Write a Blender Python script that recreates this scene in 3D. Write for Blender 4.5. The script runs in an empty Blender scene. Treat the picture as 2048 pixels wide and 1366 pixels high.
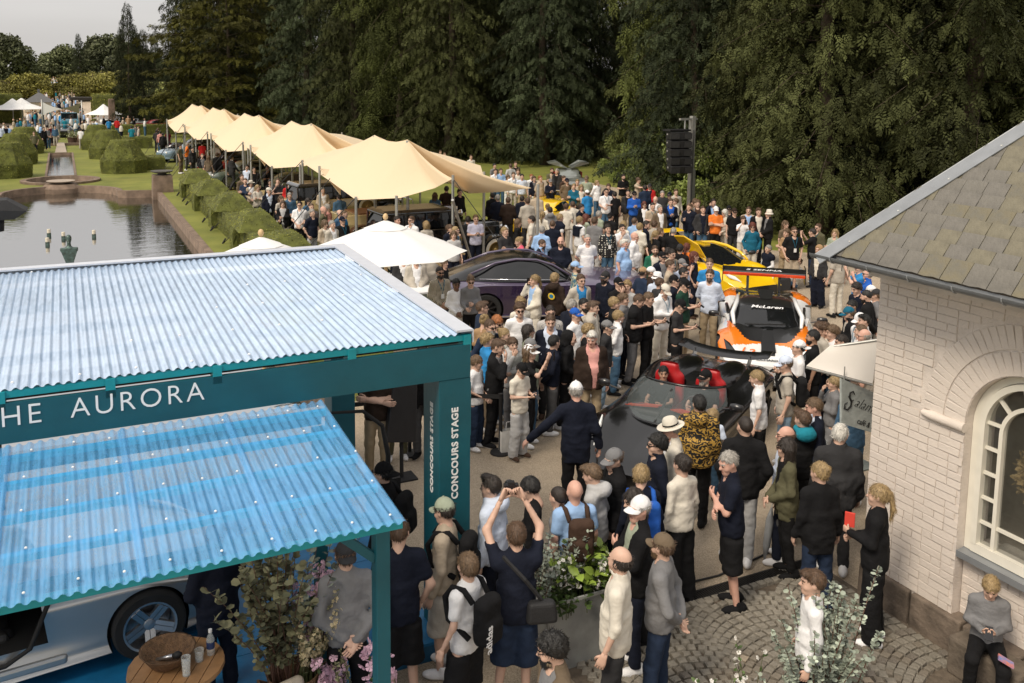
import bpy, bmesh, math, random
import numpy as np
from mathutils import Vector, Matrix, Euler
random.seed(7); rng = np.random.default_rng(7)
sc = bpy.context.scene; col = sc.collection
PI = math.pi
# ------------------------------------------------------------------ camera
CAMH = 5.8
RC = np.array([[0.8977,-0.0455,0.4382],[-0.4405,-0.1166,0.8902],[0.0106,-0.9921,-0.1247]])
_u,_s,_v = np.linalg.svd(RC); RC = _u@_v          # world = RC @ (right, down, forward)
PPX, PPY, FPX = 1024.0, 388.7, 1823.0             # principal point and focal length for a 2048 x 1366 frame
cam_d = bpy.data.cameras.new('camera'); cam = bpy.data.objects.new('camera', cam_d); col.objects.link(cam)
cam.matrix_world = Matrix(((RC[0,0],-RC[0,1],-RC[0,2],0),(RC[1,0],-RC[1,1],-RC[1,2],0),(RC[2,0],-RC[2,1],-RC[2,2],CAMH),(0,0,0,1)))
cam_d.sensor_fit = 'HORIZONTAL'; cam_d.sensor_width = 36; cam_d.lens = FPX/2048*36
cam_d.shift_y = (PPY-683)/2048; cam_d.clip_start = .1; cam_d.clip_end = 4000
sc.camera = cam
# ------------------------------------------------------------------ sky, sun, exposure
SUN_EL, SUN_AZ = math.radians(50), math.radians(246)   # azimuth: direction the light comes from, clockwise from +Y
W = bpy.data.worlds.new('World'); sc.world = W; W.use_nodes = True
nt = W.node_tree; nt.nodes.clear()
_o = nt.nodes.new('ShaderNodeOutputWorld'); _b = nt.nodes.new('ShaderNodeBackground')
_k = nt.nodes.new('ShaderNodeTexSky'); _k.sky_type = 'NISHITA'; _k.sun_disc = False
_k.sun_elevation = SUN_EL; _k.sun_rotation = SUN_AZ; _k.dust_density = 3; _k.air_density = 1
_mx = nt.nodes.new('ShaderNodeMix'); _mx.data_type = 'RGBA'; _mx.inputs[0].default_value = .88
_tc = nt.nodes.new('ShaderNodeTexCoord'); _mp = nt.nodes.new('ShaderNodeMapping'); _mp.inputs['Scale'].default_value = (1,1,7)
_nz = nt.nodes.new('ShaderNodeTexNoise'); _nz.inputs['Scale'].default_value = 1.6; _nz.inputs['Detail'].default_value = 5
_cr = nt.nodes.new('ShaderNodeMapRange'); _cr.inputs[1].default_value=.3; _cr.inputs[2].default_value=.75; _cr.inputs[3].default_value=.90; _cr.inputs[4].default_value=1.10
# an overcast dome: brighter overhead than at the horizon
_sx = nt.nodes.new('ShaderNodeSeparateXYZ'); _el = nt.nodes.new('ShaderNodeMapRange'); _el.inputs[3].default_value=4.7; _el.inputs[4].default_value=9.6
_c0 = nt.nodes.new('ShaderNodeMath'); _c0.operation='MULTIPLY'; _c1 = nt.nodes.new('ShaderNodeVectorMath'); _c1.operation='SCALE'; _c1.inputs[0].default_value=(1.025,.985,.955)
_L = nt.links.new
_L(_tc.outputs['Generated'], _mp.inputs[0]); _L(_mp.outputs[0], _nz.inputs['Vector']); _L(_nz.outputs['Fac'], _cr.inputs[0]); _L(_tc.outputs['Generated'], _sx.inputs[0]); _L(_sx.outputs['Z'], _el.inputs[0])
_L(_cr.outputs[0], _c0.inputs[0]); _L(_el.outputs[0], _c0.inputs[1]); _L(_c0.outputs[0], _c1.inputs['Scale']); _L(_k.outputs[0], _mx.inputs[6]); _L(_c1.outputs[0], _mx.inputs[7])
_L(_mx.outputs[2], _b.inputs[0]); _b.inputs[1].default_value = .068; _L(_b.outputs[0], _o.inputs[0])
sl = bpy.data.lights.new('sun', 'SUN'); sl.energy = 1.5; sl.angle = math.radians(18); sl.color = (1,.88,.72)
so = bpy.data.objects.new('sun', sl); col.objects.link(so)
_sd = Vector((math.sin(SUN_AZ)*math.cos(SUN_EL), math.cos(SUN_AZ)*math.cos(SUN_EL), math.sin(SUN_EL)))
so.rotation_euler = _sd.to_track_quat('Z','Y').to_euler()
sc.view_settings.view_transform = 'Standard'; sc.view_settings.look = 'None'; sc.view_settings.gamma = 1
sc.view_settings.use_curve_mapping = False; sc.view_settings.exposure = .98
sc.render.engine = 'CYCLES'; sc.cycles.max_bounces = 8; sc.cycles.transparent_max_bounces = 16
# ------------------------------------------------------------------ pixel -> point on a plane of the place
def ray(px, py): return RC@np.array([px-PPX, py-PPY, FPX])
def at(px, py, z=0):
    r = ray(px,py); t = (z-CAMH)/r[2]; return Vector((r[0]*t, r[1]*t, z))
def onX(px, py, X):
    r = ray(px,py); t = X/r[0]; return Vector((X, r[1]*t, CAMH+r[2]*t))
def onY(px, py, Y):
    r = ray(px,py); t = Y/r[1]; return Vector((r[0]*t, Y, CAMH+r[2]*t))
# ------------------------------------------------------------------ materials
MATS = {}
def M(name, color, rough=.6, metal=0, var=.12, nscale=9., bump=0., bscale=60., coat=0, spec=.5, trans=0, attr=None, alpha=1, color2=None, coord='Object', sheen=0, stretch=None):
    if name in MATS: return MATS[name]
    m = bpy.data.materials.new(name); m.use_nodes = True; t = m.node_tree; N = t.nodes; L = t.links
    p = N['Principled BSDF']; p.inputs['Roughness'].default_value = rough; p.inputs['Metallic'].default_value = metal
    p.inputs['Coat Weight'].default_value = coat; p.inputs['Coat Roughness'].default_value = .05
    p.inputs['Specular IOR Level'].default_value = spec; p.inputs['Transmission Weight'].default_value = trans
    p.inputs['Alpha'].default_value = alpha; p.inputs['Sheen Weight'].default_value = sheen
    c = tuple(color)+(1,)
    tc = N.new('ShaderNodeTexCoord')
    if var > 0 or color2:
        n = N.new('ShaderNodeTexNoise'); n.inputs['Scale'].default_value = nscale; n.inputs['Detail'].default_value = 5
        if stretch:
            mp = N.new('ShaderNodeMapping'); mp.inputs['Scale'].default_value = stretch; L.new(tc.outputs[coord], mp.inputs[0]); L.new(mp.outputs[0], n.inputs['Vector'])
        else: L.new(tc.outputs[coord], n.inputs['Vector'])
        r = N.new('ShaderNodeValToRGB'); r.color_ramp.elements[0].position = .3; r.color_ramp.elements[1].position = .7
        if color2: a, b = c, tuple(color2)+(1,)
        else: a = tuple(x*(1-var) for x in color)+(1,); b = tuple(min(1,x*(1+var)) for x in color)+(1,)
        r.color_ramp.elements[0].color = a; r.color_ramp.elements[1].color = b
        L.new(n.outputs['Fac'], r.inputs[0]); out = r.outputs[0]
    else:
        rg = N.new('ShaderNodeRGB'); rg.outputs[0].default_value = c; out = rg.outputs[0]
    if attr:
        a = N.new('ShaderNodeAttribute'); a.attribute_name = attr
        mr = N.new('ShaderNodeMapRange'); mr.inputs[3].default_value = .5; mr.inputs[4].default_value = 1.6; L.new(a.outputs['Fac'], mr.inputs[0])
        mm = N.new('ShaderNodeMix'); mm.data_type = 'RGBA'; mm.blend_type = 'MULTIPLY'; mm.inputs[0].default_value = 1
        L.new(out, mm.inputs[6]); L.new(mr.outputs[0], mm.inputs[7]); out = mm.outputs[2]
    if attr:
        oi = N.new('ShaderNodeObjectInfo'); m2 = N.new('ShaderNodeMapRange'); m2.inputs[3].default_value = .72; m2.inputs[4].default_value = 1.28; L.new(oi.outputs['Random'], m2.inputs[0])
        m3 = N.new('ShaderNodeMix'); m3.data_type = 'RGBA'; m3.blend_type = 'MULTIPLY'; m3.inputs[0].default_value = 1; L.new(out, m3.inputs[6]); L.new(m2.outputs[0], m3.inputs[7]); out = m3.outputs[2]
    L.new(out, p.inputs['Base Color'])
    if bump:
        n2 = N.new('ShaderNodeTexNoise'); n2.inputs['Scale'].default_value = bscale; n2.inputs['Detail'].default_value = 4
        L.new(tc.outputs[coord], n2.inputs['Vector'])
        bp = N.new('ShaderNodeBump'); bp.inputs['Strength'].default_value = bump; bp.inputs['Distance'].default_value = .02
        L.new(n2.outputs['Fac'], bp.inputs['Height']); L.new(bp.outputs[0], p.inputs['Normal'])
    MATS[name] = m; return m
# ------------------------------------------------------------------ mesh helpers
def mesh_from(name, V, F, mats=(), mi=None, smooth=False, tone=None):
    """V (n,3); F list of (k,3|4) int arrays"""
    me = bpy.data.meshes.new(name); V = np.asarray(V, np.float32)
    F = [np.asarray(f, np.int32) for f in F if len(f)]
    nl = sum(f.size for f in F); npoly = sum(len(f) for f in F)
    me.vertices.add(len(V)); me.vertices.foreach_set('co', V.ravel())
    me.loops.add(nl); me.loops.foreach_set('vertex_index', np.concatenate([f.ravel() for f in F]))
    tot = np.concatenate([np.full(len(f), f.shape[1], np.int32) for f in F])
    st = np.concatenate(([0], np.cumsum(tot)[:-1])).astype(np.int32)
    me.polygons.add(npoly); me.polygons.foreach_set('loop_start', st); me.polygons.foreach_set('loop_total', tot)
    for m in mats: me.materials.append(m)
    if mi is not None: me.polygons.foreach_set('material_index', np.asarray(mi, np.int32))
    if smooth: me.polygons.foreach_set('use_smooth', np.ones(npoly, bool))
    if tone is not None:
        a = me.attributes.new('tone', 'FLOAT', 'FACE'); a.data.foreach_set('value', np.asarray(tone, np.float32))
    me.update(calc_edges=True); me.validate(); return me
def ob(name, me, parent=None, loc=None, rot=None, mat=None):
    o = bpy.data.objects.new(name, me); col.objects.link(o)
    if parent is not None: o.parent = parent
    if mat is not None: o.matrix_basis = mat
    if loc is not None: o.location = loc
    if rot is not None: o.rotation_euler = rot
    return o
def tag(o, label=None, cat=None, group=None, kind=None):
    if label: o['label'] = label
    if cat: o['category'] = cat
    if group: o['group'] = group
    if kind: o['kind'] = kind
    return o
def thing(name, label, cat, loc=(0,0,0), rz=0, group=None):
    o = bpy.data.objects.new(name, None); col.objects.link(o); o.location = loc; o.rotation_euler = (0,0,rz)
    o.empty_display_size = .2
    return tag(o, label, cat, group)
class MB:
    def __init__(s): s.v=[]; s.f=[]; s.m=[]
    def add(s, vs, fs, m=0):
        b=len(s.v); s.v += [tuple(v) for v in vs]
        for f in fs: s.f.append(tuple(b+i for i in f)); s.m.append(m)
        return s
    def box(s, c, d, m=0, rot=None, taper=1., skew=(0,0)):
        x,y,z = d[0]/2,d[1]/2,d[2]/2
        vs=[Vector((sx*x*(taper if k else 1)+(skew[0] if k else 0), sy*y*(taper if k else 1)+(skew[1] if k else 0), z if k else -z)) for k in (0,1) for sx,sy in ((-1,-1),(1,-1),(1,1),(-1,1))]
        if rot is not None:
            R = rot if isinstance(rot, Matrix) else Euler(rot).to_matrix(); vs=[R@v for v in vs]
        c=Vector(c); vs=[v+c for v in vs]
        return s.add(vs, [(3,2,1,0),(4,5,6,7),(0,1,5,4),(1,2,6,5),(2,3,7,6),(3,0,4,7)], m)
    def bar(s, a, b, w, h, m=0, up=(0,0,1)):
        a=Vector(a); b=Vector(b); d=(b-a); L=d.length; d.normalize(); u=Vector(up); x=d.cross(u)
        if x.length<1e-4: x=d.cross(Vector((0,1,0)))
        x.normalize(); u=x.cross(d)
        vs=[p+x*sx*w/2+u*sz*h/2 for p in (a,b) for sx,sz in ((-1,-1),(1,-1),(1,1),(-1,1))]
        return s.add(vs, [(3,2,1,0),(4,5,6,7),(0,1,5,4),(1,2,6,5),(2,3,7,6),(3,0,4,7)], m)
    def tube(s, pts, r, n=8, m=0, closed=False, cap=True):
        pts=[Vector(p) for p in pts]; k=len(pts); rs = r if hasattr(r,'__len__') else [r]*k
        vs=[]; prev=None
        for i,p in enumerate(pts):
            if closed: d=pts[(i+1)%k]-pts[i-1]
            else: d=pts[min(i+1,k-1)]-pts[max(i-1,0)]
            d.normalize()
            if prev is None:
                u=Vector((0,0,1)) if abs(d.z)<.9 else Vector((1,0,0)); x=d.cross(u).normalized()
            else: x=(prev-d*prev.dot(d)).normalized()
            prev=x; y=d.cross(x)
            for j in range(n):
                a=2*PI*j/n; vs.append(p+(x*math.cos(a)+y*math.sin(a))*rs[i])
        fs=[]
        for i in range(k if closed else k-1):
            i2=(i+1)%k
            for j in range(n): fs.append((i*n+j, i*n+(j+1)%n, i2*n+(j+1)%n, i2*n+j))
        if cap and not closed: fs.append(tuple(range(n-1,-1,-1))); fs.append(tuple((k-1)*n+j for j in range(n)))
        return s.add(vs, fs, m)
    def lathe(s, prof, n=24, c=(0,0,0), m=0, cap=True):
        c=Vector(c); vs=[c+Vector((r*math.cos(2*PI*j/n), r*math.sin(2*PI*j/n), z)) for r,z in prof for j in range(n)]
        fs=[(i*n+j,i*n+(j+1)%n,(i+1)*n+(j+1)%n,(i+1)*n+j) for i in range(len(prof)-1) for j in range(n)]
        if cap:
            fs.append(tuple(range(n-1,-1,-1))); fs.append(tuple((len(prof)-1)*n+j for j in range(n)))
        return s.add(vs, fs, m)
    def prism(s, pts, vec, m=0):
        n=len(pts); pts=[Vector(p) for p in pts]; vec=Vector(vec)
        vs=pts+[p+vec for p in pts]
        fs=[tuple(range(n-1,-1,-1)), tuple(range(n,2*n))]+[(i,(i+1)%n,n+(i+1)%n,n+i) for i in range(n)]
        return s.add(vs, fs, m)
    def loft(s, rings, m=0, closed=True, cap=True):
        n=len(rings[0]); vs=[p for r in rings for p in r]; fs=[]
        for i in range(len(rings)-1):
            for j in range(n if closed else n-1):
                fs.append((i*n+j,i*n+(j+1)%n,(i+1)*n+(j+1)%n,(i+1)*n+j))
        if cap and closed: fs.append(tuple(range(n-1,-1,-1))); fs.append(tuple((len(rings)-1)*n+j for j in range(n)))
        return s.add(vs, fs, m)
    def xf(s, Mx, start=0):
        s.v[start:] = [tuple(Mx@Vector(v)) for v in s.v[start:]]; return s
    def mesh(s, name, mats, smooth=False, angle=None):
        me=bpy.data.meshes.new(name); me.from_pydata(s.v, [], s.f)
        if not isinstance(mats,(list,tuple)): mats=[mats]
        for m in mats: me.materials.append(m)
        me.polygons.foreach_set('material_index', s.m)
        bm=bmesh.new(); bm.from_mesh(me); bmesh.ops.recalc_face_normals(bm, faces=bm.faces); bm.to_mesh(me); bm.free()
        if smooth:
            me.polygons.foreach_set('use_smooth', [True]*len(me.polygons))
            if angle: me.set_sharp_from_angle(angle=math.radians(angle))
        me.update(); return me
    def build(s, name, mats, parent=None, smooth=False, angle=None, **k):
        return ob(name, s.mesh(name, mats, smooth, angle), parent, **k)
def bevel(o, w=.01, seg=2):
    m=o.modifiers.new('bevel','BEVEL'); m.width=w; m.segments=seg; m.limit_method='ANGLE'; return o
def text_mesh(name, body, size, mat, extrude=.002, align='LEFT', shear=0, spacing=1., offset=0.):
    c=bpy.data.curves.new(name,'FONT'); c.body=body; c.size=size; c.extrude=extrude; c.align_x=align; c.shear=shear; c.space_character=spacing; c.offset=offset
    c.resolution_u=4
    o=bpy.data.objects.new(name,c); col.objects.link(o)
    dg=bpy.context.evaluated_depsgraph_get(); dg.update()
    me=bpy.data.meshes.new_from_object(o.evaluated_get(dg)); bpy.data.objects.remove(o); bpy.data.curves.remove(c)
    me.materials.clear(); me.materials.append(mat); me.name=name; return me
def frame(o, x, y, z):
    x=Vector(x); y=Vector(y); z=Vector(z); o=Vector(o)
    return Matrix(((x.x,y.x,z.x,o.x),(x.y,y.y,z.y,o.y),(x.z,y.z,z.z,o.z),(0,0,0,1)))
# ------------------------------------------------------------------ implicit surfaces (numpy surface nets)
def snets(fn, lo, hi, h):
    lo=np.array(lo,np.float32); n=np.ceil((np.array(hi)-lo)/h).astype(int)+1
    ax=[lo[i]+h*np.arange(n[i],dtype=np.float32) for i in range(3)]
    P=np.stack(np.meshgrid(*ax,indexing='ij'),-1); F=fn(P).astype(np.float32)
    F=np.where(np.abs(F)<1e-6,1e-6,F)
    c=tuple(n-1); acc=np.zeros(c+(3,),np.float32); cnt=np.zeros(c,np.int32)
    S=lambda o: F[o[0]:o[0]+c[0],o[1]:o[1]+c[1],o[2]:o[2]+c[2]]
    for a in ((0,0,0),(1,0,0),(0,1,0),(1,1,0),(0,0,1),(1,0,1),(0,1,1),(1,1,1)):
        for k in range(3):
            if a[k]: continue
            b=list(a); b[k]=1; fa=S(a); fb=S(b); cr=(fa<0)!=(fb<0)
            t=np.where(cr,fa/np.where(cr,fa-fb,1),0)
            cnt+=cr
            for q in range(3): acc[...,q]+=np.where(cr,a[q]+(t if q==k else 0),0)
    act=cnt>0; idx=np.full(c,-1,np.int64); idx[act]=np.arange(act.sum())
    cell=np.argwhere(act); V=(cell+acc[act]/cnt[act][:,None])*h+lo
    Q=[]
    for k in range(3):
        sl0=[slice(None)]*3; sl1=[slice(None)]*3
        sl0[k]=slice(0,n[k]-1); sl1[k]=slice(1,n[k])
        a=F[tuple(sl0)]<0; b=F[tuple(sl1)]<0
        i1,i2=(k+1)%3,(k+2)%3
        e=np.argwhere(a!=b); e=e[(e[:,i1]>0)&(e[:,i2]>0)&(e[:,i1]<n[i1]-1)&(e[:,i2]<n[i2]-1)]
        fl=a[tuple(e.T)]
        def g(d1,d2):
            q=e.copy(); q[:,i1]-=d1; q[:,i2]-=d2; return idx[tuple(q.T)]
        q=np.stack([g(1,1),g(0,1),g(0,0),g(1,0)],1)
        q[~fl]=q[~fl][:,::-1]; Q.append(q)
    return V, np.concatenate(Q)
def sm(a,b,k): 
    h=np.maximum(k-np.abs(a-b),0)/k; return np.minimum(a,b)-h*h*k*.25
def smx(a,b,k): return -sm(-a,-b,k)
def cap_(P,a,b,r1,r2):
    a=np.array(a,np.float32); b=np.array(b,np.float32); ba=b-a; pa=P-a
    h=np.clip((pa@ba)/max(1e-9,float(ba@ba)),0,1); return np.linalg.norm(pa-h[...,None]*ba,axis=-1)-(r1+(r2-r1)*h)
def ell(P,c,r):
    p=P-np.array(c,np.float32); r=np.array(r,np.float32); k0=np.linalg.norm(p/r,axis=-1); k1=np.linalg.norm(p/(r*r),axis=-1)
    return k0*(k0-1)/np.maximum(k1,1e-6)
def rbox(P,c,hs,r):
    q=np.abs(P-np.array(c,np.float32))-(np.array(hs,np.float32)-r)
    return np.linalg.norm(np.maximum(q,0),axis=-1)+np.minimum(q.max(-1),0)-r
def wob(P,s,seed=0):
    x,y,z=P[...,0]*s,P[...,1]*s,P[...,2]*s
    return (np.sin(x*1.7+1.3*np.sin(z*.9+seed)+seed)*np.sin(z*1.3+1.1*np.sin(y*1.2+seed*2))+np.sin(y*1.9+z*1.1+seed*3)*np.sin(x*1.1-z*.7))*.5
# ================================================================== GROUND, WATER
from mathutils.geometry import tessellate_polygon
def sheet(name, loops, z, mat, kind='structure', parent=None):
    pts=[Vector((x,y,0)) for L in loops for x,y in L]
    tr=tessellate_polygon([[Vector((x,y,0)) for x,y in L] for L in loops])
    b=MB(); b.add([(p.x,p.y,z) for p in pts], [tuple(t) for t in tr])
    me=b.mesh(name, mat)
    if me.polygons[0].normal.z<0: me.flip_normals()
    o=ob(name, me, parent)
    if kind: o['kind']=kind
    return o
grass_m = M('lawn grass',(.13,.15,.02),.9,var=.3,nscale=.8,bump=.6,bscale=30,color2=(.20,.205,.034))
gravel_m = M('gravel',(.25,.20,.142),.95,nscale=90,bump=1,bscale=150,color2=(.62,.51,.38))
def arc(cx,cy,r,a0,a1,n): return [(cx+r*math.cos(a0+(a1-a0)*i/n), cy+r*math.sin(a0+(a1-a0)*i/n)) for i in range(n+1)]
AX=-.27
pond_loop=[(4.06,15),(4.06,49.4),(2.7,49.6)]+arc(AX,50.3,2.6,-.15,PI+.15,18)+[(-3.2,49.6),(-4.6,49.4),(-4.6,15)]
canal_loop=[(AX+.72,58.6),(AX+.72,76),(AX-.72,76),(AX-.72,58.6)]
basin_loop=arc(AX,55.6,1.7,0,2*PI*23/24,23)
big=[(-1500,-60),(1500,-60),(1500,2500),(-1500,2500)]
sheet('lawn',[big,pond_loop[::-1],canal_loop[::-1],basin_loop[::-1]],0,grass_m)
sheet('gravel_yard',[[(-9,-8),(26,-8),(26,19),(23.5,22.5),(21,25),(22,28),(27,38),(27,46),(24,47),(20,36),(15,32),(9,26),(6.6,22),(5.8,15.5),(-9,15.5)]],.004,gravel_m)
sheet('gravel_path',[[(6.3,24),(9,26),(15,32),(20,36),(15,70),(13,112),(7.5,112),(8,70),(7.0,40)]],.003,grass_m)
sheet('garden_path',[[(-22,101),(26,98),(26,128),(-22,128)]],.004,gravel_m)
def patches(m,scale,lo,hi):
    t=m.node_tree; p=t.nodes['Principled BSDF']; s=p.inputs['Base Color'].links[0].from_socket; n=t.nodes.new('ShaderNodeTexNoise'); n.inputs['Scale'].default_value=scale; n.inputs['Detail'].default_value=6; n.inputs['Roughness'].default_value=.6
    tc=t.nodes.new('ShaderNodeTexCoord'); r=t.nodes.new('ShaderNodeMapRange'); r.inputs[1].default_value=.35; r.inputs[2].default_value=.65; r.inputs[3].default_value=lo; r.inputs[4].default_value=hi
    x=t.nodes.new('ShaderNodeMix'); x.data_type='RGBA'; x.blend_type='MULTIPLY'; x.inputs[0].default_value=1; L=t.links
    L.new(tc.outputs['Object'],n.inputs['Vector']); L.new(n.outputs['Fac'],r.inputs[0]); L.new(s,x.inputs[6]); L.new(r.outputs[0],x.inputs[7]); L.new(x.outputs[2],p.inputs['Base Color'])
patches(gravel_m,.55,.8,1.12); patches(grass_m,.22,.8,1.12)
wat=bpy.data.materials.new('pond water'); wat.use_nodes=True
_p=wat.node_tree.nodes['Principled BSDF']; _p.inputs['Base Color'].default_value=(.012,.012,.008,1); _p.inputs['Roughness'].default_value=.04; _p.inputs['IOR'].default_value=4.2; _p.inputs['Specular IOR Level'].default_value=.9
_n=wat.node_tree.nodes.new('ShaderNodeTexNoise'); _n.inputs['Scale'].default_value=1.6; _n.inputs['Detail'].default_value=3
_t=wat.node_tree.nodes.new('ShaderNodeTexCoord'); _m2=wat.node_tree.nodes.new('ShaderNodeMapping'); _m2.inputs['Scale'].default_value=(.7,2.2,1)
_bp=wat.node_tree.nodes.new('ShaderNodeBump'); _bp.inputs['Strength'].default_value=.07; _bp.inputs['Distance'].default_value=.1
wat.node_tree.links.new(_t.outputs['Object'],_m2.inputs[0]); wat.node_tree.links.new(_m2.outputs[0],_n.inputs['Vector']); wat.node_tree.links.new(_n.outputs['Fac'],_bp.inputs['Height']); wat.node_tree.links.new(_bp.outputs[0],_p.inputs['Normal'])
sheet('pond_water',[[(4.2,14.8),(4.2,54),(-4.8,54),(-4.8,14.8)]],-.34,wat)
sheet('canal_water',[[(AX+1.8,53),(AX+1.8,77),(AX-1.8,77),(AX-1.8,53)]],-.16,wat)
stone_m=M('wet edging stone',(.17,.12,.085),.8,var=.35,nscale=3,bump=.5,bscale=18)
def rim(name, loop, zt, zb, w, closed=True):
    """a coping ring round a basin: inner wall + flat top, w outwards"""
    n=len(loop); P=[Vector((x,y,0)) for x,y in loop]; c=sum(P,Vector())/n; b=MB(); rings=[]
    for i in range(n):
        d=(P[(i+1)%n]-P[i-1]); nn=Vector((d.y,-d.x,0)).normalized()
        if nn.dot(P[i]-c)<0: nn=-nn
        p=P[i]; q=p+nn*w
        rings.append([(p.x,p.y,zb),(p.x,p.y,zt),(q.x,q.y,zt),(q.x,q.y,zb)])
    if closed: rings.append(rings[0])
    b.loft(rings, cap=False); o=b.build(name, stone_m); o['kind']='structure'; return o
rim('pond_edge',pond_loop,.03,-.7,.22); rim('canal_edge',canal_loop,.03,-.6,.12); rim('basin_edge',basin_loop,.12,-.6,.3)
sheet('pond_bed',[[(4.6,14.6),(4.6,54.5),(-5.1,54.5),(-5.1,14.6)]],-.75,stone_m)
# lily fountain bowl in the basin, urn pedestal on the pond corner
t=thing('fountain_bowl','shallow brown stone bowl at the pond end of the little canal','fountain',(AX,53.3,-.34))
b=MB(); b.lathe([(.9,0),(.95,.25),(.75,.45),(.2,.5)],20); b.build('base',stone_m,t,True,40)
b=MB(); b.lathe([(.2,.5),(.6,.55),(.7,.62),(.62,.62),(.1,.56)],20); b.build('bowl',M('pale stone',(.36,.3,.24),.8,bump=.3),t,True,40)
t=thing('stone_urn','stone urn on a square pier at the far right corner of the pond','urn',(4.35,48.9,0))
b=MB(); b.box((0,0,.2),(1.0,1.0,1.3),taper=.9); b.build('pier',stone_m,t)
b=MB(); b.lathe([(.25,.85),(.2,.92),(.5,1.0),(.55,1.06),(.45,1.06),(.1,.98)],20); b.build('bowl',M('dark bronze',(.07,.065,.055),.6),t,True,40)
# bust statue and floating jars in the pond
bronze=M('green bronze',(.05,.06,.05),.45,metal=.6,var=.5,nscale=6,bump=.4,bscale=20,color2=(.12,.19,.17))
t=thing('bust_statue','bronze head and shoulders bust rising from the dark pond','statue',(-.02,29.8,-.34)); t.scale=(.62,.62,.62); t.location.y=32
V,Q=snets(lambda P: sm(sm(ell(P,(0,0,1.55),(.14,.17,.2)),cap_(P,(0,.03,1.1),(0,0,1.45),.1,.085),.08),rbox(P,(0,0,.97),(.42,.16,.10),.06),.18),(-.6,-.35,.75),(.6,.35,1.85),.03)
ob('bust',mesh_from('bust',V,[Q],[bronze],smooth=True),t)
b=MB(); b.loft([[(-.16,-.1,-.2),(.16,-.1,-.2),(.16,.1,-.2),(-.16,.1,-.2)],[(-.2,-.12,.35),(.2,-.12,.35),(.2,.12,.35),(-.2,.12,.35)],[(-.42,-.16,1.02),(.42,-.16,1.02),(.42,.16,1.02),(-.42,.16,1.02)]]); b.build('plinth',bronze,t)
jar=None
for i,(px,py,lab) in enumerate([(98,470,'small cream float on the pond left of the bust, the farther of a pair'),(95,488,'small cream float nearest the left pond side, the nearer of a pair'),(127,476,'small cream float on the pond just behind the bust head'),(188,472,'small cream float on the pond far right of the bust')]):
    p=at(px,py,-.30)
    t=thing('pond_float',lab,'float',(p.x,p.y,-.34),0,'floats on the pond'); t.scale=(.75,.75,.75)
    b=MB(); b.lathe([(.09,-.12),(.1,0),(.1,.16)],12); b.build('base',bronze,t)
    b=MB(); b.lathe([(.085,.16),(.085,.34),(.07,.36)],12); b.build('lantern',M('cream wax',(.55,.5,.4),.6),t)
# ================================================================== FOLIAGE TOOLS
def rot_mats(n, up=None, tilt=.5):
    """random rotation matrices (n,3,3)"""
    q=rng.normal(size=(n,4)); q/=np.linalg.norm(q,axis=1)[:,None]; w,x,y,z=q.T
    return np.stack([1-2*(y*y+z*z),2*(x*y-z*w),2*(x*z+y*w),2*(x*y+z*w),1-2*(x*x+z*z),2*(y*z-x*w),2*(x*z-y*w),2*(y*z+x*w),1-2*(x*x+y*y)],1).reshape(-1,3,3)
def dir_mats(D, roll):
    """matrices whose local +X is D, local +Z near world up, rolled"""
    D=D/np.linalg.norm(D,axis=1)[:,None]; up=np.array([0,0,1.]); S=np.cross(up,D); S/=np.maximum(np.linalg.norm(S,axis=1),1e-6)[:,None]
    U=np.cross(D,S); c=np.cos(roll)[:,None]; s=np.sin(roll)[:,None]; S2=S*c+U*s; U2=U*c-S*s
    return np.stack([D,S2,U2],2)
def scatter(Vb,Fb,P,R,s):
    V=np.einsum('nij,vj->nvi',R,Vb)*np.asarray(s)[:,None,None]+P[:,None,:]
    n,v=len(P),len(Vb); F=(Fb[None]+(np.arange(n)*v)[:,None,None]).reshape(-1,Fb.shape[1])
    return V.reshape(-1,3),F
def frond(nl, wid, droop, leaf, seed):
    """a flat spray along +X with alternate leaflets and a drooping tip, length 1"""
    r=np.random.default_rng(seed); V=[];F=[]
    def pt(t): return np.array([t*(1-.25*droop*t), 0, -droop*t*t])
    for i in range(nl):
        t=(i+.7)/nl; sgn=1 if i%2 else -1; L=wid*(1-.55*abs(t-.35)*1.3)*r.uniform(.75,1.2); b=pt(t*.92)
        d=np.array([.62+.2*t, sgn*(.85-.35*t), -.15-.5*droop*t+r.uniform(-.25,.25)]); d/=np.linalg.norm(d); sd=np.array([-d[1],d[0],r.uniform(-.5,.5)]); sd/=np.linalg.norm(sd)
        k=len(V); w=leaf*r.uniform(.8,1.25)
        V+= [b, b+d*L*.45+sd*w, b+d*L, b+d*L*.45-sd*w]; F.append((k,k+1,k+2,k+3))
    k=len(V); b=pt(.75); e=pt(1.05); V+=[b,(b+e)/2+[0,leaf,0],e,(b+e)/2-[0,leaf,0]]; F.append((k,k+1,k+2,k+3))
    return np.array(V),np.array(F)
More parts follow.
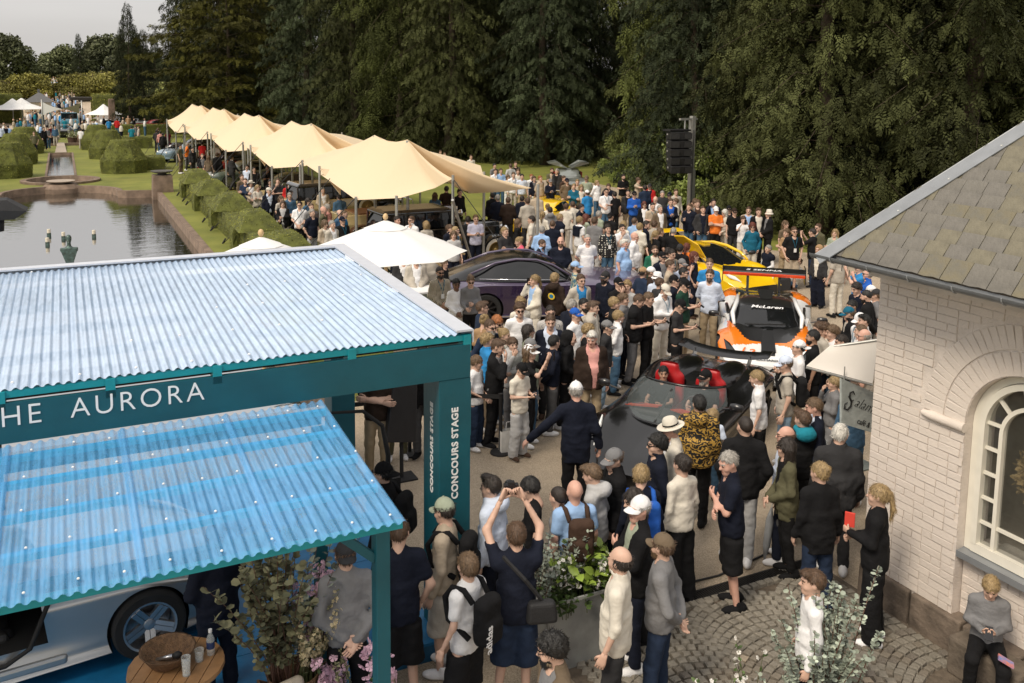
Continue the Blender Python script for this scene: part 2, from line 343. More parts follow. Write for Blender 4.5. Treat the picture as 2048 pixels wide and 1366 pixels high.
def crown_mesh(name, limbs, spray, mat, per, size, seed, twig=None, down=.25, spread=.5, tone_by_limb=True, inner=.25, sdir=.55):
    """limbs: list of point arrays (k,3); sprays spread along each limb"""
    r=np.random.default_rng(seed); P=[];D=[];T=[];S=[]
    for L in limbs:
        L=np.asarray(L); seg=np.linalg.norm(np.diff(L,axis=0),axis=1); tot=seg.sum(); n=max(3,int(per*tot*r.uniform(.75,1.25)))
        u=inner+(1-inner)*r.random(n)**.75; cum=np.concatenate([[0],np.cumsum(seg)])/tot
        p=np.stack([np.interp(u,cum,L[:,k]) for k in range(3)],1); ax=L[-1]-L[0]; ax=ax/np.linalg.norm(ax)
        side=np.cross(ax,[0,0,1.]); side/=max(1e-6,np.linalg.norm(side))
        w=(r.random(n)-.5)*2*spread*(1.15-u*.75); p=p+side*w[:,None]; p[:,2]-=np.abs(w)*.3+r.random(n)*down
        d=ax*sdir+side*np.sign(w)[:,None]*.55+r.normal(size=(n,3))*.3; d[:,2]-=down+r.random(n)*.25
        P.append(p);D.append(d);T.append(np.clip(r.normal(.45,.22)+r.normal(0,.13,n),0,1));S.append(r.uniform(.65,1.3,n)*size*np.interp(u,[0,1],[1,.75]))
    P=np.concatenate(P);D=np.concatenate(D);T=np.concatenate(T);S=np.concatenate(S)
    vs=[];fs=[];ts=[];k=0; sel=r.integers(0,len(spray),len(P)); R=dir_mats(D,r.normal(0,.6,len(P)))
    for i,(Vb,Fb) in enumerate(spray):
        q=sel==i; v,f=scatter(Vb,Fb,P[q],R[q],S[q]); vs.append(v);fs.append(f+k);k+=len(v);ts.append(np.repeat(T[q],len(Fb)))
    return mesh_from(name,np.concatenate(vs),[np.concatenate(fs)],[mat],tone=np.concatenate(ts))
def trunk_mesh(name, H, r0, limbs, mat, bend=.2, seed=0, lr=.05):
    r=random.Random(seed); b=MB(); ph=r.uniform(0,6); lr*=.3
    b.tube([(bend*math.sin(z*.35+ph),bend*math.cos(z*.3+ph),z) for z in np.linspace(-.3,H*.97,9)], [r0*(1-.93*(i/8)) *(1.25 if i==0 else 1) for i in range(9)],8)
    for L in limbs[::2]: b.tube([tuple(p) for p in L],[lr,lr*.7,lr*.3][:len(L)] if len(L)==3 else list(np.linspace(lr,lr*.25,len(L))),4,cap=False)
    return b.mesh(name,mat,True)
bark=M('conifer bark',(.075,.055,.038),.95,var=.35,nscale=5,bump=.8,bscale=25)
fol_cy=M('cypress foliage',(.056,.063,.022),.8,spec=.15,var=.25,nscale=.5,attr='tone')
fol_bl=M('blue green conifer foliage',(.043,.055,.027),.8,spec=.15,var=.25,nscale=.5,attr='tone')
fol_sp=M('spruce foliage',(.034,.042,.018),.8,spec=.15,var=.25,nscale=.5,attr='tone')
fol_ol=M('olive yew foliage',(.078,.076,.014),.8,spec=.15,var=.3,nscale=.4,attr='tone')
fol_lt=M('bright shrub leaf',(.11,.14,.03),.6,var=.3,nscale=.6,attr='tone')
fol_hp=M('weeping hemlock foliage',(.068,.08,.022),.8,spec=.15,var=.25,nscale=.5,attr='tone')
fol_fd=M('far broadleaf foliage',(.11,.125,.055),.8,var=.35,nscale=.15,attr='tone')
fol_yl=M('yellow green garden foliage',(.23,.215,.045),.8,var=.3,nscale=.3,attr='tone')
SPR=[frond(9,.42,.35,.07,1),frond(8,.5,.5,.08,2),frond(10,.38,.25,.06,3)]
SPW=[frond(9,.34,.9,.06,4),frond(8,.3,1.2,.07,5)]
def limbs_conifer(H, R, z0, n, droop, seed, up=.0, pw=.8, rag=.3, lump=.25):
    r=random.Random(seed); out=[]
    for i in range(n):
        f=(i+r.random())/n; z=z0+(H-z0)*f; prof=(1-f)**pw
        a=i*2.39996+r.uniform(-.4,.4)
        L=R*prof*(1+r.uniform(-rag,rag))*(1+lump*math.sin(3*a+z*.9))+.25
        dz=up*L-droop*L; e=np.array([math.cos(a)*L,math.sin(a)*L,z+dz]); m=np.array([math.cos(a+.1)*L*.55,math.sin(a+.1)*L*.55,z+up*L*.75-droop*L*.2])
        out.append(np.array([[0,0,z],m,e]))
    return out
# tree kinds: name -> (trunk mesh, crown mesh)
KIND={}
RT='conifers behind the yard'
def kind(key,H,R,z0,n,droop,seed,mat,spray,per,size,r0,**k):
    ck={q:k.pop(q) for q in ('down','spread','inner','sdir') if q in k}
    L=limbs_conifer(H,R,z0,n,droop,seed,**k)
    KIND[key]=(trunk_mesh(key+' trunk',H,r0,L,bark,seed=seed), crown_mesh(key+' crown',L,spray,mat,per,size,seed,**ck))
kind('cypress',27,3.3,.7,360,.38,11,fol_cy,SPR+SPW,15,.56,.34,up=.16,pw=.40,rag=.32,down=.5,spread=.75,sdir=.35)
kind('bluish',27,3.2,1.0,350,.36,12,fol_bl,SPR+SPW,15,.56,.34,up=.14,pw=.45,rag=.35,down=.45,spread=.75,sdir=.35)
kind('hemlock',25,3.7,.8,200,.5,13,fol_hp,SPW,17,.72,.3,up=.05,pw=.6,rag=.3,down=.55,spread=.9)
kind('spruce',22,3.6,.6,190,.38,14,fol_sp,SPW,15,.68,.3,up=.1,pw=.75,rag=.25,down=.4,spread=.7)
kind('olive',13,7.2,1.2,120,.1,15,fol_ol,SPR,15,.66,.3,up=.14,pw=.5,rag=.25,down=.15,spread=1.5,inner=.35)
NT=[0]
def tree(kindk, x, y, s, rz, label, group='conifers along the garden', zs=1., lean=0, name='conifer_tree'):
    if group==RT and y<60: x+=2.1; y+=2.4
    t=thing(name,label,'tree',(x,y,0),rz,group); t.scale=(s,s,s*zs)
    if lean: t.rotation_euler=(0,lean,rz)
    ob('trunk',KIND[kindk][0],t); ob('crown',KIND[kindk][1],t); return t
def lumpy_tree(key,H,R,cz,mat,nblob,seed,leaf=.35,per=260,trunk_r=.2):
    r=np.random.default_rng(seed); P=[];T=[]
    for i in range(nblob):
        a=r.uniform(0,2*PI); f=r.random(); zz=cz+(H-cz)*f*.9; rr=R*math.sqrt(max(.08,1-((f-.35)/.75)**2))*r.uniform(.35,.85)
        c=np.array([rr*math.cos(a),rr*math.sin(a),zz]); br=R*r.uniform(.28,.45); n=int(per*(br/R/.36)**2)
        d=r.normal(size=(n,3)); d/=np.linalg.norm(d,axis=1)[:,None]; p=c+d*br*r.uniform(.55,1.0,n)[:,None]*[1,1,.75]
        P.append(p); T.append(np.clip(r.normal(.45,.2)+r.normal(0,.15,n),0,1))
    P=np.concatenate(P);T=np.concatenate(T)
    Vb=np.array([[-.5,0,0],[0,-.3,.08],[.5,0,0],[0,.3,.08]]);Fb=np.array([[0,1,2,3]])
    v,f=scatter(Vb,Fb,P,rot_mats(len(P)),leaf*r.uniform(.6,1.4,len(P)))
    cr=mesh_from(key+' crown',v,[f],[mat],tone=T)
    b=MB(); b.tube([(0,0,-.2),(.1,.05,H*.3),(0,.1,H*.6),(.05,0,H*.85)],[trunk_r*1.2,trunk_r,trunk_r*.6,trunk_r*.2],7)
    for i in range(7):
        a=i*2.4; z=H*(.28+.07*i); b.tube([(0.05,0.05,z),(R*.3*math.cos(a),R*.3*math.sin(a),z+H*.1),(R*.65*math.cos(a),R*.65*math.sin(a),z+H*.14)],[trunk_r*.5,trunk_r*.35,.03],5)
    KIND[key]=(b.mesh(key+' trunk',bark,True),cr)
lumpy_tree('broadleaf',11,5,2.2,fol_fd,46,21,.55,300,.25)
lumpy_tree('garden',4.2,2.6,.9,fol_yl,30,22,.3,240,.12)
lumpy_tree('shrub',3.2,2.2,.2,fol_lt,34,23,.17,520,.06)
# near conifers on the right, behind the yard
RT='conifers behind the yard'
tree('cypress',23.6,23.2,1.0,.3,'dark cypress nearest the slate roof, limbs down to the crowd heads',RT)
tree('cypress',26.2,19.3,1.08,2.1,'dark cypress half hidden behind the slate roof hip',RT)
tree('cypress',25.8,27.4,1.02,4.0,'broad dark cypress behind the yellow car crowd',RT)
tree('bluish',24.4,32.2,.86,1.2,'cypress right behind the loudspeaker tower pole',RT)
tree('cypress',29.5,33,1.1,5.2,'tall cypress in the second row right of the loudspeaker tower',RT)
tree('hemlock',31.5,26,1.05,.9,'brownish tall conifer with bare limbs above the slate roof',RT)
tree('bluish',33,40,1.1,2.6,'bluish conifer left of the loudspeaker tower, dark gap beside it',RT)
tree('bluish',27.5,53,.98,.5,'tall bluish conifer with a bare trunk foot behind the crowd at the tent edge',RT)
tree('cypress',24.8,60.5,1.0,3.3,'bluish dark conifer rising behind the nearest tent',RT)
tree('hemlock',22.9,66,1.12,1.9,'weeping lighter green conifer behind the nearest tent peaks',RT)
tree('cypress',21.5,73,1.05,.2,'dark conifer left of the weeping one behind the tents',RT)
tree('bluish',19.8,82,1.05,4.6,'rounded dark conifer behind the second tent peaks',RT)
tree('cypress',33,62,1.15,1.0,'tall conifer standing back in the dark gap left of the tower',RT,lean=.05)
tree('bluish',38,50,1.2,2.2,'shaded conifer deep in the dark gap behind the gull wing car',RT)
tree('cypress',29,72,1.2,.6,'tall conifer of the back row behind the weeping conifer',RT)
tree('hemlock',27,84,1.2,5.5,'tall conifer of the back row behind the rounded dark one',RT)
tree('cypress',36,78,1.3,3.0,'tallest shaded conifer at the back of the wood',RT)
tree('cypress',42,60,1.3,4.4,'shaded conifer far back right of the gap',RT)
tree('bluish',36,31,1.25,1.4,'tall dark conifer in the back row above the right crowd',RT)
tree('cypress',38,22,1.25,3.9,'tall conifer in the back row at the right frame edge',RT)
tree('cypress',34.5,16,1.2,.4,'conifer top showing past the slate roof hip at the right edge',RT)
tree('cypress',47,74,1.3,2.0,'shaded conifer at the very back of the dark gap',RT)
tree('bluish',52,58,1.35,3.1,'far back conifer filling the dark gap on its right',RT)
tree('cypress',44,95,1.35,.3,'far back conifer above the weeping tree',RT)
for i,(x,y,k_) in enumerate(((27.5,23.5,'bluish'),(30,30,'cypress'),(28.5,38,'hemlock'),(33.5,45,'cypress'),(31,57,'bluish'),(26.5,66,'cypress'),(24.5,78,'bluish'),(30.5,19,'hemlock'))): tree(k_,x,y,1.1,i*1.9,('dark','deep green','shaded')[i%3]+' conifer of the second row, '+('above the slate roof','behind the loudspeaker tower','left of the loudspeaker tower','by the dark gap','behind the gull wing car','behind the nearest tent','behind the second tent','at the right frame edge')[i],RT)
# left spires
LT='conifers beside the long tents'
tree('olive',14.6,93,1.14,.4,'broad olive green yew, widest crown behind the tents',LT,zs=1.05)
tree('spruce',17.6,97,1.1,1.1,'dark spruce rising behind the olive yew',LT)
tree('spruce',15.4,104,1.25,2.2,'very tall dark spruce left of the olive yew',LT)
tree('cypress',21,101,1.1,.9,'tall dense conifer right of the olive yew top',LT)
tree('spruce',13.0,110,1.1,.3,'tall ragged spruce, third spire from the sky gap',LT,zs=1.05)
tree('hemlock',18.2,112,1.1,2.2,'drooping conifer between the spruces',LT)
tree('spruce',6.9,112,.585,4.2,'narrow pointed spruce, leftmost spire against the sky',LT,zs=1.1)
tree('spruce',8.7,116,.52,5.1,'shorter pointed spruce just right of the leftmost spire',LT)
tree('spruce',24.5,112,1.2,4.2,'back row spruce behind the olive yew',LT)
tree('cypress',26,95,1.15,3.1,'back row conifer filling between yew and weeping tree',LT)
# shrubs
for i,(px,py,s,l) in enumerate([(1375,430,.85,'bright green laurel shrub behind the loudspeaker pole'),(1330,400,.7,'bright shrub left of the loudspeaker pole foot'),(1272,385,.5,'low bright shrub by the gull wing car'),(1255,372,.45,'small shrub in the dark gap'),(1410,450,.75,'bright laurel shrub right of the loudspeaker pole')]):
    p=at(px,py); tree('shrub',p.x+(p.x*.09),p.y*1.09+1,s*1.1,i*1.3,l,'shrubs at the wood edge',name='laurel_shrub',zs=1.25)
# far trees
k=0
FT=[(-34,150,.9,'broadleaf'),(-20,205,1.15,'broadleaf'),(-10,215,1.25,'broadleaf'),(-1,225,1.1,'broadleaf'),(9,215,1.3,'broadleaf'),(17,222,1.15,'broadleaf'),(25,214,1.1,'broadleaf'),(-28,222,1.25,'broadleaf'),(-38,210,1.1,'broadleaf'),(14,205,.75,'spruce'),(18,208,.7,'spruce'),(11,200,.72,'spruce'),(22,205,.68,'spruce'),(3.5,209,.66,'spruce'),(30,205,.8,'spruce'),(-13.2,120,.95,'broadleaf')]
FL=['broad tree at the left frame edge over the far garden','rounded tree in the far wood, left part','big rounded tree in the far wood above the small house','dark rounded tree in the far wood at its middle','tallest rounded tree of the far wood','rounded tree behind the far pines','far rounded tree next to the leftmost spire','far wood tree behind the left frame edge','far wood tree beyond the left frame edge','slim far pine, middle one of the group','slim far pine right of the group middle','slim far pine left in the group','slim far pine at the right of the group','lone slim far pine left of the group','slim far pine hidden by the leftmost spire','tall tree cut by the left frame edge']
for (x,y,s,kd),l in zip(FT,FL): tree(kd,x,y,s,k*1.7,l,'far wood trees',name='far_tree'); k+=1
for (px,py,s,l) in [(55,222,1.0,'yellow green garden tree left of the small far house'),(20,228,.8,'yellow green bush at the far left garden edge'),(85,215,.8,'yellow green tree above the small house roof'),(165,218,1.0,'yellow green tree right of the far stair crowd'),(190,215,1.05,'yellow green garden tree next to the white far umbrellas'),(220,218,1.1,'yellow green tree in front of the leftmost spire'),(132,212,.55,'slim yellow shrub at the top of the far stair'),(140,224,.7,'rounded yellow bush by the far stair'),(100,225,.7,'rounded yellow bush below the small house')]:
    p=at(px,py,0); q=p*(150/p.y); _t=tree('garden',q.x,150+s*4,s*1.25,px,l,'yellow garden trees by the far stair',name='garden_tree'); _t.location.z=1.4
# ================================================================== HEDGES
hedge_m=M('clipped box hedge',(.085,.095,.016),.9,var=.45,nscale=3,bump=.8,bscale=35)
hleaf_m=M('box hedge leaves',(.19,.19,.03),.7,var=.3,nscale=1,attr='tone')
def hedge_part(name, rings, parent, dens=220, leaf=.034):
    b=MB(); b.loft(rings); me=b.mesh(name,hedge_m)
    bm=bmesh.new(); bm.from_mesh(me); bmesh.ops.subdivide_edges(bm,edges=bm.edges,cuts=3,use_grid_fill=True)
    for v in bm.verts: v.co+=Vector((random.uniform(-1,1),random.uniform(-1,1),random.uniform(-1,1)))*.013
    bmesh.ops.triangulate(bm,faces=bm.faces); bm.to_mesh(me); bm.free()
    o=ob(name,me,parent)
    n=len(me.polygons); A=np.zeros(n); me.polygons.foreach_get('area',A); C=np.zeros(n*3); N=np.zeros(n*3); me.polygons.foreach_get('center',C); me.polygons.foreach_get('normal',N)
    C=C.reshape(-1,3);N=N.reshape(-1,3); cnt=rng.poisson(A*dens); i=np.repeat(np.arange(n),cnt)
    tri=np.zeros((n,3),int)
    for p in me.polygons: tri[p.index]=list(p.vertices)
    vv=np.zeros(len(me.vertices)*3); me.vertices.foreach_get('co',vv); vv=vv.reshape(-1,3)
    w=rng.dirichlet((1,1,1),len(i)); P=(vv[tri[i]]*w[...,None]).sum(1)+N[i]*rng.uniform(-.01,.02,len(i))[:,None]
    if len(P):
        Vb=np.array([[-.5,0,0],[0,-.35,.1],[.5,0,0],[0,.35,.1]]);Fb=np.array([[0,1,2,3]])
        D=N[i]+rng.normal(size=(len(i),3))*.7; v,f=scatter(Vb,Fb,P,dir_mats(D,rng.uniform(0,6,len(i))),leaf*rng.uniform(.7,1.5,len(i)))
        lo=ob('leaves',mesh_from('leaves',v,[f],[hleaf_m],tone=rng.random(len(i))),o); lo['kind']='stuff'
    return o
def rect(x0,x1,y0,y1,z): return [(x0,y0,z),(x1,y0,z),(x1,y1,z),(x0,y1,z)]
HG='clipped hedge blocks beside the pond'
hy=[23.0,27.6,32.4,37.4,42.4,47.2]
for i in range(len(hy)-1):
    y0,y1=hy[i],hy[i+1]; x0=5.05+.0*i
    t=thing('clipped_hedge',['clipped hedge block nearest the small umbrella','second hedge block from the umbrella, topped by a sloped crown','middle hedge block along the pond','fourth hedge block from the umbrella','farthest hedge block, ending beside the stone urn'][i],'hedge',(x0,y0,0),0,HG); L=y1-y0
    hedge_part('hedge_base',[rect(.1,1.0,0.02,L-.02,0),rect(.1,1.0,0.02,L-.02,.5),rect(.14,.96,.02,L-.02,.78)],t)
    hedge_part('hedge_crown',[rect(-.12,1.35,L-2.4,L-.15,.79),rect(.2,1.0,L-1.9,L-.7,1.25),rect(.35,.85,L-1.7,L-.9,1.36)],t)
    hedge_part('hedge_buttress',[rect(-.12,.12,L-1.3,L-.5,0),rect(-.14,.12,L-1.3,L-.5,.6),rect(-.06,.12,L-1.2,L-.6,.82)],t,dens=120)
def octo(r,z,ry=None): return [(r*math.cos(PI/8+k*PI/4),(ry or r)*math.sin(PI/8+k*PI/4),z) for k in range(8)]
for (px,py,rr,h,l) in [(250,347,1.55,1.95,'largest octagonal topiary dome, right of the canal'),(218,318,1.5,1.95,'second octagonal topiary dome right of the canal'),(196,300,1.4,1.9,'farthest octagonal topiary dome right of the canal'),(15,357,1.5,1.95,'nearest topiary dome left of the canal'),(32,330,1.5,1.95,'second topiary dome left of the canal'),(50,308,1.5,1.9,'third topiary dome left of the canal'),(35,290,1.3,1.2,'low rounded topiary at the far left')]:
    p=at(px,py); t=thing('topiary_dome',l,'topiary',(p.x,p.y+rr*.6,0),0,'topiary domes by the canal')
    rr*=.9; hedge_part('clipped_dome',[octo(rr*.97,0),octo(rr,.75*h/1.9),octo(rr*.5,h),octo(rr*.3,h+.03)],t,dens=200,leaf=.055)
for (x0,x1,y0,y1,h,l) in [(3.6,5.6,60.5,62.3,.8,'low box hedge linking the largest dome to the tents'),(3.0,6.4,79,80.6,.9,'low box hedge crossing the lawn behind the domes'),(1.6,2.6,84,88,.55,'low dark hedge strip by the flower pots'),(4.2,11,97,98.5,1.0,'long low hedge in front of the parked cars at the far garden'),(-6.2,-2.9,77,82,.8,'low hedge left of the canal')]:
    t=thing('low_hedge',l,'hedge',(x0,y0,0),0,'low lawn hedges')
    hedge_part('hedge_body',[rect(0,x1-x0,0,y1-y0,0),rect(0,x1-x0,0,y1-y0,h*.9),rect(.05,x1-x0-.05,.05,y1-y0-.05,h)],t,dens=60,leaf=.07)
for (x0,x1,y0,y1,h,l) in [(-8.5,-4.6,124,134,3.4,'tall yellow green hedge left of the far stair'),(3.4,6.6,124,134,3.4,'tall yellow green hedge right of the far stair'),(-16,-8.8,126,129,2.6,'dark tall hedge at the far left behind the strollers'),(6.9,14,126,129,2.4,'dark tall hedge behind the far white cars')]:
    t=thing('tall_hedge',l,'hedge',(x0,y0,0),0,'tall hedges by the far stair')
    hedge_part('hedge_body',[rect(0,x1-x0,0,y1-y0,0),rect(0,x1-x0,0,y1-y0,h*.92),rect(.1,x1-x0-.1,.1,y1-y0-.1,h)],t,dens=25,leaf=.14)
# lawn retaining edge with pots at the canal head
b=MB(); b.box((AX,84,.11),(9,.3,.22)); b.build('canal_head_wall',stone_m)['kind']='structure'
b=MB(); b.prism([(AX-.4,76.2,.012),(AX+.4,76.2,.012),(AX+.25,83.8,.24),(AX-.25,83.8,.24)],(0,0,.03)); b.build('stone_chute',M('pale stone',(.36,.3,.24)))['kind']='structure'
for i,(px,py,l) in enumerate([(108,290,'brown flower pot with pale flowers left of the canal head'),(145,290,'brown flower pot right of the canal head, nearer the canal'),(159,287,'larger brown flower pot with white flowers, rightmost')]):
    p=at(px,py); t=thing('flower_pot',l,'flower pot',(p.x,p.y+.2,.22*(0)),0,'flower pots at the canal head')
    b=MB(); b.lathe([(.3,0),(.36,.5),(.4,.62),(.34,.62),(.3,.5)],14); b.build('pot',M('old terracotta',(.09,.05,.035),.85),t)
    n=130; P=rng.normal(size=(n,3))*[.25,.25,.16]+[0,0,.85]
    v,f=scatter(np.array([[-.5,0,0],[0,-.3,.1],[.5,0,0],[0,.3,.1]]),np.array([[0,1,2,3]]),P,rot_mats(n),np.full(n,.14))
    o=ob('flowers',mesh_from('flowers',v,[f],[M('pale flower heads',(.4,.4,.2),.7,color2=(.12,.17,.05),nscale=9)]),t); o['kind']='stuff'
# ================================================================== WHITE BRICK HOUSE
WX=7.985; NX=8.10; YC=7.03; RO=.66; WYC=5.21; ZS=2.42; ZSILL=1.10; ZTOP=3.72; YR=WYC+RO   # wall face, niche face, corner, arch
brick_m=M('white painted brick',(.73,.655,.59),.75,var=.12,nscale=1.6,bump=.25,bscale=45,color2=(.64,.57,.505))
mortar_m=M('painted mortar',(.66,.59,.53),.85,var=.15,nscale=4,bump=.4,bscale=60)
paint_m=M('cream window paint',(.74,.71,.62),.45,var=.05,nscale=6)
zinc_m=M('zinc flashing',(.27,.285,.30),.45,metal=.35,var=.1,nscale=5)
house=thing('brick_house','white painted brick house corner with arched window and slate roof','house',(8,YC,0))
def hp(b,name,mats,**k):
    o=b.build(name,mats,house,**k); o.matrix_parent_inverse=Matrix.Translation((-8,-YC,0)); return o
def hob(name,me,parent=None):
    o=ob(name,me,parent or house)
    if parent is None: o.matrix_parent_inverse=Matrix.Translation((-8,-YC,0))
    return o
# wall cores (mortar)
b=MB()
b.box(((8.45+WX+.008)/2,(YC+YR)/2,ZTOP/2),(8.45-WX-.008,YC-YR-.006,ZTOP))
pts=[(WX+.008,YR,ZS)]+[(WX+.008,WYC+RO*math.cos(a),ZS+RO*math.sin(a)) for a in np.linspace(.08,PI-.08,22)]+[(WX+.008,WYC-RO,ZS),(WX+.008,2,ZS),(WX+.008,2,ZTOP),(WX+.008,YR,ZTOP)]
tr=tessellate_polygon([[Vector((p[1],p[2],0)) for p in pts]])
b.add(pts,[tuple(t) for t in tr])
b.box((8.3,(YR+2)/2-.003,ZSILL/2),(.38,YR-2-.006,ZSILL))
b.box((11.5,YC-.15,ZTOP/2),(6.1,.288,ZTOP))
b.box((WX+.2,3.2,ZTOP/2),(.35,2.4,ZTOP))
# arch reveal
rev=[(WYC+RO,ZSILL)]+[(WYC+RO*math.cos(a),ZS+RO*math.sin(a)) for a in np.linspace(0,PI,26)]+[(WYC-RO,ZSILL)]
b.loft([[(WX+.006,y,z) for y,z in rev],[(NX+.12,y,z) for y,z in rev]],closed=False,cap=False)
hp(b,'wall_core',[mortar_m])
patches(brick_m,1.3,.9,1.04)
# bricks one by one
bs=[]
def brick_me(L,k,H=.0765,D=.0038):
    r=random.Random(k); b=MB(); b.box((0,0,0),(D*2,L,H)); me=b.mesh('brick',brick_m)
    bm=bmesh.new(); bm.from_mesh(me); bmesh.ops.bevel(bm,geom=bm.edges[:],offset=.004,segments=1,affect='EDGES')
    for v in bm.verts: v.co+=Vector((r.uniform(-.002,.003),r.uniform(-.003,.003),r.uniform(-.0025,.0025)))
    bm.to_mesh(me); bm.free(); return me
BL={L:[brick_me(L,k*7+int(L*100)) for k in range(4)] for L in (.245,.115)}
CH=.0835; rr=random.Random(3); R2=RO+.5
def clear_arch(y,z,h):
    dy=y-WYC; 
    if z>ZS-.03: return math.hypot(dy,z-ZS)>R2+.03+h*.3
    return True
row=0; z=.42
bl=[]
while z<ZTOP-.04:
    y=YC-.004-(0 if row%2 else .0); k=0
    while y>2.2:
        L=.115 if (row%2==0 and k==0) or (row*2+k)%3==2 else .245
        yc=y-L/2
        inwall = yc-L/2>YR-.01 or z>ZS
        if not inwall and z<ZS:
            L2=y-(YR+.004)
            if L2>.06: bl.append((WX,y-L2/2,z,L2))
            break
        if clear_arch(yc,z,L) and yc>4.2: bl.append((WX,yc,z,L))
        y-=L+.006; k+=1
    row+=1; z+=CH
# niche bricks below the sill
row=0; z=.42
while z<ZSILL-.08:
    y=YR-.01-(.06 if row%2 else 0); k=0
    while y>4.6:
        L=.115 if (row+k)%3==2 else .245
        bl.append((NX+.004,y-L/2,z,L)); y-=L+.006; k+=1
    row+=1; z+=CH
vou=[]
for ring in range(2):
    r0=RO+.003+ring*.25; n=int(PI*(r0+.12)/.083)
    for i in range(n):
        a=PI*(i+.5)/n
        if a<PI*.62: vou.append((a,r0+.12+ring*.002))
allb=[('b',)+x for x in bl]+[('v',)+x for x in vou]
def near(e): return e[2] if e[0]=='b' else WYC+e[2]*math.cos(e[1])
vis=[e for e in allb if near(e)>4.9]
vis.sort(key=lambda e: math.dist((0,0,5.8),(8,near(e),e[3] if e[0]=='b' else 2.8)))
rest=MB()
for i,e in enumerate(vis):
    if e[0]=='b':
        _,x,y,z,L=e; key=min(BL,key=lambda q:abs(q-L)); me=rr.choice(BL[key]); sx=L/key
        m=Matrix.Translation((x+rr.uniform(-.002,.003),y,z))@Matrix.Diagonal((1,sx,1,1))
    else:
        _,a,r=e; me=rr.choice(BL[.245]); m=Matrix.Translation((WX+rr.uniform(-.002,.002),WYC+r*math.cos(a),ZS+r*math.sin(a)))@Matrix.Rotation(a,4,'X')@Matrix.Diagonal((1,.96,.98,1))
    if i<300:
        o=ob('brick',me,house); o.matrix_parent_inverse=Matrix.Translation((-8,-YC,0)); o.matrix_basis=m
    else: rest.add([m@v.co for v in me.vertices],[tuple(p.vertices) for p in me.polygons])
if rest.v: o=hp(rest,'more_bricks',[brick_m]); o['kind']='stuff'
# rough plinth stones
pl=M('dark plinth stone',(.14,.11,.085),.9,var=.45,nscale=4,bump=1,bscale=14)
y=YC+.02; i=0
while y>3.6:
    L=rr.uniform(.5,.8); b=MB(); b.box((WX+.12,y-L/2,.16),(.36,L-.015,.44),taper=.97)
    o=bevel(hp(b,'plinth_stone',[pl]),.02); y-=L; i+=1
    
# string moulding, sill, window
b=MB(); ys=[YR+.02,YR+.14,YR+.27,YR+.40,YR+.50]
b.tube([(WX-.005,YR-.005,ZS-.04)]+[(WX-.005,q,ZS-.04) for q in ys],[.05]*5+[.03],12); hp(b,'string_moulding',[brick_m],smooth=True,angle=50)
win=bpy.data.objects.new('window',None); col.objects.link(win); win.parent=house; win.location=(NX-8,WYC-YC,0)
def archband(name,r0,r1,zb,x0,x1,parent,mat,zs=ZS):
    """an arched frame: two jambs and a half ring"""
    pts=[(r,zb) for r in (1,)]
    ang=np.linspace(0,PI,25); b=MB(); ri=[];
    path=[(1,0,zb-zs)]+[(math.cos(a),math.sin(a),0) for a in ang]+[(-1,0,zb-zs)]
    for c,s_,dz in path:
        ri.append([(x0,r0*c,zs+r0*s_+dz),(x0,r1*c,zs+r1*s_+dz),(x1,r1*c,zs+r1*s_+dz),(x1,r0*c,zs+r0*s_+dz)])
    b.loft(ri); return b.build(name,mat,parent)
archband('outer_frame',RO-.075,RO-.004,ZSILL,0,.12,win,paint_m)
archband('casement',RO-.145,RO-.082,ZSILL+.09,-.02,.1,win,paint_m)
yi=onX(1985,1077,NX).y-WYC
archband('inner_arch',yi-.02,yi+.02,ZSILL+.1,.0,.07,win,paint_m,zs=ZS-.02)
b=MB(); b.box((.05,0,ZSILL+.05),(.13,2*RO-.17,.098)); b.build('bottom_rail',paint_m,win)
for k in range(5):
    zz=ZSILL+.33+k*.26
    for s_ in (1,-1):
        b=MB(); b.bar((.035,s_*(yi+.015),zz),(.035,s_*(RO-.14),zz),.035,.03); b.build('glazing_bar',paint_m,win)
for a in (38,72,108,142):
    a=math.radians(a); b=MB(); b.bar((.035,(yi+.015)*math.cos(a),ZS-.02+(yi+.015)*math.sin(a)),(.035,(RO-.14)*math.cos(a),ZS+(RO-.14)*math.sin(a)),.03,.035,up=(1,0,0)); b.build('glazing_bar',paint_m,win)
b=MB(); b.bar((.035,-yi,ZSILL+.33),(.035,yi,ZSILL+.33),.035,.03); b.build('glazing_bar',paint_m,win)
glass=bpy.data.materials.new('window glass'); glass.use_nodes=True; _g=glass.node_tree.nodes['Principled BSDF']
_g.inputs['Base Color'].default_value=(.10,.10,.085,1); _g.inputs['Roughness'].default_value=.03; _g.inputs['Alpha'].default_value=.22; _g.inputs['Specular IOR Level'].default_value=.8
b=MB(); yr=[((RO-.14)*math.cos(a),ZS+(RO-.14)*math.sin(a)) for a in np.linspace(0,PI,22)]+[(-(RO-.14),ZSILL+.1),((RO-.14),ZSILL+.1)]
b.prism([(.045,y,z) for y,z in yr],(.006,0,0)); b.build('pane',glass,win)
b=MB(); b.box((.05,0,ZSILL-.02),(.3,2*RO+.06,.035),rot=(0,-.12,0)); b.box((-.10,0,ZSILL-.05),(.012,2*RO+.06,.07)); b.build('sill',zinc_m,win)
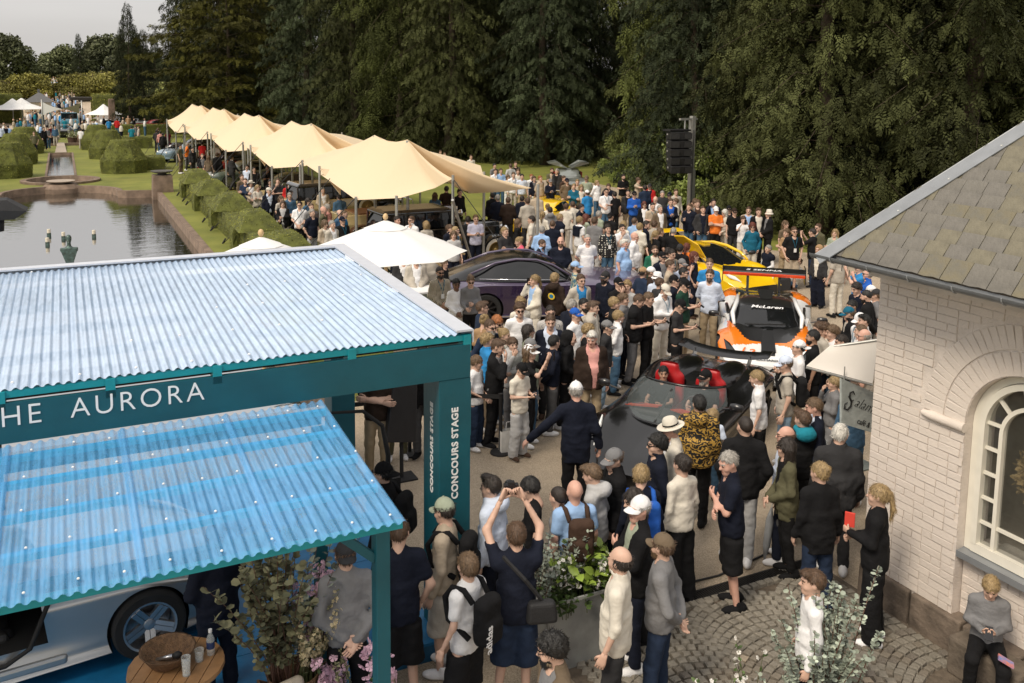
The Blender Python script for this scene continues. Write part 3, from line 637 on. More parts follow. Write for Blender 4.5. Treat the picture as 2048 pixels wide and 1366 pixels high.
# what stands behind the glass
t=thing('dried_wreath','dried straw wreath hanging behind the arched window','wreath',(NX+.3,WYC+.02,2.0))
V=[];n=900
a=rng.uniform(0,2*PI,n); P=np.stack([rng.normal(0,.03,n),.21*np.cos(a)+rng.normal(0,.03,n),.25*np.sin(a)+rng.normal(0,.035,n)],1)
v,f=scatter(SPR[0][0],SPR[0][1],P,rot_mats(n),np.full(n,.11)); o=ob('straw',mesh_from('straw',v,[f],[M('dried straw',(.42,.32,.16),.8,var=.3)]),t); o['kind']='stuff'
b=MB(); b.box((9.4,WYC,1.6),(.05,2.6,3.2)); b.box((8.9,WYC,.95),(1.2,2.2,.1)); b.box((8.9,WYC+1.2,1.7),(1.2,.05,3)); b.box((8.9,WYC,3.3),(1.2,2.6,.05)); hp(b,'inner_room',[M('room wall',(.32,.29,.24),.8)])
t=thing('folded_cloth','folded white and grey cloth lying on the inner window ledge','cloth',(NX+.33,WYC+.28,1.0))
b=MB(); b.box((0,0,.06),(.3,.5,.1)); bevel(b.build('cloth',M('folded cloth',(.5,.48,.42),.9,bump=1,bscale=9),t),.04,3)
# ------------------------------------------------------------------ roof
EX,EZ=7.42,3.98; UP=Vector((1,0,1.1)).normalized(); EA=Vector((0,-1,0)); NN=Vector((-1.1,0,1)).normalized(); O=Vector((EX,7.28,EZ))
slate=[M('slate grey',(.145,.135,.115),.6,var=.25,nscale=4,bump=.5,bscale=25),M('slate olive',(.155,.14,.098),.65,var=.3,nscale=5,bump=.5,bscale=25),M('slate ochre',(.175,.15,.09),.7,var=.35,nscale=6,bump=.5,bscale=25,color2=(.13,.125,.105)),M('slate dark',(.14,.13,.112),.55,var=.25,nscale=5,bump=.5,bscale=25)]
SW,SE=.245,.156
slm=[]
for k in range(8):
    b=MB(); w,h=SW-.008,SE*1.55; r=random.Random(k)
    pts=[(0,0),(w*.3,-.006*r.random()),(w*.7,.008*r.random()),(w,0.004*r.random()),(w,h),(0,h)]
    b.prism([(x,y,0) for x,y in pts],(0,0,.016)); slm.append(b.mesh('slate',slate[k%4]))
hipd=Vector((1.25,-1.25,1.25*1.1))
b=MB(); q=[O+NN*-.02, O+EA*7-NN*.02, O+EA*7+UP*4.5-NN*.02, O+UP*4.5+EA*(4.5*UP.x)-NN*.02]
b.prism(q,-NN*.05)
b.prism([O-NN*.02,O+Vector((6,0,0))-NN*.02,O+Vector((6,-3,3.3)),O+UP*4.5+EA*(4.5*UP.x)-NN*.02],(0,0,-.03)); hp(b,'roof_deck',[M('roof board',(.12,.1,.08),.9)])
ns=0
for r in range(22):
    v=r*SE-.03; x0=max(0,v*UP.x)            # the hip cuts each course
    u0=x0-(SW*.5 if r%2 else 0)+.0
    for c in range(20):
        u=u0+c*SW+(.18 if r%3==1 else 0)
        if u+SW<x0+.05: continue
        p=O+EA*u+UP*v+NN*.006
        if p.y<3.3: continue
        if u<x0+SE*.6:   # a cut slate beside the hip
            b=MB(); w=u+SW-x0-.0; e=SE*1.5*UP.x
            b.prism([(max(0,x0-u)+.01,0,0),(SW-.008,0,0),(SW-.008,SE*1.5,0),(min(SW-.01,max(0,x0-u)+e),SE*1.5,0)],(0,0,.012)); me=b.mesh('slate',slate[(r*3+c)%4])
        else: me=slm[rr.randrange(8)]
        o=ob('slate',me,house); o.matrix_parent_inverse=Matrix.Translation((-8,-YC,0))
        o.matrix_basis=frame(p,EA,UP,EA.cross(UP)*-1 if EA.cross(UP).dot(NN)<0 else EA.cross(UP))@Matrix.Rotation(rr.uniform(.035,.06),4,'X')@Matrix.Rotation(rr.uniform(-.012,.012),4,'Z'); ns+=1
b=MB(); H0=O-hipd.normalized()*.12; H1=O+hipd*3
sd=(EA-hipd.normalized()*EA.dot(hipd.normalized())).normalized(); sd=NN.cross(hipd).normalized()
if sd.dot(EA)<0: sd=-sd
N2=Vector((0,1.1,1)).normalized(); sd2=N2.cross(hipd).normalized()
if sd2.x<0: sd2=-sd2
for s_,nn in ((sd,NN),(sd2,N2)):
    b.prism([H0+nn*.035,H0+nn*.035+s_*.17,H1+nn*.035+s_*.17,H1+nn*.035],nn*.012)
hp(b,'hip_flashing',[zinc_m])
b=MB()
for k in range(9):
    p=O+hipd*(.12+k*.26)+sd*.13+NN*.05; b.box(p,(.014,.014,.014))
hp(b,'flashing_nail',[M('bright nail',(.7,.7,.68),.4)])
g=MB(); prof=[(.062*math.cos(a),.062*math.sin(a)) for a in np.linspace(PI,2*PI,10)]; prof=prof+[(x*.9,z) for x,z in prof[::-1]]
g.loft([[(EX-.07+x,y,EZ-.03+z) for x,z in prof] for y in (7.40,3.0)]); hp(g,'gutter',[M('galvanised gutter',(.22,.23,.235),.4,metal=.5)],smooth=True,angle=40)
for k in range(8):
    b=MB(); yb=7.1-k*.5; b.tube([(EX-.07+.067*math.cos(a),yb,EZ-.03+.067*math.sin(a)) for a in np.linspace(PI,2*PI,9)],.007,6); hp(b,'gutter_bracket',[zinc_m])
b=MB(); b.box((7.9,5.0,3.83),(.2,4.05,.2)); b.box((10.9,YC-.02,3.83),(5.6,.2,.2)); hp(b,'cornice',[brick_m])
# ================================================================== BLUE STAGE PAVILION
teal_d=M('dark teal paint',(.003,.078,.105),.5,var=.12,nscale=3,bump=.15,bscale=12)
teal_l=M('bright teal paint',(.004,.24,.28),.45,var=.12,nscale=4,bump=.15,bscale=20)
deck_m=M('blue stage deck',(.004,.125,.29),.55,var=.2,nscale=4,bump=.2,bscale=14)
let_m=M('white lettering',(.78,.78,.78),.5,var=0)
def sheetmat(name,c,a,rough):
    m=bpy.data.materials.new(name); m.use_nodes=True; t=m.node_tree; p=t.nodes['Principled BSDF']
    p.inputs['Base Color'].default_value=c+(1,); p.inputs['Roughness'].default_value=rough; p.inputs['Specular IOR Level'].default_value=.9
    p.inputs['Coat Weight'].default_value=.6; p.inputs['Coat Roughness'].default_value=.12; p.inputs['Alpha'].default_value=a
    tc=t.nodes.new('ShaderNodeTexCoord'); mp=t.nodes.new('ShaderNodeMapping'); mp.inputs['Scale'].default_value=(6,1.2,6)
    n=t.nodes.new('ShaderNodeTexNoise'); n.inputs['Scale'].default_value=3; n.inputs['Detail'].default_value=5; n.inputs['Roughness'].default_value=.65
    r=t.nodes.new('ShaderNodeMapRange'); r.inputs[1].default_value=.35; r.inputs[2].default_value=.7; r.inputs[3].default_value=max(0,a-.14); r.inputs[4].default_value=min(1,a+.12)
    t.links.new(tc.outputs['Object'],mp.inputs[0]); t.links.new(mp.outputs[0],n.inputs['Vector']); t.links.new(n.outputs['Fac'],r.inputs[0]); t.links.new(r.outputs[0],p.inputs['Alpha'])
    n2=t.nodes.new('ShaderNodeTexNoise'); n2.inputs['Scale'].default_value=140; n2.inputs['Detail'].default_value=2; t.links.new(tc.outputs['Object'],n2.inputs['Vector'])
    bp=t.nodes.new('ShaderNodeBump'); bp.inputs['Strength'].default_value=.35; bp.inputs['Distance'].default_value=.004; t.links.new(n2.outputs['Fac'],bp.inputs['Height']); t.links.new(bp.outputs[0],p.inputs['Normal'])
    return m
pc_up=sheetmat('pale blue corrugated plastic',(.53,.685,.90),.87,.2)
pc_lo=sheetmat('clear blue corrugated plastic',(.13,.43,.80),.60,.16)
def corr(name,x0,x1,ya,za,yb,zb,mat,parent,pitch=.076,amp=.011,seed=0,wave=.006):
    n=int(round((x1-x0)/pitch*6)); r=random.Random(seed); ph=r.uniform(0,6); b=MB(); rings=[]
    for yy in np.linspace(0,1,9):
        ring=[]
        for i in range(n+1):
            x=x0+(x1-x0)*i/n; s=math.sin(2*PI*x/pitch); s=math.copysign(abs(s)**.6,s)
            ring.append((x,ya+(yb-ya)*yy,za+(zb-za)*yy+amp*s+wave*math.sin(x*3.1+ph+yy*4)*(.3+yy*0)))
        rings.append(ring)
    b.loft(rings,closed=False,cap=False); return b.build(name,mat,parent,smooth=True,angle=60)
PX1=3.5; PYF,PYB=8.04,12.45
pav=thing('stage_pavilion','large teal stage pavilion with white lettering and pale blue corrugated roof','pavilion',(0,10.2,0))
def pp(b,name,m,parent=None,**k):
    o=b.build(name,m,parent or pav,**k)
    if parent is None: o.matrix_parent_inverse=Matrix.Translation((0,-10.2,0))
    return o
x=PX1-.14; k=0
while x>-5.5:
    w=.836; o=corr('corrugated_sheet',x-w-.04,x,PYF-.05,3.325,PYB,3.40,pc_up,pav,seed=k); o.matrix_parent_inverse=Matrix.Translation((0,-10.2,0)); o.location.z=.003*(k%2); x-=w; k+=1
b=MB()
for xx in np.arange(PX1-.3,-5.5,-.456):
    for yy in (8.12,8.95,9.85,10.75,11.65,12.35):
        if int(xx*7+yy*3)%3==0: b.lathe([(.012,0),(.012,.008),(.003,.014)],6,(xx+.02*math.sin(xx*9+yy),yy,3.325+.075*(yy-8)/4.45+.012))
o=pp(b,'roof_screw',[M('bright screw cap',(.8,.8,.78),.3)]); o['kind']='stuff'
flash=M('pale grey flashing',(.55,.58,.64),.35,var=.05)
b=MB(); b.box((-1.0,PYB+.05,3.44),(9.0,.16,.02)); b.box((-1.0,PYB+.13,3.39),(9.0,.012,.12)); pp(b,'back_flashing',[flash])
b=MB(); b.bar((PX1-.07,PYF-.06,3.36),(PX1-.07,PYB+.128,3.445),.17,.02); b.bar((PX1+.02,PYF-.06,3.30),(PX1+.02,PYB+.12,3.385),.012,.13); pp(b,'side_flashing',[flash])
for i,yy in enumerate((8.95,9.85,10.75,11.65,12.3)):
    b=MB(); b.box((-1.0,yy,3.27+.075*(yy-8)/4.45),(8.9,.07,.07)); pp(b,'purlin',[M('blue purlin paint',(.02,.25,.45),.5)])
b=MB(); b.bar((-5.5,PYF-.02,3.285),(PX1,PYF-.02,3.285),.05,.055); pp(b,'eave_rail',[teal_l])
for xx in (PX1-.04,2.3,1.1,.25,-.55):
    b=MB(); b.box((xx,PYF-.03,3.235),(.075,.07,.16)); b.bar((xx,PYF+.01,3.2),(xx,PYF+.5,3.26),.07,.06); pp(b,'eave_bracket',[teal_l])
b=MB(); b.box((-1,PYF+.35,3.235),(8.9,.5,.015)); b.box((-1.0,PYF+.1,3.23),(8.9,.03,.06)); pp(b,'truss_shade_sheet',[M('dark brown board',(.05,.032,.025),.8)])  # dark brown sheet: the shade around the truss put into its colour
b=MB()
for k in range(16):
    x=3.3-k*.5; b.tube([(x,8.13,3.225),(x-.24,8.2,3.285),(x-.48,8.13,3.225)],.012,6)
pp(b,'black_truss',[M('black steel',(.012,.012,.012),.5)])
b=MB(); b.box((1.39,PYF-.04,3.055),(4.2,.05,.33)); pp(b,'fascia_board',[teal_d])
b=MB(); b.box((-3.12,PYF-.043,3.055),(4.8,.05,.33)); pp(b,'fascia_board',[teal_d])
b=MB(); b.box((3.475,10.3,3.05),(.05,4.35,.30)); b.box((-1,12.35,3.05),(8.9,.05,.30)); pp(b,'fascia_board',[teal_d])
pil=[]
for (xa,xb,ya,yb) in ((3.165,3.497,7.98,8.42),(3.16,3.49,12.0,12.4)):
    b=MB(); b.box(((xa+xb)/2,(ya+yb)/2,1.445),(xb-xa,yb-ya,2.885)); o=bevel(pp(b,'pillar',[teal_d]),.006,1); pil.append(o)
b=MB(); b.box((3.503,8.1,2.55),(.012,.2,.55)); pp(b,'pillar_panel',[M('mid teal paint',(.01,.17,.22),.5)])
# platform in wide planks
b=MB(); b.box((-1.2,10.2,.085),(8.8,4.5,.17)); pp(b,'platform_base',[M('platform side',(.003,.07,.15),.6)])
yy=7.95; k=0
while yy<12.4:
    b=MB(); b.box((-1.2,yy+.3,.187),(8.8,.592,.03)); pp(b,'deck_board',[deck_m]); yy+=.6
# lettering
P0=onY(25,852,PYF-.07); P1=onY(409,798,PYF-.07)
me=text_mesh('lettering','THE  AURORA',.235,let_m,.004,spacing=1.22,offset=-.002)
xs=[v.co.x for v in me.vertices]; wx=max(xs)-min(xs)
Tx=onY(-8,862,PYF-.07)
sx=(P1.x-Tx.x+.13)/wx
o=ob('lettering',me,pav); o.matrix_parent_inverse=Matrix.Translation((0,-10.2,0))
o.matrix_basis=frame((P1.x-sx*max(xs),PYF-.066,P1.z-.005),(sx,0,0),(0,0,1),(0,-1,0))
for (side,p0,p1) in (('f',(907,998),(912,815)),('s',(868,990),(872,812))):
    me=text_mesh('lettering','CONCOURS STAGE',.1,let_m,.003,spacing=1.1,offset=.003)
    xs=[v.co.x for v in me.vertices]; L=max(xs)-min(xs)
    if side=='f': a=onY(*p0,7.98); c=onY(*p1,7.98); s=(c.z-a.z)/L; mm=frame((3.33+.03,7.978,a.z),(0,0,s),(-.95,0,0),(0,-1,0))
    else: a=onX(*p0,3.165); c=onX(*p1,3.165); s=(c.z-a.z)/L; mm=frame((3.163,8.19-.035,a.z),(0,0,s),(0,.95,0),(-1,0,0))
    o=ob('lettering',me,pav); o.matrix_parent_inverse=Matrix.Translation((0,-10.2,0)); o.matrix_basis=mm
# porch in front
LX,LY0,LY1,LZ0,LZ1=2.02,5.72,7.92,2.745,2.865
por=thing('porch_canopy','lower clear blue corrugated canopy on teal posts before the stage','canopy',(0,6.8,0))
def qp(b,name,m,**k):
    o=b.build(name,m,por,**k); o.matrix_parent_inverse=Matrix.Translation((0,-6.8,0)); return o
x=LX; k=0
while x>-1.6:
    w=.836; o=corr('corrugated_sheet',x-w-.06,x,LY0-.03,LZ0,LY1+.06,LZ1,pc_lo,por,seed=k+40,wave=.018); o.matrix_parent_inverse=Matrix.Translation((0,-6.8,0)); o.location.z=.004*(k%2); x-=w; k+=1
b=MB()
for yy in (5.8,6.32,6.84,7.36,7.82):
    for i,xx in enumerate(np.arange(LX-.06,-1.6,-.29)):
        b.lathe([(.009,0),(.009,.007),(.003,.011)],6,(xx+.03*math.sin(i*5+yy*3),yy+.02*math.sin(i*3.),LZ0+(LZ1-LZ0)*(yy-LY0)/(LY1-LY0)+.014))
o=qp(b,'roof_screw',[MATS['bright screw cap']]); o['kind']='stuff'
cy=M('cyan purlin paint',(.0,.42,.72),.5)
for yy in (6.32,6.84,7.36,7.82):
    b=MB(); z=LZ0+(LZ1-LZ0)*(yy-LY0)/(LY1-LY0); b.box((.2,yy,z-.045),(3.6,.06,.05)); qp(b,'purlin',[cy])
b=MB(); b.box((.2,LY0+.04,LZ0-.038),(3.6,.05,.05)); qp(b,'eave_rail',[teal_l])
for xx,yy in ((1.93,6.02),(1.93,7.8),(-1.5,6.02)):
    b=MB(); b.box((xx,yy,1.34),(.105,.12,2.68)); bevel(qp(b,'post',[teal_d]),.004,1)
b=MB(); b.box((.2,6.02,2.66),(3.5,.06,.07)); b.box((.2,7.8,2.76),(3.5,.06,.07)); b.box((1.94,6.9,2.69),(.05,1.7,.06)); qp(b,'beam',[teal_d])
b=MB(); b.bar((1.88,6.02,2.35),(1.56,6.02,2.64),.06,.06); qp(b,'brace',[teal_d])
yy=5.2
while yy<7.6:
    b=MB(); b.box((.2,yy+.3,.1),(4.3,.592,.2)); qp(b,'deck_board',[deck_m]); yy+=.6
# ================================================================== PARASOLS, TENTS
canv=bpy.data.materials.new('white canvas'); canv.use_nodes=True
def cloth_mat(m,c,tr,c2=None):
    t=m.node_tree; p=t.nodes['Principled BSDF']; p.inputs['Base Color'].default_value=c+(1,); p.inputs['Roughness'].default_value=.85
    tl=t.nodes.new('ShaderNodeBsdfTranslucent'); tl.inputs[0].default_value=(c2 or c)+(1,); mx=t.nodes.new('ShaderNodeMixShader'); mx.inputs[0].default_value=tr
    o=t.nodes['Material Output']; t.links.new(p.outputs[0],mx.inputs[1]); t.links.new(tl.outputs[0],mx.inputs[2]); t.links.new(mx.outputs[0],o.inputs[0])
    tc=t.nodes.new('ShaderNodeTexCoord'); n=t.nodes.new('ShaderNodeTexNoise'); n.inputs['Scale'].default_value=2.2; n.inputs['Detail'].default_value=4; t.links.new(tc.outputs['Object'],n.inputs['Vector'])
    bp=t.nodes.new('ShaderNodeBump'); bp.inputs['Strength'].default_value=.25; bp.inputs['Distance'].default_value=.06; t.links.new(n.outputs['Fac'],bp.inputs['Height']); t.links.new(bp.outputs[0],p.inputs['Normal'])
cloth_mat(canv,(.86,.86,.85),.2)
def parasol(label,c,corners,top,zc):
    t=thing('parasol',label,'parasol',(c.x,c.y,0),0,'square white parasols behind the stage')
    cs=[Vector(p)-Vector((c.x,c.y,0)) for p in corners]; apex=Vector((0,0,top)); b=MB(); n=len(cs); rings=[]
    for s in (0.02,.3,.3001,.65,1.0):
        ring=[]
        for i in range(n):
            for q in np.linspace(0,1,6)[:-1]:
                e=cs[i]*(1-q)+cs[(i+1)%n]*q; sagv=4*q*(1-q); p=apex*(1-s)+e*s; p-= (e-Vector((0,0,e.z)))*.015*sagv*s; p.z+=.0*sagv; ring.append(p)
        rings.append(ring)
    b.loft(rings,cap=False); b.build('canopy',canv,t,smooth=True,angle=25)
    b=MB(); ap=[apex*(1-.27)+cs[i]*.27 for i in range(n)]; ring=[]
    rr_=[[apex*(1-s)+ (cs[i]*(1-q)+cs[(i+1)%n]*q)*s+Vector((0,0,.014)) for i in range(n) for q in (0,.5)] for s in (.02,.27)]
    b.loft(rr_,cap=False); b.build('vent_cap',canv,t,smooth=True,angle=25)
    b=MB(); b.lathe([(.015,0),(.04,.02),(.055,.065),(.04,.11),(.015,.13)],14,(0,0,top+.01)); b.build('finial',M('pale wood',(.6,.42,.22),.5),t,True)
    b=MB(); b.tube([(0,0,0),(0,0,top)],.035,10); b.build('pole',M('pale wood',(.6,.42,.22),.5),t,True,50)
    for i in range(n):
        b=MB(); b.bar((0,0,top-.12),tuple(cs[i]*.97),.025,.035); b.build('rib',M('pale wood',(.6,.42,.22),.5),t)
c=at(771,441,3.05)
cr=[at(918,497,2.45),at(868,522,2.45)]
parasol('large white square parasol with wooden knob behind the stage corner',c,[c+Vector((1.6*math.cos(a),1.6*math.sin(a),-.6)) for a in np.arange(-.39,5.6,PI/4)],3.05,2.45)
c=at(522,474,3.0)
parasol('smaller white square parasol at the hedge end, partly behind the roof edge',c,[c+Vector((1.45*math.cos(a),1.45*math.sin(a),-.6)) for a in np.arange(-.39,5.6,PI/4)],3.0,2.4)
tentm=bpy.data.materials.new('cream stretch fabric'); tentm.use_nodes=True; cloth_mat(tentm,(.80,.655,.455),.2,(.73,.56,.37))
steel=M('galvanised pole',(.40,.40,.38),.4,metal=.5,var=.12,nscale=8)
rope_m=M('dark guy strap',(.02,.02,.02),.8,var=0)
BD=[(605,325,2.62),(660,362,2.5),(712,400,2.15),(800,396,2.3),(870,376,2.6),(906,357,2.95),(938,387,2.3),(1000,384,2.5),(1063,376,2.72),(1010,362,2.8),(967,351,2.85),(961,331,2.75),(900,313,2.9),(840,298,2.9),(770,290,2.75),(690,292,2.7),(640,300,2.75)]
bd=[at(x,y,z) for x,y,z in BD]
pa,pb=at(749,270,3.95),at(815,279,3.95)
TREF=Vector((7.2,23,0))
def tent_mesh():
    n=len(bd); bs=[]
    for i in range(n):
        a,b_=bd[i],bd[(i+1)%n]
        for q in (0,.25,.5,.75): bs.append(a.lerp(b_,q))
    rings=[]; S=np.linspace(0,1,13)
    ax=(pb-pa); Lx=ax.length
    rid=[]
    for p in bs:
        u=max(0,min(1,(p-pa).dot(ax)/Lx**2)); r=pa.lerp(pb,u); r=r-Vector((0,0,.14*4*u*(1-u))); rid.append((r,u))
    for s in S:
        ring=[]
        for p,(r,u) in zip(bs,rid):
            q=r.lerp(p,s); h=(1-s); pk=max(0,1-2.2*min(u,1-u))
            q.z=p.z+(r.z-p.z)*(h**1.3*.85+.15*h**3) if True else q.z
            ring.append(q-TREF)
        rings.append(ring)
    b=MB(); b.loft(rings,cap=False); return b.mesh('canopy',tentm,True)
TM=tent_mesh()
TG='row of cream stretch tents'
TL=['nearest cream stretch tent, with the long right tip','second cream stretch tent of the row, just behind the nearest','third cream stretch tent of the row, counted from the stage','fourth cream stretch tent, low left corner over parked classics','farthest cream stretch tent at the lawn end']
for i,(dx,dy) in enumerate([(0,0),(-.35,10.6),(-.75,19.6),(-1.0,28.8),(-1.3,36.2)]):
    t=thing('stretch_tent',TL[i],'tent',(TREF.x+dx,TREF.y+dy,0),0,TG)
    ob('canopy',TM,t)
    poles=[(605,325,2.62),(639,338,2.75),(712,400,2.15),(793,398,2.3),(906,357,2.95),(1076,376,2.75),(968,350,2.85),(840,298,2.9),(690,292,2.7)]
    for (px,py,z) in poles:
        p=at(px,py,z)-TREF; b=MB(); b.tube([(p.x,p.y,0),(p.x,p.y,z+.1)],.045,8); b.build('pole',steel,t,True,50)
    for p in (pa,pb):
        q=p-TREF; b=MB(); b.tube([(q.x,q.y,0),(q.x,q.y,p.z-.03)],.05,8); b.build('pole',steel,t,True,50)
    for (px,py,z) in ((605,325,2.62),(660,362,2.5),(712,400,2.15)):
        p=at(px,py,z)-TREF; b=MB(); g=Vector((4.85-TREF.x-dx,p.y-1.6,.03)); b.tube([p+Vector((0,0,.08)),g],.014,5); b.tube([g+Vector((-.05,0,-.02)),g+Vector((.06,-.02,.16))],.03,5); b.build('guy_strap',rope_m,t)
    p=at(906,357,2.95)-TREF; b=MB(); b.tube([p,Vector((p.x-.6,p.y-1.6,0))],.013,5); b.tube([p,Vector((p.x+1.6,p.y-1.9,0))],.013,5); b.build('guy_strap',rope_m,t)
    flap=MB(); a=Vector((at(639,338,2.75)-TREF)); flap.prism([a,a+Vector((.35,-1.3,-.75)),a+Vector((.9,.5,-.15))],(0,0,.02)); flap.build('corner_flap',tentm,t)
# props of the nearest tent: a slanted metal strut
t=thing('slanted_strut','slanted steel tent strut propped before the black vintage car','strut',at(950,545,0)); p=at(950,545,0)
q=at(905,400,2.5)-p; b=MB(); b.tube([(0,0,0),tuple(q)],.04,8); b.build('tube',steel,t,True,50); b=MB(); b.box((0,0,.02),(.25,.25,.03)); b.build('foot',steel,t)
# ================================================================== LOUDSPEAKER TOWER
P=at(1378,452,0); S=P.y/27.0
tw=thing('speaker_tower','grey aluminium mast carrying black line array loudspeakers among the trees','loudspeaker mast',(P.x,P.y,0))
zt=onY(1379,232,P.y).z
b=MB(); b.box((0,0,zt*.5),(.16,.2,zt)); b.box((.13,0,zt*.27),(.08,.16,zt*.5)); b.box((-.11,0,zt*.75),(.05,.14,zt*.45)); b.build('mast',steel,tw)
b=MB(); b.box((-.02,-.12,zt*.45),(.03,.02,zt*.85)); b.build('mast_groove',M('dark groove',(.06,.06,.06),.6),tw)
b=MB(); b.bar((.2,0,zt-.12),(-.7,-.1,zt-.12),.1,.08); b.tube([(-.45,-.1,zt-.15),(-.45,-.1,zt-.65)],.03,6); b.build('lifting_arm',steel,tw)
blk=M('black loudspeaker',(.009,.009,.01),.55,var=.2)
s=thing('line_array','stack of black loudspeaker boxes hung from the grey mast','loudspeaker',(onY(1354,300,P.y-.3).x,P.y-.15,0))
zt2=onY(1355,262,P.y).z; zb=onY(1355,341,P.y).z; h=(zt2-zb)/5
w=abs(onY(1336,300,P.y).x-onY(1373,300,P.y).x)
for k in range(5):
    z=zt2-h*(k+.5); b=MB(); ti=.05*k
    b.box((0,0,0),(w*.95,.5,h*.93),taper=1); o=b.build('speaker_box',blk,s); o.location=(-.02,-.25-.02*k*k*.3,z); o.rotation_euler=(.06*k,0,math.radians(-12)); bevel(o,.015,1)
    b=MB(); b.box((-w*.3,-.285,0),(w*.42,.02,h*.75)); b.box((w*.32,-.285,0),(w*.36,.02,h*.7)); b.build('speaker_grille',M('speaker grille',(.02,.02,.02),.7,bump=.6,bscale=90),o)
    b=MB(); b.box((-w*.58,-.1,h*.2),(.03,.06,.06)); b.build('speaker_handle',steel,o)
b=MB(); b.box((0,-.1,zt2+.05),(w*1.1,.5,.07)); b.build('rigging_frame',blk,s)
# ================================================================== PAVING, DRAIN
joint_m=M('paving joints',(.12,.095,.07),.95,var=.3,nscale=12,bump=.6,bscale=40)
ext=[(4.2,7.55),(5.6,7.66),(7.98,7.66),(7.98,3.0),(4.2,3.0)]
pav_o=sheet('cobbled_pavement',[ext],.010,joint_m)
cst=[M('sett grey',(.215,.195,.16),.85,var=.25,nscale=9,bump=.7,bscale=30),M('sett brown',(.19,.165,.13),.85,var=.25,nscale=9,bump=.7,bscale=30),M('sett pale',(.33,.275,.205),.85,var=.2,nscale=9,bump=.7,bscale=30),M('sett dark',(.16,.14,.115),.85,var=.25,nscale=9,bump=.7,bscale=30)]
cm=[]
for k in range(10):
    r=random.Random(k); b=MB(); b.box((0,0,.012),(.094+r.uniform(-.008,.01),.088+r.uniform(-.01,.006),.05),taper=.86); me=b.mesh('cobblestone',cst[(0,1,0,3,1,0,1,2,0,3)[k]])
    bm=bmesh.new(); bm.from_mesh(me); bmesh.ops.bevel(bm,geom=[e for e in bm.edges if e.verts[0].co.z>0 and e.verts[1].co.z>0],offset=.01,segments=1,affect='EDGES')
    for v in bm.verts: v.co+=Vector((r.uniform(-.006,.006),r.uniform(-.006,.006),r.uniform(-.003,.003)))
    bm.to_mesh(me); bm.free(); cm.append(me)
stones=[]; W=1.25; r=random.Random(9)
y0=7.62
for j in range(36):
    for cx in np.arange(3.9,8.6,W):
        R=W*.76; n=12; a0=math.asin(W/2/R)
        for i in range(n):
            a=-a0+2*a0*(i+.5)/n; x=cx+R*math.sin(a)*1.0; y=y0-j*.104+R*(math.cos(a)-math.cos(a0))-.28
            if 4.35<x<7.9 and 4.9<y<7.56: stones.append((x,y,-a+r.uniform(-.08,.08)))
i=0
while i<24: stones.append((5.4+i*.108,7.61,r.uniform(-.06,.06))); i+=1
stones=[s for s in stones if s[1]>5.6 and s[0]>4.3 and not (s[0]>7.88)]
stones.sort(key=lambda s:(s[0]-0)**2*.2+s[1]**2+(0 if s[0]>5.2 else 6))
print('stones',len(stones))
rest=MB()
for i,(x,y,a) in enumerate(stones):
    me=cm[9 if r.random()<.02 else (7 if r.random()<.04 else r.randrange(7))]; m=Matrix.Translation((x,y,.016+r.uniform(-.005,.006)))@Matrix.Rotation(a,4,'Z')@Matrix.Rotation(r.uniform(-.05,.05),4,'X')
    if i<300: o=ob('cobblestone',me,pav_o); o.matrix_basis=m
    else: rest.add([m@v.co for v in me.vertices],[tuple(p.vertices) for p in me.polygons])
o=rest.build('more_cobblestones',[cst[0]],pav_o); o['kind']='stuff'
dr=thing('drain_channel','long black slotted drain grate along the paving edge','drain',(6.7,7.75,0))
dk=M('cast iron',(.022,.02,.018),.5,metal=.4,var=.2)
b=MB(); b.box((0,.075,.014),(2.6,.02,.02)); b.box((0,-.075,.014),(2.6,.02,.02)); b.build('frame',dk,dr)
b=MB(); b.box((0,0,.007),(2.6,.14,.004)); b.build('channel',M('drain shadow',(.004,.004,.004),.9),dr)
b=MB()
for k in range(86): b.box((-1.28+k*.03,0,.016),(.012,.135,.014))
o=b.build('grate_bars',dk,dr); o['kind']='stuff'
b=MB(); b.tube([(5.2,7.95,.02),(6,8.02,.02),(6.7,7.98,.02),(7.4,8.1,.02),(7.9,8.2,.02)],.012,6); tag(b.build('black_cable',rope_m,smooth=True),'thin black cable snaking on the gravel behind the drain','cable')
# ================================================================== CAFE SIGN AND AWNING BY THE HOUSE CORNER
aw=thing('shade_awning','pale grey fabric awning stretched from the house corner','awning',(8.4,8.0,0))
A=at(1612,735,2.28); A2=at(1660,694,2.5); B2=at(1757,680,2.65); C2=at(1745,770,2.1); 
aw_m=bpy.data.materials.new('grey awning fabric'); aw_m.use_nodes=True; cloth_mat(aw_m,(.86,.82,.76),.2)
b=MB(); rings=[]
for s in np.linspace(0,1,9):
    l=A.lerp(C2,s); u=A2.lerp(B2,s); rings.append([l.lerp(u,q)-Vector((8.4,8,0))-Vector((0,0,.10*math.sin(PI*s)*math.sin(PI*q)-.02)) for q in np.linspace(0,1,7)])
b.loft(rings,closed=False,cap=False); b.build('fabric',aw_m,aw,smooth=True)
b=MB(); b.tube([A2-Vector((8.4,8,0)),B2-Vector((8.4,8,0))],.018,8); b.tube([A-Vector((8.4,8,0)),C2-Vector((8.4,8,0))],.015,8); b.build('awning_bar',steel,aw,True,50)
SG=[onY(1683,757,7.95),onY(1683,847,7.95),onY(1760,870,7.95),onY(1760,790,7.95)]
sg=thing('cafe_sign','grey painted hanging board with black script lettering beside the house corner','sign',(SG[0].x,7.95,0))
gm=M('weathered grey board',(.42,.46,.44),.8,var=.2,nscale=7,bump=.3,bscale=20)
o0=Vector((SG[0].x,7.95,0)); b=MB(); b.prism([p-o0 for p in SG],(0,.03,0)); b.build('board',gm,sg)
b=MB(); 
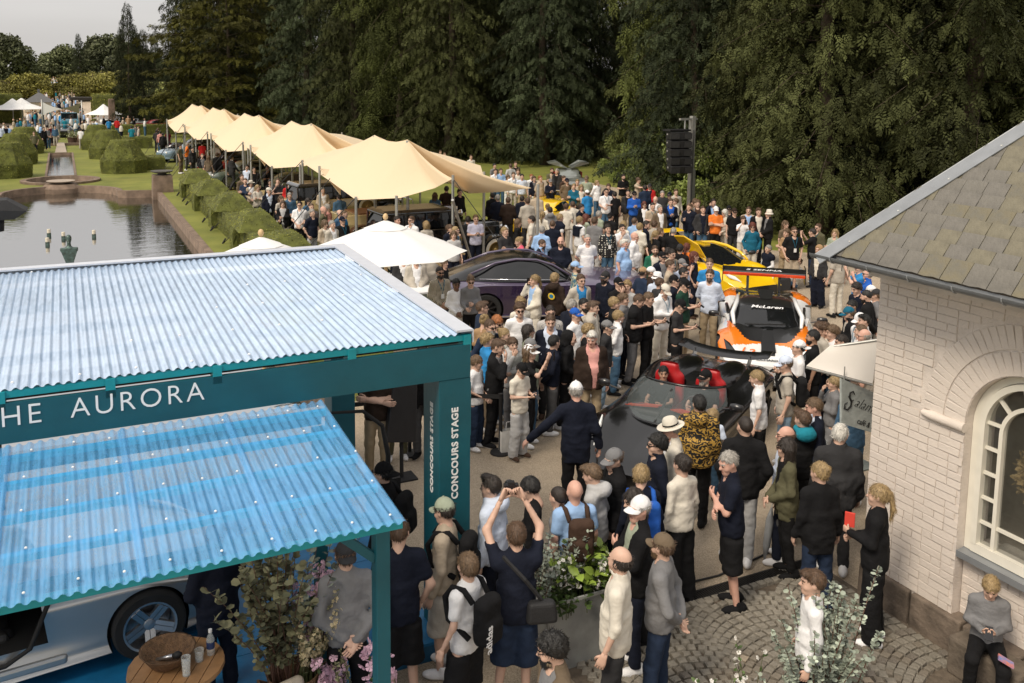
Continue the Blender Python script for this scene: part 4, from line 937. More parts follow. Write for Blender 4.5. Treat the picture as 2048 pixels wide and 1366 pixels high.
for p in (SG[0]+Vector((.06,0,0)),): b.tube([p-o0+Vector((0,0.015,-.03)),p-o0+Vector((0,.015,.14))],.008,6)
b.build('hanger',steel,sg)
blackp=M('black lettering',(.01,.01,.01),.6,var=0)
sl=(SG[3]-SG[0]).normalized(); upv=Vector((-sl.z,0,sl.x))
for txt,size,px,py,shear in (('alaman',.19,1707,812,.35),('café & b',.10,1712,838,.1)):
    p=onY(px,py,7.947)-o0
    if txt[0]=='c': p=onY(1713,846,7.947)-o0
    me=text_mesh('lettering',txt,size,blackp,.0015,shear=shear,offset=-.004 if shear>.3 else 0); o=ob('lettering',me,sg); o.matrix_basis=frame(p,sl,upv,(0,-1,0))
# the big swirled S drawn as a lizard-like curl
c0=onY(1698,806,7.944)-o0; b=MB()
cv=[(.05,.13),(.0,.16),(-.05,.13),(-.03,.07),(.04,.03),(.06,-.03),(.02,-.09),(-.05,-.09),(-.07,-.03),(-.03,0)]
b.tube([c0+sl*(x*.85)+upv*(y*.95) for x,y in cv],[.005,.009,.011,.013,.014,.013,.011,.009,.007,.004],6)
for (x,y,dx,dy) in ((.05,.05,.05,.03),(-.03,.08,-.05,.02),(.06,-.05,.05,-.02),(-.05,-.08,-.03,-.05)): b.tube([c0+sl*(x*.62)+upv*(y*.72),c0+sl*((x+dx)*.62)+upv*((y+dy)*.72)],.005,5)
b.build('emblem',blackp,sg)
# ================================================================== CARS
def paint(name,c,rough=.3,metal=.0,coat=1.,var=.03): return M(name,c,rough,metal,var=var,nscale=3,coat=coat)
tyre_m=M('tyre rubber',(.012,.012,.012),.85,var=.2)
cardark=M('dark car cavity',(.006,.006,.006),.8,var=0)
rim_s=M('silver alloy',(.55,.55,.56),.3,metal=.9,var=.03); rim_d=M('dark alloy',(.05,.05,.055),.35,metal=.8,var=.03); brass=M('brass spokes',(.45,.32,.12),.4,metal=.7,var=.1)
chrome=M('chrome',(.7,.7,.7),.12,metal=1,var=0)
glass_d=bpy.data.materials.new('dark car glass'); glass_d.use_nodes=True; _g=glass_d.node_tree.nodes['Principled BSDF']
_g.inputs['Base Color'].default_value=(.008,.009,.010,1); _g.inputs['Roughness'].default_value=.04; _g.inputs['Specular IOR Level'].default_value=.7
glass_c=bpy.data.materials.new('clear car glass'); glass_c.use_nodes=True; _g=glass_c.node_tree.nodes['Principled BSDF']
_g.inputs['Base Color'].default_value=(.16,.19,.19,1); _g.inputs['Roughness'].default_value=.03; _g.inputs['Alpha'].default_value=.34; _g.inputs['Specular IOR Level'].default_value=.8
carbon=M('black carbon',(.012,.012,.013),.32,coat=.6,var=.15,nscale=30)
lamp_m=M('lamp glass',(.75,.75,.72),.1,var=0,coat=1)
WCACHE={}
def wheel_meshes(r,w,style,rimmat):
    k=(r,w,style,rimmat.name)
    if k in WCACHE: return WCACHE[k]
    b=MB(); ri=r*(.72 if style!='wire' else .66)
    b.lathe([(ri,-w/2),(r*.93,-w/2),(r,-w*.38),(r,w*.38),(r*.93,w/2),(ri,w/2)],36,cap=False); b.xf(Matrix.Rotation(PI/2,4,'Y')); ty=b.mesh('tyre',tyre_m,True,40)
    b=MB(); o=w*.5
    b.lathe([(ri*.93,-o),(ri*1.01,-o*1.04),(ri*1.01,o*1.04),(ri*.93,o),(ri*.9,o*.6),(ri*.9,-o*.6),(ri*.93,-o)],36,cap=False)
    n={'five':5,'ten':10,'many':14,'wire':28}[style]
    for i in range(n):
        a=2*PI*i/n
        if style=='five':
            for d in (-.11,.11):
                b.bar((.06*math.cos(a+d*4),.06*math.sin(a+d*4),o*.5),(ri*.93*math.cos(a+d),ri*.93*math.sin(a+d),o*.9),.045,.04)
        elif style=='wire': b.bar((.05*math.cos(a+.3),.05*math.sin(a+.3),o*(.6 if i%2 else .2)),(ri*.92*math.cos(a),ri*.92*math.sin(a),0),.006,.006)
        else: b.bar((.05*math.cos(a),.05*math.sin(a),o*.55),(ri*.93*math.cos(a),ri*.93*math.sin(a),o*.85),.035 if style=='ten' else .022,.03)
    b.lathe([(.001,o*.75),(.05,o*.7),(.07,o*.45),(.075,0)],16)
    b.lathe([(.001,-o*.3),(ri*.88,-o*.3)],20)
    b.xf(Matrix.Rotation(PI/2,4,'Y')); rm=b.mesh('rim',rimmat,True,35)
    ww=None
    if style=='wire':
        b=MB(); b.lathe([(ri*1.0,w*.505),(r*.92,w*.51)],36,cap=False); b.xf(Matrix.Rotation(PI/2,4,'Y')); ww=b.mesh('whitewall',M('whitewall',(.68,.64,.54),.7),True)
    WCACHE[k]=(ty,rm,ww); return WCACHE[k]
def wheels(car,pos,r,w,style='ten',rim=None):
    ty,rm,ww=wheel_meshes(r,w,style,rim or rim_s)
    for (x,y) in pos:
        e=bpy.data.objects.new('wheel',None); col.objects.link(e); e.parent=car; e.location=(x,y,r); e.rotation_euler=(0,0,PI if x<0 else 0)
        ob('tyre',ty,e); ob('rim',rm,e)
        if ww: ob('whitewall',ww,e)
def interp(xs,ys,q,s=2.):
    v=np.interp(q,xs,ys); h=(q[1]-q[0]); n=max(1,int(.16*s/h)); k=np.hanning(2*n+3)[1:-1]; k/=k.sum()
    return np.convolve(np.pad(v,n,mode='edge'),k,'valid')[:len(q)]
def catmull(P,m):
    P=np.asarray(P,float); n=len(P); out=[]
    for i in range(n-1):
        a=P[max(i-1,0)];b=P[i];c=P[i+1];d=P[min(i+2,n-1)]
        for t in np.linspace(0,1,m,endpoint=False): out.append(.5*(2*b+(c-a)*t+(2*a-5*b+4*c-d)*t*t+(3*b-a-3*c+d)*t**3))
    out.append(P[-1]); return np.array(out)
def car_loft(L,st,n=100,m=5):
    """st: name->(xs,ys); returns verts/faces of a closed body, front at y=-L/2"""
    q=np.linspace(0,L,n); g={k:interp(v[0],v[1],q) for k,v in st.items()}
    rings=[]
    for i in range(n):
        G={k:v[i] for k,v in g.items()}
        mid=(G['zb']+G['zs'])*.5
        half=[(0,G['zc']),(G['wt']*.45,G['zc']+.25*(G['zf']-G['zc'])),(G['wt']*.82,G['zf']*.985+G['zc']*.015),(G['wt'],G['zf']-.03),(G['ws']*.985,G['zs']+.45*(G['zf']-G['zs'])),(G['ws'],G['zs']),(G['wm'],mid),(G['wb'],G['zb']+.1),(G['wb']*.96,G['zb']),(0,G['zb'])]
        c=catmull(half,m); y=q[i]-L/2
        right=[(a,y,z) for a,z in c]; left=[(-a,y,z) for a,z in c[-2:0:-1]]
        rings.append(right+left)
    return rings
def apply_mods(o):
    dg=bpy.context.evaluated_depsgraph_get(); dg.update(); me=bpy.data.meshes.new_from_object(o.evaluated_get(dg)); o.modifiers.clear(); old=o.data; o.data=me; bpy.data.meshes.remove(old); return o
def cut(o,cutters):
    for c in cutters:
        m=o.modifiers.new('b','BOOLEAN'); m.operation='DIFFERENCE'; m.object=c; m.solver='EXACT'
        try: m.material_mode='TRANSFER'
        except Exception: pass
    apply_mods(o)
    for c in cutters: m=c.data; bpy.data.objects.remove(c); bpy.data.meshes.remove(m)
def arch_cutter(x,y,z,r,w):
    b=MB(); b.lathe([(r,-w/2),(r,w/2)],40); b.xf(Matrix.Translation((x,y,z))@Matrix.Rotation(PI/2,4,'Y')); return b.build('cutter',cardark)
def recolor(me,fn,mats):
    me.materials.clear()
    for m in mats: me.materials.append(m)
    for p in me.polygons: p.material_index=fn(p.center,p.normal)
def add_shade(me,a=35):
    me.polygons.foreach_set('use_smooth',[True]*len(me.polygons)); me.set_sharp_from_angle(angle=math.radians(a))
def make_body(car,L,st,wh,wr,ww,fn,mats,extra=(),n=100,name='body',aw=.045,m=5):
    rings=car_loft(L,st,n,m); b=MB(); b.loft(rings); o=b.build(name,[mats[0]],car)
    cs=[arch_cutter(x+math.copysign(.06,x),y,wr+.0,wr+aw,ww+.16) for x,y in wh]+list(extra)
    for c in cs: c.parent=car
    cut(o,cs)
    ins=[i for i,m in enumerate(o.data.materials) if m==cardark]
    dark={p.index for p in o.data.polygons if p.material_index in ins}
    me=o.data; me.materials.clear()
    for m in list(mats)+[cardark]: me.materials.append(m)
    for p in me.polygons: p.material_index=len(mats) if p.index in dark else fn(p.center,p.normal)
    add_shade(me,38); return o
def dome(name,L,keys,fn,mats,car,n=44):
    """greenhouse: keys (y, half width at base, z base, half width at roof, z roof)"""
    K=np.array(keys,float); q=np.linspace(K[0,0],K[-1,0],n); g=[interp(K[:,0],K[:,i],q,1.2) for i in range(1,5)]
    b=MB(); rings=[]
    for i in range(n):
        wb,zb,wr,zr=[a[i] for a in g]; zr=max(zr,zb+.01)
        half=catmull([(0,zr),(wr*.6,zr-.012),(wr,zr-.05*min(1,(zr-zb)*4)),(wr+(wb-wr)*.5,zb+(zr-zb)*.5),(wb,zb),(wb,zb-.05)],5)
        y=q[i]-L/2; rings.append([(a,y,z) for a,z in half]+[(-a,y,z) for a,z in half[-1:0:-1]])
    b.loft(rings); o=b.build(name,mats,car); 
    for p in o.data.polygons: p.material_index=fn(p.center,p.normal)
    add_shade(o.data,50); return o
def head_rz(dx,dy): return math.atan2(dx,-dy)
def mirror_part(car,x,y,z,mat,s=1.):
    for sg in (-1,1):
        b=MB(); b.tube([(sg*(x-.16),y+.04,z-.05),(sg*x,y,z)],.016,6); b.build('mirror_arm',mat,car)
        V,F=[],[]
        b=MB(); b.lathe([(.01,-.11),(.07,-.09),(.085,0),(.07,.09),(.01,.11)],14); b.xf(Matrix.Translation((sg*(x+.06),y,z+.02))@Matrix.Diagonal((1,.6,.8,1)).to_4x4()@Matrix.Rotation(PI/2,4,'Y')); b.build('mirror',mat,car,True,60)
def mk_st(L,**k):
    return {a:(np.array(v)[:,0],np.array(v)[:,1]) for a,v in k.items()}
# ---------------------------------------------------------------- black open hypercar
BL_L=4.6; bh=Vector((-.84,-.54,0)).normalized(); bc=Vector((8.62,11.37,0))
blackp2=M('gloss black car paint',(.0045,.0045,.005),.2,var=.03,coat=.3,spec=.4)
blk_car=thing('open_sports_car','black open hypercar with red seats, rear wing and wraparound windscreen','car',bc,head_rz(bh.x,bh.y),'supercars lined up on the gravel')
st=mk_st(BL_L,zc=[(0,.40),(.3,.50),(.9,.62),(1.5,.78),(2.0,.86),(2.9,.95),(3.4,.98),(4.2,.88),(4.6,.80)],zf=[(0,.38),(.4,.58),(.95,.80),(1.5,.80),(2.0,.84),(2.9,.90),(3.6,1.0),(4.2,.93),(4.6,.80)],
 zs=[(0,.34),(.5,.50),(1,.62),(2,.58),(3,.66),(3.6,.75),(4.6,.66)],ws=[(0,.42),(.2,.66),(.5,.86),(1,.98),(1.7,.95),(2.6,.97),(3.5,1.03),(4.2,1.0),(4.6,.86)],wt=[(0,.34),(.25,.52),(.6,.68),(1,.80),(1.7,.78),(2.8,.72),(3.5,.86),(4.6,.72)],
 wm=[(0,.44),(.2,.68),(.5,.86),(1,.97),(1.7,.88),(2.6,.90),(3.5,1.03),(4.6,.86)],wb=[(0,.42),(.2,.64),(.5,.82),(1,.9),(2.6,.94),(3.6,.98),(4.6,.82)],zb=[(0,.14),(4,.11),(4.6,.22)])
b=MB(); b.loft([[(x*sx,y-BL_L/2,z) for x,y in ((-.64,1.62),(-.30,1.40),(.30,1.40),(.64,1.62),(.74,2.2),(.66,2.85),(.36,3.04),(.08,2.8),(-.08,2.8),(-.36,3.04),(-.66,2.85),(-.74,2.2))] for z,sx in ((.30,.9),(.6,.95),(1.3,1.02))])
ck=b.build('cutter',cardark)
def fb(c,n):
    s=c.y+BL_L/2
    if c.z<.24: return 1
    if s>3.25 and s<4.4 and abs(c.x)<.45 and n.z>.5: return 1
    return 0
wb_=[(.86,.95-BL_L/2),(-.86,.95-BL_L/2),(.88,3.65-BL_L/2),(-.88,3.65-BL_L/2)]
make_body(blk_car,BL_L,st,wb_,.34,.3,fb,[blackp2,carbon],[ck])
wheels(blk_car,[(x*.95,y) for x,y in wb_],.345,.3,'ten',rim_d)
b=MB(); rings=[]
for u in np.linspace(-1,1,25):
    ring=[]
    for v in np.linspace(0,1,7):
        hw=.80*(1-v)+.66*v; x=hw*math.sin(u*1.25)/math.sin(1.25)
        yb=1.22+1.0*abs(u)**2.4; yt=1.92+.62*abs(u)**2.6
        y=yb*(1-v)+yt*v; z=(.72+.10*abs(u)**2)*(1-v)+(1.14-.10*abs(u)**3)*v+.06*math.sin(PI*v)
        ring.append((x,y-BL_L/2,z))
    rings.append(ring)
b.loft(rings,closed=False,cap=False); b.build('windscreen',glass_c,blk_car,True)
b=MB(); b.tube([r[-1] for r in rings],.022,8); b.tube([r[0] for r in rings],.028,8); b.build('windscreen_frame',blackp2,blk_car,True)
b=MB(); b.bar(tuple(rings[12][0]),(.05,1.80-BL_L/2,1.1),.03,.02); b.build('wiper',tyre_m,blk_car)
red=M('red leather',(.42,.012,.015),.45,var=.1,bump=.1)
for sg in (-1,1):
    V,Q=snets(lambda P: np.minimum(sm(rbox(P,(0,.24,.62),(.25,.09,.42),.08),rbox(P,(0,.22,1.04),(.16,.07,.17),.06),.09),rbox(P,(0,-.12,.30),(.25,.30,.1),.07)),(-.33,-.5,.15),(.33,.4,1.2),.035)
    o=ob('seat',mesh_from('seat',V,[Q],[red],smooth=True),blk_car); o.location=(sg*.35,2.5-BL_L/2,.02)
b=MB(); b.box((0,1.72-BL_L/2,.70),(1.25,.30,.14)); o=b.build('dashboard',M('charcoal trim',(.03,.03,.032),.6),blk_car); bevel(o,.05,3)
b=MB(); b.prism([(-.62,1.55-BL_L/2,.79),(-.1,1.62-BL_L/2,.83),(-.15,1.95-BL_L/2,.74),(-.62,1.95-BL_L/2,.70)],(0,0,.02)); b.prism([(.62,1.55-BL_L/2,.79),(.1,1.62-BL_L/2,.83),(.15,1.95-BL_L/2,.74),(.62,1.95-BL_L/2,.70)],(0,0,.02)); b.build('red_dash_trim',M('orange red trim',(.55,.06,.02),.5),blk_car)
b=MB(); b.box((0,2.35-BL_L/2,.55),(.14,.9,.2)); b.build('console',carbon,blk_car)
b=MB(); b.tube([(.35+.17*math.cos(a),2.0-BL_L/2+.05*math.sin(a),.80+.17*math.sin(a)) for a in np.linspace(0,2*PI,20)[:-1]],.018,6,closed=True); b.build('steering_wheel',carbon,blk_car)
for sg in (-1,1):   # headrest humps
    V,Q=snets(lambda P: np.maximum(ell(P,(0,0,0),(.30,.72,.22)),-P[...,2]-.02),(-.4,-.85,-.1),(.4,.85,.35),.035)
    o=ob('rear_hump',mesh_from('rear_hump',V,[Q],[blackp2],smooth=True),blk_car); o.location=(sg*.38,3.45-BL_L/2,.88)
b=MB(); 
for k in range(7):
    for sg in (-1,1): b.box((sg*.28,3.55+k*.09-BL_L/2,.99-.012*k),(.26,.05,.02),rot=(.4,0,0))
b.build('deck_louvre',carbon,blk_car)
def aero_wing(car,name,y,z,half,chord,mat,curve=.0,th=.03,tip=.16):
    b=MB(); rings=[]
    for u in np.linspace(-1,1,23):
        zz=z-curve*(1-abs(u)**2)+(.06*curve*5 if abs(u)>.75 else 0); yy=y+.14*abs(u)**2*(1 if curve else 0)
        rings.append([(half*u,yy-chord/2,zz-.01),(half*u,yy-chord*.2,zz+th),(half*u,yy+chord/2,zz+th*1.6),(half*u,yy+chord/2,zz+th*1.3),(half*u,yy-chord*.1,zz-.005)])
    b.loft(rings); return b.build(name,mat,car,True,40)
aero_wing(blk_car,'rear_wing',4.38-BL_L/2,1.03,.82,.34,blackp2,curve=.04)
for sg in (-1,1):
    b=MB(); b.prism([(sg*.5,4.1-BL_L/2,.86),(sg*.5,4.3-BL_L/2,.86),(sg*.5,4.5-BL_L/2,1.03),(sg*.5,4.3-BL_L/2,1.03)],(.025,0,0)); b.build('wing_support',carbon,blk_car)
    b=MB(); b.tube([(sg*.55,.32-BL_L/2,.585),(sg*.66,.75-BL_L/2,.75),(sg*.72,.95-BL_L/2,.80)],[.01,.03,.012],6); b.build('headlight',lamp_m,blk_car)
mirror_part(blk_car,1.02,1.75-BL_L/2,1.0,carbon)
b=MB(); b.box((0,.10-BL_L/2,.14),(1.3,.22,.03)); b.build('front_splitter',carbon,blk_car)
# ---------------------------------------------------------------- orange and white hypercar
OL=4.75; oh=Vector((-.64,-.77,0)).normalized(); oc=Vector((13.35,14.72,0))
orange=paint('orange car paint',(.80,.20,.012),.25); owhite=paint('white car paint',(.78,.78,.77),.25); ored=paint('red orange car paint',(.70,.06,.01),.25)
ora=thing('track_supercar','orange and white track supercar with huge rear wing and black bonnet','car',oc,head_rz(oh.x,oh.y),'supercars lined up on the gravel')
st=mk_st(OL,zc=[(0,.42),(.25,.52),(.8,.66),(1.45,.86),(2.2,.95),(3.2,.97),(4.1,.92),(4.75,.84)],zf=[(0,.40),(.3,.58),(.95,.82),(1.5,.86),(2.2,.92),(3.0,.98),(3.75,1.04),(4.3,.98),(4.75,.88)],
 zs=[(0,.34),(.5,.52),(1,.66),(2,.62),(3,.70),(3.7,.80),(4.75,.72)],ws=[(0,.70),(.2,.86),(.6,.96),(1,1.0),(1.7,.96),(2.4,.92),(3.2,.98),(3.75,1.04),(4.75,.92)],wt=[(0,.58),(.25,.74),(.6,.8),(1,.84),(1.7,.78),(2.6,.72),(3.4,.84),(3.8,.88),(4.75,.76)],
 wm=[(0,.72),(.2,.88),(.6,.97),(1,1.0),(1.7,.85),(2.5,.84),(3.2,.98),(3.75,1.04),(4.75,.92)],wb=[(0,.74),(.2,.88),(.6,.94),(1.7,.94),(3.2,.98),(4.75,.9)],zb=[(0,.12),(4.2,.11),(4.75,.26)])
def fo(c,n):
    s=c.y+OL/2; x=abs(c.x)
    if c.z<.22: return 3
    if s>1.9:
        if s>3.2 and x>.62 and n.z>.2: return 1 if s>3.7 else (0 if s<3.35 else 1)
        if s>3.2 and x<.62: return 3
        return 3 if (x<.66 and s<3.3) else 0
    if x<.13 and s>.36: return 3
    if s>.82 and x<.30+.5*math.sqrt(max(0,(s-.82))): return 3 if s<1.9 else 0
    if s<.86-.5*x: return 0
    if s>1.25 and x>.8: return 0
    return 1 if n.z>-.2 else 2
wo=[(.88,.98-OL/2),(-.88,.98-OL/2),(.90,3.72-OL/2),(-.90,3.72-OL/2)]
make_body(ora,OL,st,wo,.345,.3,fo,[owhite,orange,ored,carbon],n=150,m=7)
wheels(ora,[(x*.97,y) for x,y in wo],.345,.3,'ten',rim_d)
def fog(c,n):
    s=c.y+OL/2
    if n.z>.75 and s>2.15: return 1                      # carbon roof
    if abs(c.x)>.50 and abs(abs(c.x)-(.74-.30*(c.z-.85)/.3))<.05 and s<2.5: return 2 # white screen pillars
    return 0
def cabin(car,name,L,keys,roofmat,pillarmat,glassm=glass_d,s0=2.15,s1=3.2,pil=.05):
    return dome(name,L,keys,fog if False else (lambda c,n: 1 if (n.z>.72 and s0<c.y+L/2<s1) else 0),[glassm,roofmat],car)
OK=[(1.28,.60,.80,.30,.80),(1.5,.74,.84,.45,.90),(2.15,.76,.90,.54,1.14),(2.6,.74,.93,.54,1.17),(3.1,.68,.95,.46,1.13),(3.9,.5,.95,.25,.97)]
glass_s=glass_d.copy(); glass_s.name='screen glass'; glass_s.node_tree.nodes['Principled BSDF'].inputs['Alpha'].default_value=.72
o=cabin(ora,'cabin_glass',OL,OK,carbon,owhite,glass_s)
for sg in (-1,1):
    b=MB(); b.tube([(sg*.66,1.38-OL/2,.86),(sg*.70,1.75-OL/2,1.00),(sg*.62,2.2-OL/2,1.12),(sg*.60,2.7-OL/2,1.14),(sg*.56,3.3-OL/2,1.07)],[.03,.05,.05,.045,.03],8); b.build('screen_pillar',owhite,ora,True)
    b=MB(); b.prism([(sg*.80,2.15-OL/2,.66),(sg*.90,2.85-OL/2,.62),(sg*.80,2.95-OL/2,.93),(sg*.74,2.2-OL/2,.92)],(sg*.05,0,0)); b.build('side_intake',carbon,ora)
    b=MB(); b.prism([(sg*.72,1.55-OL/2,.72),(sg*.86,2.1-OL/2,.70),(sg*.80,2.1-OL/2,.90),(sg*.72,1.6-OL/2,.84)],(sg*.06,0,0)); b.build('door_panel',owhite,ora)
    b=MB(); b.prism([(sg*.52,.16-OL/2,.50),(sg*.80,.35-OL/2,.60),(sg*.86,.62-OL/2,.74),(sg*.74,.48-OL/2,.70)],(0,-.01,.02)); b.build('headlight',glass_d,ora)
    b=MB(); b.prism([(sg*.86,3.0-OL/2,.55),(sg*1.0,3.35-OL/2,.6),(sg*.99,3.35-OL/2,.9),(sg*.86,3.1-OL/2,.95)],(sg*.02,0,0)); b.build('rear_intake',carbon,ora)
b=MB(); b.prism([(-.12,2.5-OL/2,1.17),(.12,2.5-OL/2,1.17),(.17,3.0-OL/2,1.26),(-.17,3.0-OL/2,1.26)],(0,.5,-.12)); b.build('roof_scoop',carbon,ora)
b=MB(); b.prism([(-.09,1.2-OL/2,.80),(.09,1.2-OL/2,.80),(.14,.45-OL/2,.585),(-.14,.45-OL/2,.585)],(0,0,.03)); b.build('bonnet_spine',carbon,ora)
b=MB(); b.box((0,.05-OL/2,.12),(1.9,.5,.03)); b.build('front_splitter',carbon,ora)
b=MB(); b.box((0,.0-OL/2,.30),(1.2,.06,.12)); b.build('front_grille',cardark,ora)
b=MB(); b.bar((-.45,1.36-OL/2,.885),(.35,1.44-OL/2,.905),.03,.02); b.build('wiper',tyre_m,ora)
mirror_part(ora,1.02,1.62-OL/2,.98,carbon)
WY=4.62-OL/2; WZ=1.36
b=MB(); b.prism([(-.93,WY-.22,WZ-.03),(-.93,WY-.2,WZ+.01),(-.93,WY+.14,WZ+.05),(-.93,WY+.15,WZ+.03)],(1.86,0,0)); b.build('rear_wing',carbon,ora)
b=MB(); b.box((0,WY-.235,WZ-.055),(1.86,.05,.055),rot=(.2,0,0)); b.build('wing_lip',ored,ora)
for sg in (-1,1):
    b=MB(); b.box((sg*.94,WY,WZ-.06),(.02,.5,.36)); b.build('wing_endplate',carbon,ora)
    b=MB(); b.bar((sg*.36,WY-.2,.9),(sg*.36,WY-.1,WZ+.02),.06,.14); b.build('wing_support',carbon,ora)
# lettering lies on the car
def on_car(car,txt,size,mat,pos,ax,up,shear=0,sx=1.):
    me=text_mesh('lettering',txt,size,mat,.001,align='CENTER',shear=shear,offset=.002); o=ob('lettering',me,car); a=Vector(ax).normalized(); u=Vector(up).normalized(); o.matrix_basis=frame(pos,a*sx,u,a.cross(u)); return o
ga=np.array([0,.66,.75])
def surf_z(o,x,y):
    h,p,n,i=o.ray_cast(Vector((x,y,3)),Vector((0,0,-1))); return (p,n) if h else (Vector((x,y,.7)),Vector((0,0,1)))
bpy.context.view_layer.update()
ob_body=[c for c in ora.children if c.name.startswith('body')][0]; ob_cab=[c for c in ora.children if c.name.startswith('cabin')][0]
def on_surf(srf,car,txt,size,mat,x,y,shear=0,sx=1.,lift=.012):
    p,n=surf_z(srf,x,y); p2,_=surf_z(srf,x,y+.12); up=(p2-p); ax=Vector((1,0,0))
    me=text_mesh('lettering',txt,size,mat,.001,align='CENTER',shear=shear,offset=.0025); o=ob('lettering',me,car); u=up.normalized(); nn=ax.cross(u); o.matrix_basis=frame(p+nn*lift,ax*sx,u,nn)
on_surf(ob_cab,ora,'McLaren',.15,let_m,0,1.98-OL/2,shear=.25,sx=1.25,lift=.02)
for _c,_x in (('1',-.49),('2',-.33)): on_surf(ob_body,ora,_c,.22,M('orange lettering',(.8,.16,.01),.5,var=0),_x,.36-OL/2,shear=.25,sx=1.25,lift=.015)
on_surf(ob_body,ora,'RICHARD MILLE',.075,blackp,.10,.16-OL/2,sx=1.25,lift=.02)
on_car(ora,'S SENNA',.13,let_m,(0,WY-.14,WZ+.028),(1,0,0),(0,1,.12),shear=.2,sx=1.6)
on_car(ora,'MP4/15',.07,let_m,(0,-.035-OL/2,.285),(1,0,0),(0,0,1),sx=1.2)
# ---------------------------------------------------------------- yellow supercar
YL=4.6; yh=Vector((.02,-1,0)).normalized(); yc=Vector((16.35,20.55,0))
yel=paint('yellow car paint',(.80,.50,.008),.22)
ycar=thing('yellow_supercar','bright yellow supercar with black glass cabin and raised rear wing','car',yc,head_rz(yh.x,yh.y),'supercars lined up on the gravel')
st2=mk_st(YL,zc=[(0,.44),(.25,.56),(.8,.68),(1.45,.86),(2.2,.93),(3.2,.95),(4.1,.92),(4.6,.86)],zf=[(0,.42),(.3,.64),(.95,.84),(1.5,.86),(2.2,.9),(3.0,.94),(3.65,1.0),(4.3,.94),(4.6,.86)],
 zs=[(0,.36),(.5,.54),(1,.66),(2,.60),(3,.68),(3.7,.78),(4.6,.7)],ws=[(0,.62),(.2,.84),(.6,.94),(1,.97),(1.7,.93),(2.4,.9),(3.2,.95),(3.7,1.0),(4.6,.9)],wt=[(0,.5),(.25,.7),(.6,.8),(1,.84),(1.7,.78),(2.6,.72),(3.4,.82),(4.6,.74)],
 wm=[(0,.64),(.2,.85),(.6,.95),(1,.97),(1.7,.84),(2.5,.82),(3.2,.95),(3.75,1.0),(4.6,.9)],wb=[(0,.66),(.2,.85),(.6,.92),(1.7,.92),(3.2,.95),(4.6,.88)],zb=[(0,.14),(4.2,.12),(4.6,.26)])
def fy(c,n):
    s=c.y+YL/2
    if c.z<.26: return 1
    if s<.35 and c.z<.46 and abs(c.x)<.62: return 1
    if s>3.1 and abs(c.x)<.5 and n.z>.5: return 1
    return 0
wy=[(.84,.95-YL/2),(-.84,.95-YL/2),(.86,3.62-YL/2),(-.86,3.62-YL/2)]
make_body(ycar,YL,st2,wy,.34,.28,fy,[yel,carbon],n=90)
wheels(ycar,[(x*.98,y) for x,y in wy],.34,.28,'ten',rim_d)
YK=[(1.25,.62,.80,.30,.80),(1.5,.74,.84,.45,.92),(2.1,.76,.88,.54,1.15),(2.6,.74,.9,.54,1.19),(3.1,.66,.92,.46,1.14),(3.9,.45,.93,.25,.96)]
dome('cabin_glass',YL,YK,lambda c,n:0,[glass_d],ycar)
for sg in (-1,1):
    b=MB(); b.tube([(sg*.68,1.36-YL/2,.87),(sg*.70,1.7-YL/2,1.02),(sg*.60,2.15-YL/2,1.14),(sg*.57,2.7-YL/2,1.155),(sg*.50,3.4-YL/2,1.05),(sg*.40,3.8-YL/2,.97)],[.03,.045,.05,.05,.04,.02],8); b.build('roof_rail',yel,ycar,True)
    b=MB(); b.prism([(sg*.55,.2-YL/2,.56),(sg*.78,.4-YL/2,.66),(sg*.80,.6-YL/2,.75),(sg*.62,.38-YL/2,.68)],(0,-.01,.02)); b.build('headlight',lamp_m,ycar)
    b=MB(); b.prism([(sg*.62,-.0-YL/2+.12,.2),(sg*.86,.3-YL/2,.2),(sg*.88,.32-YL/2,.42)],(0,-.02,.0)); b.build('front_blade',yel,ycar)
b=MB(); b.box((0,2.55-YL/2,1.19),(.22,.5,.05)); b.build('roof_scoop',yel,ycar)
b=MB(); b.box((0,.02-YL/2,.13),(1.7,.4,.03)); b.build('front_splitter',carbon,ycar)
b=MB(); b.box((0,-.01-YL/2+.06,.26),(.52,.02,.11)); b.build('number_plate',M('plate white',(.6,.62,.66),.4),ycar)
mirror_part(ycar,.98,1.6-YL/2,.98,carbon)
aero_wing(ycar,'rear_wing',4.55-YL/2,1.22,.80,.34,yel)
for sg in (-1,1):
    b=MB(); b.bar((sg*.4,4.4-YL/2,.88),(sg*.4,4.5-YL/2,1.23),.05,.08); b.build('wing_support',carbon,ycar)
# raised door on the crowd side
b=MB(); b.prism([(0,-.45,0),(.05,.5,0),(.35,.45,.55),(.40,-.05,.62),(.28,-.4,.35)],(.03,0,.0)); o=b.build('raised_door',yel,ycar); o.location=(-.74,1.9-YL/2,1.0); o.rotation_euler=(0,-1.25,0)
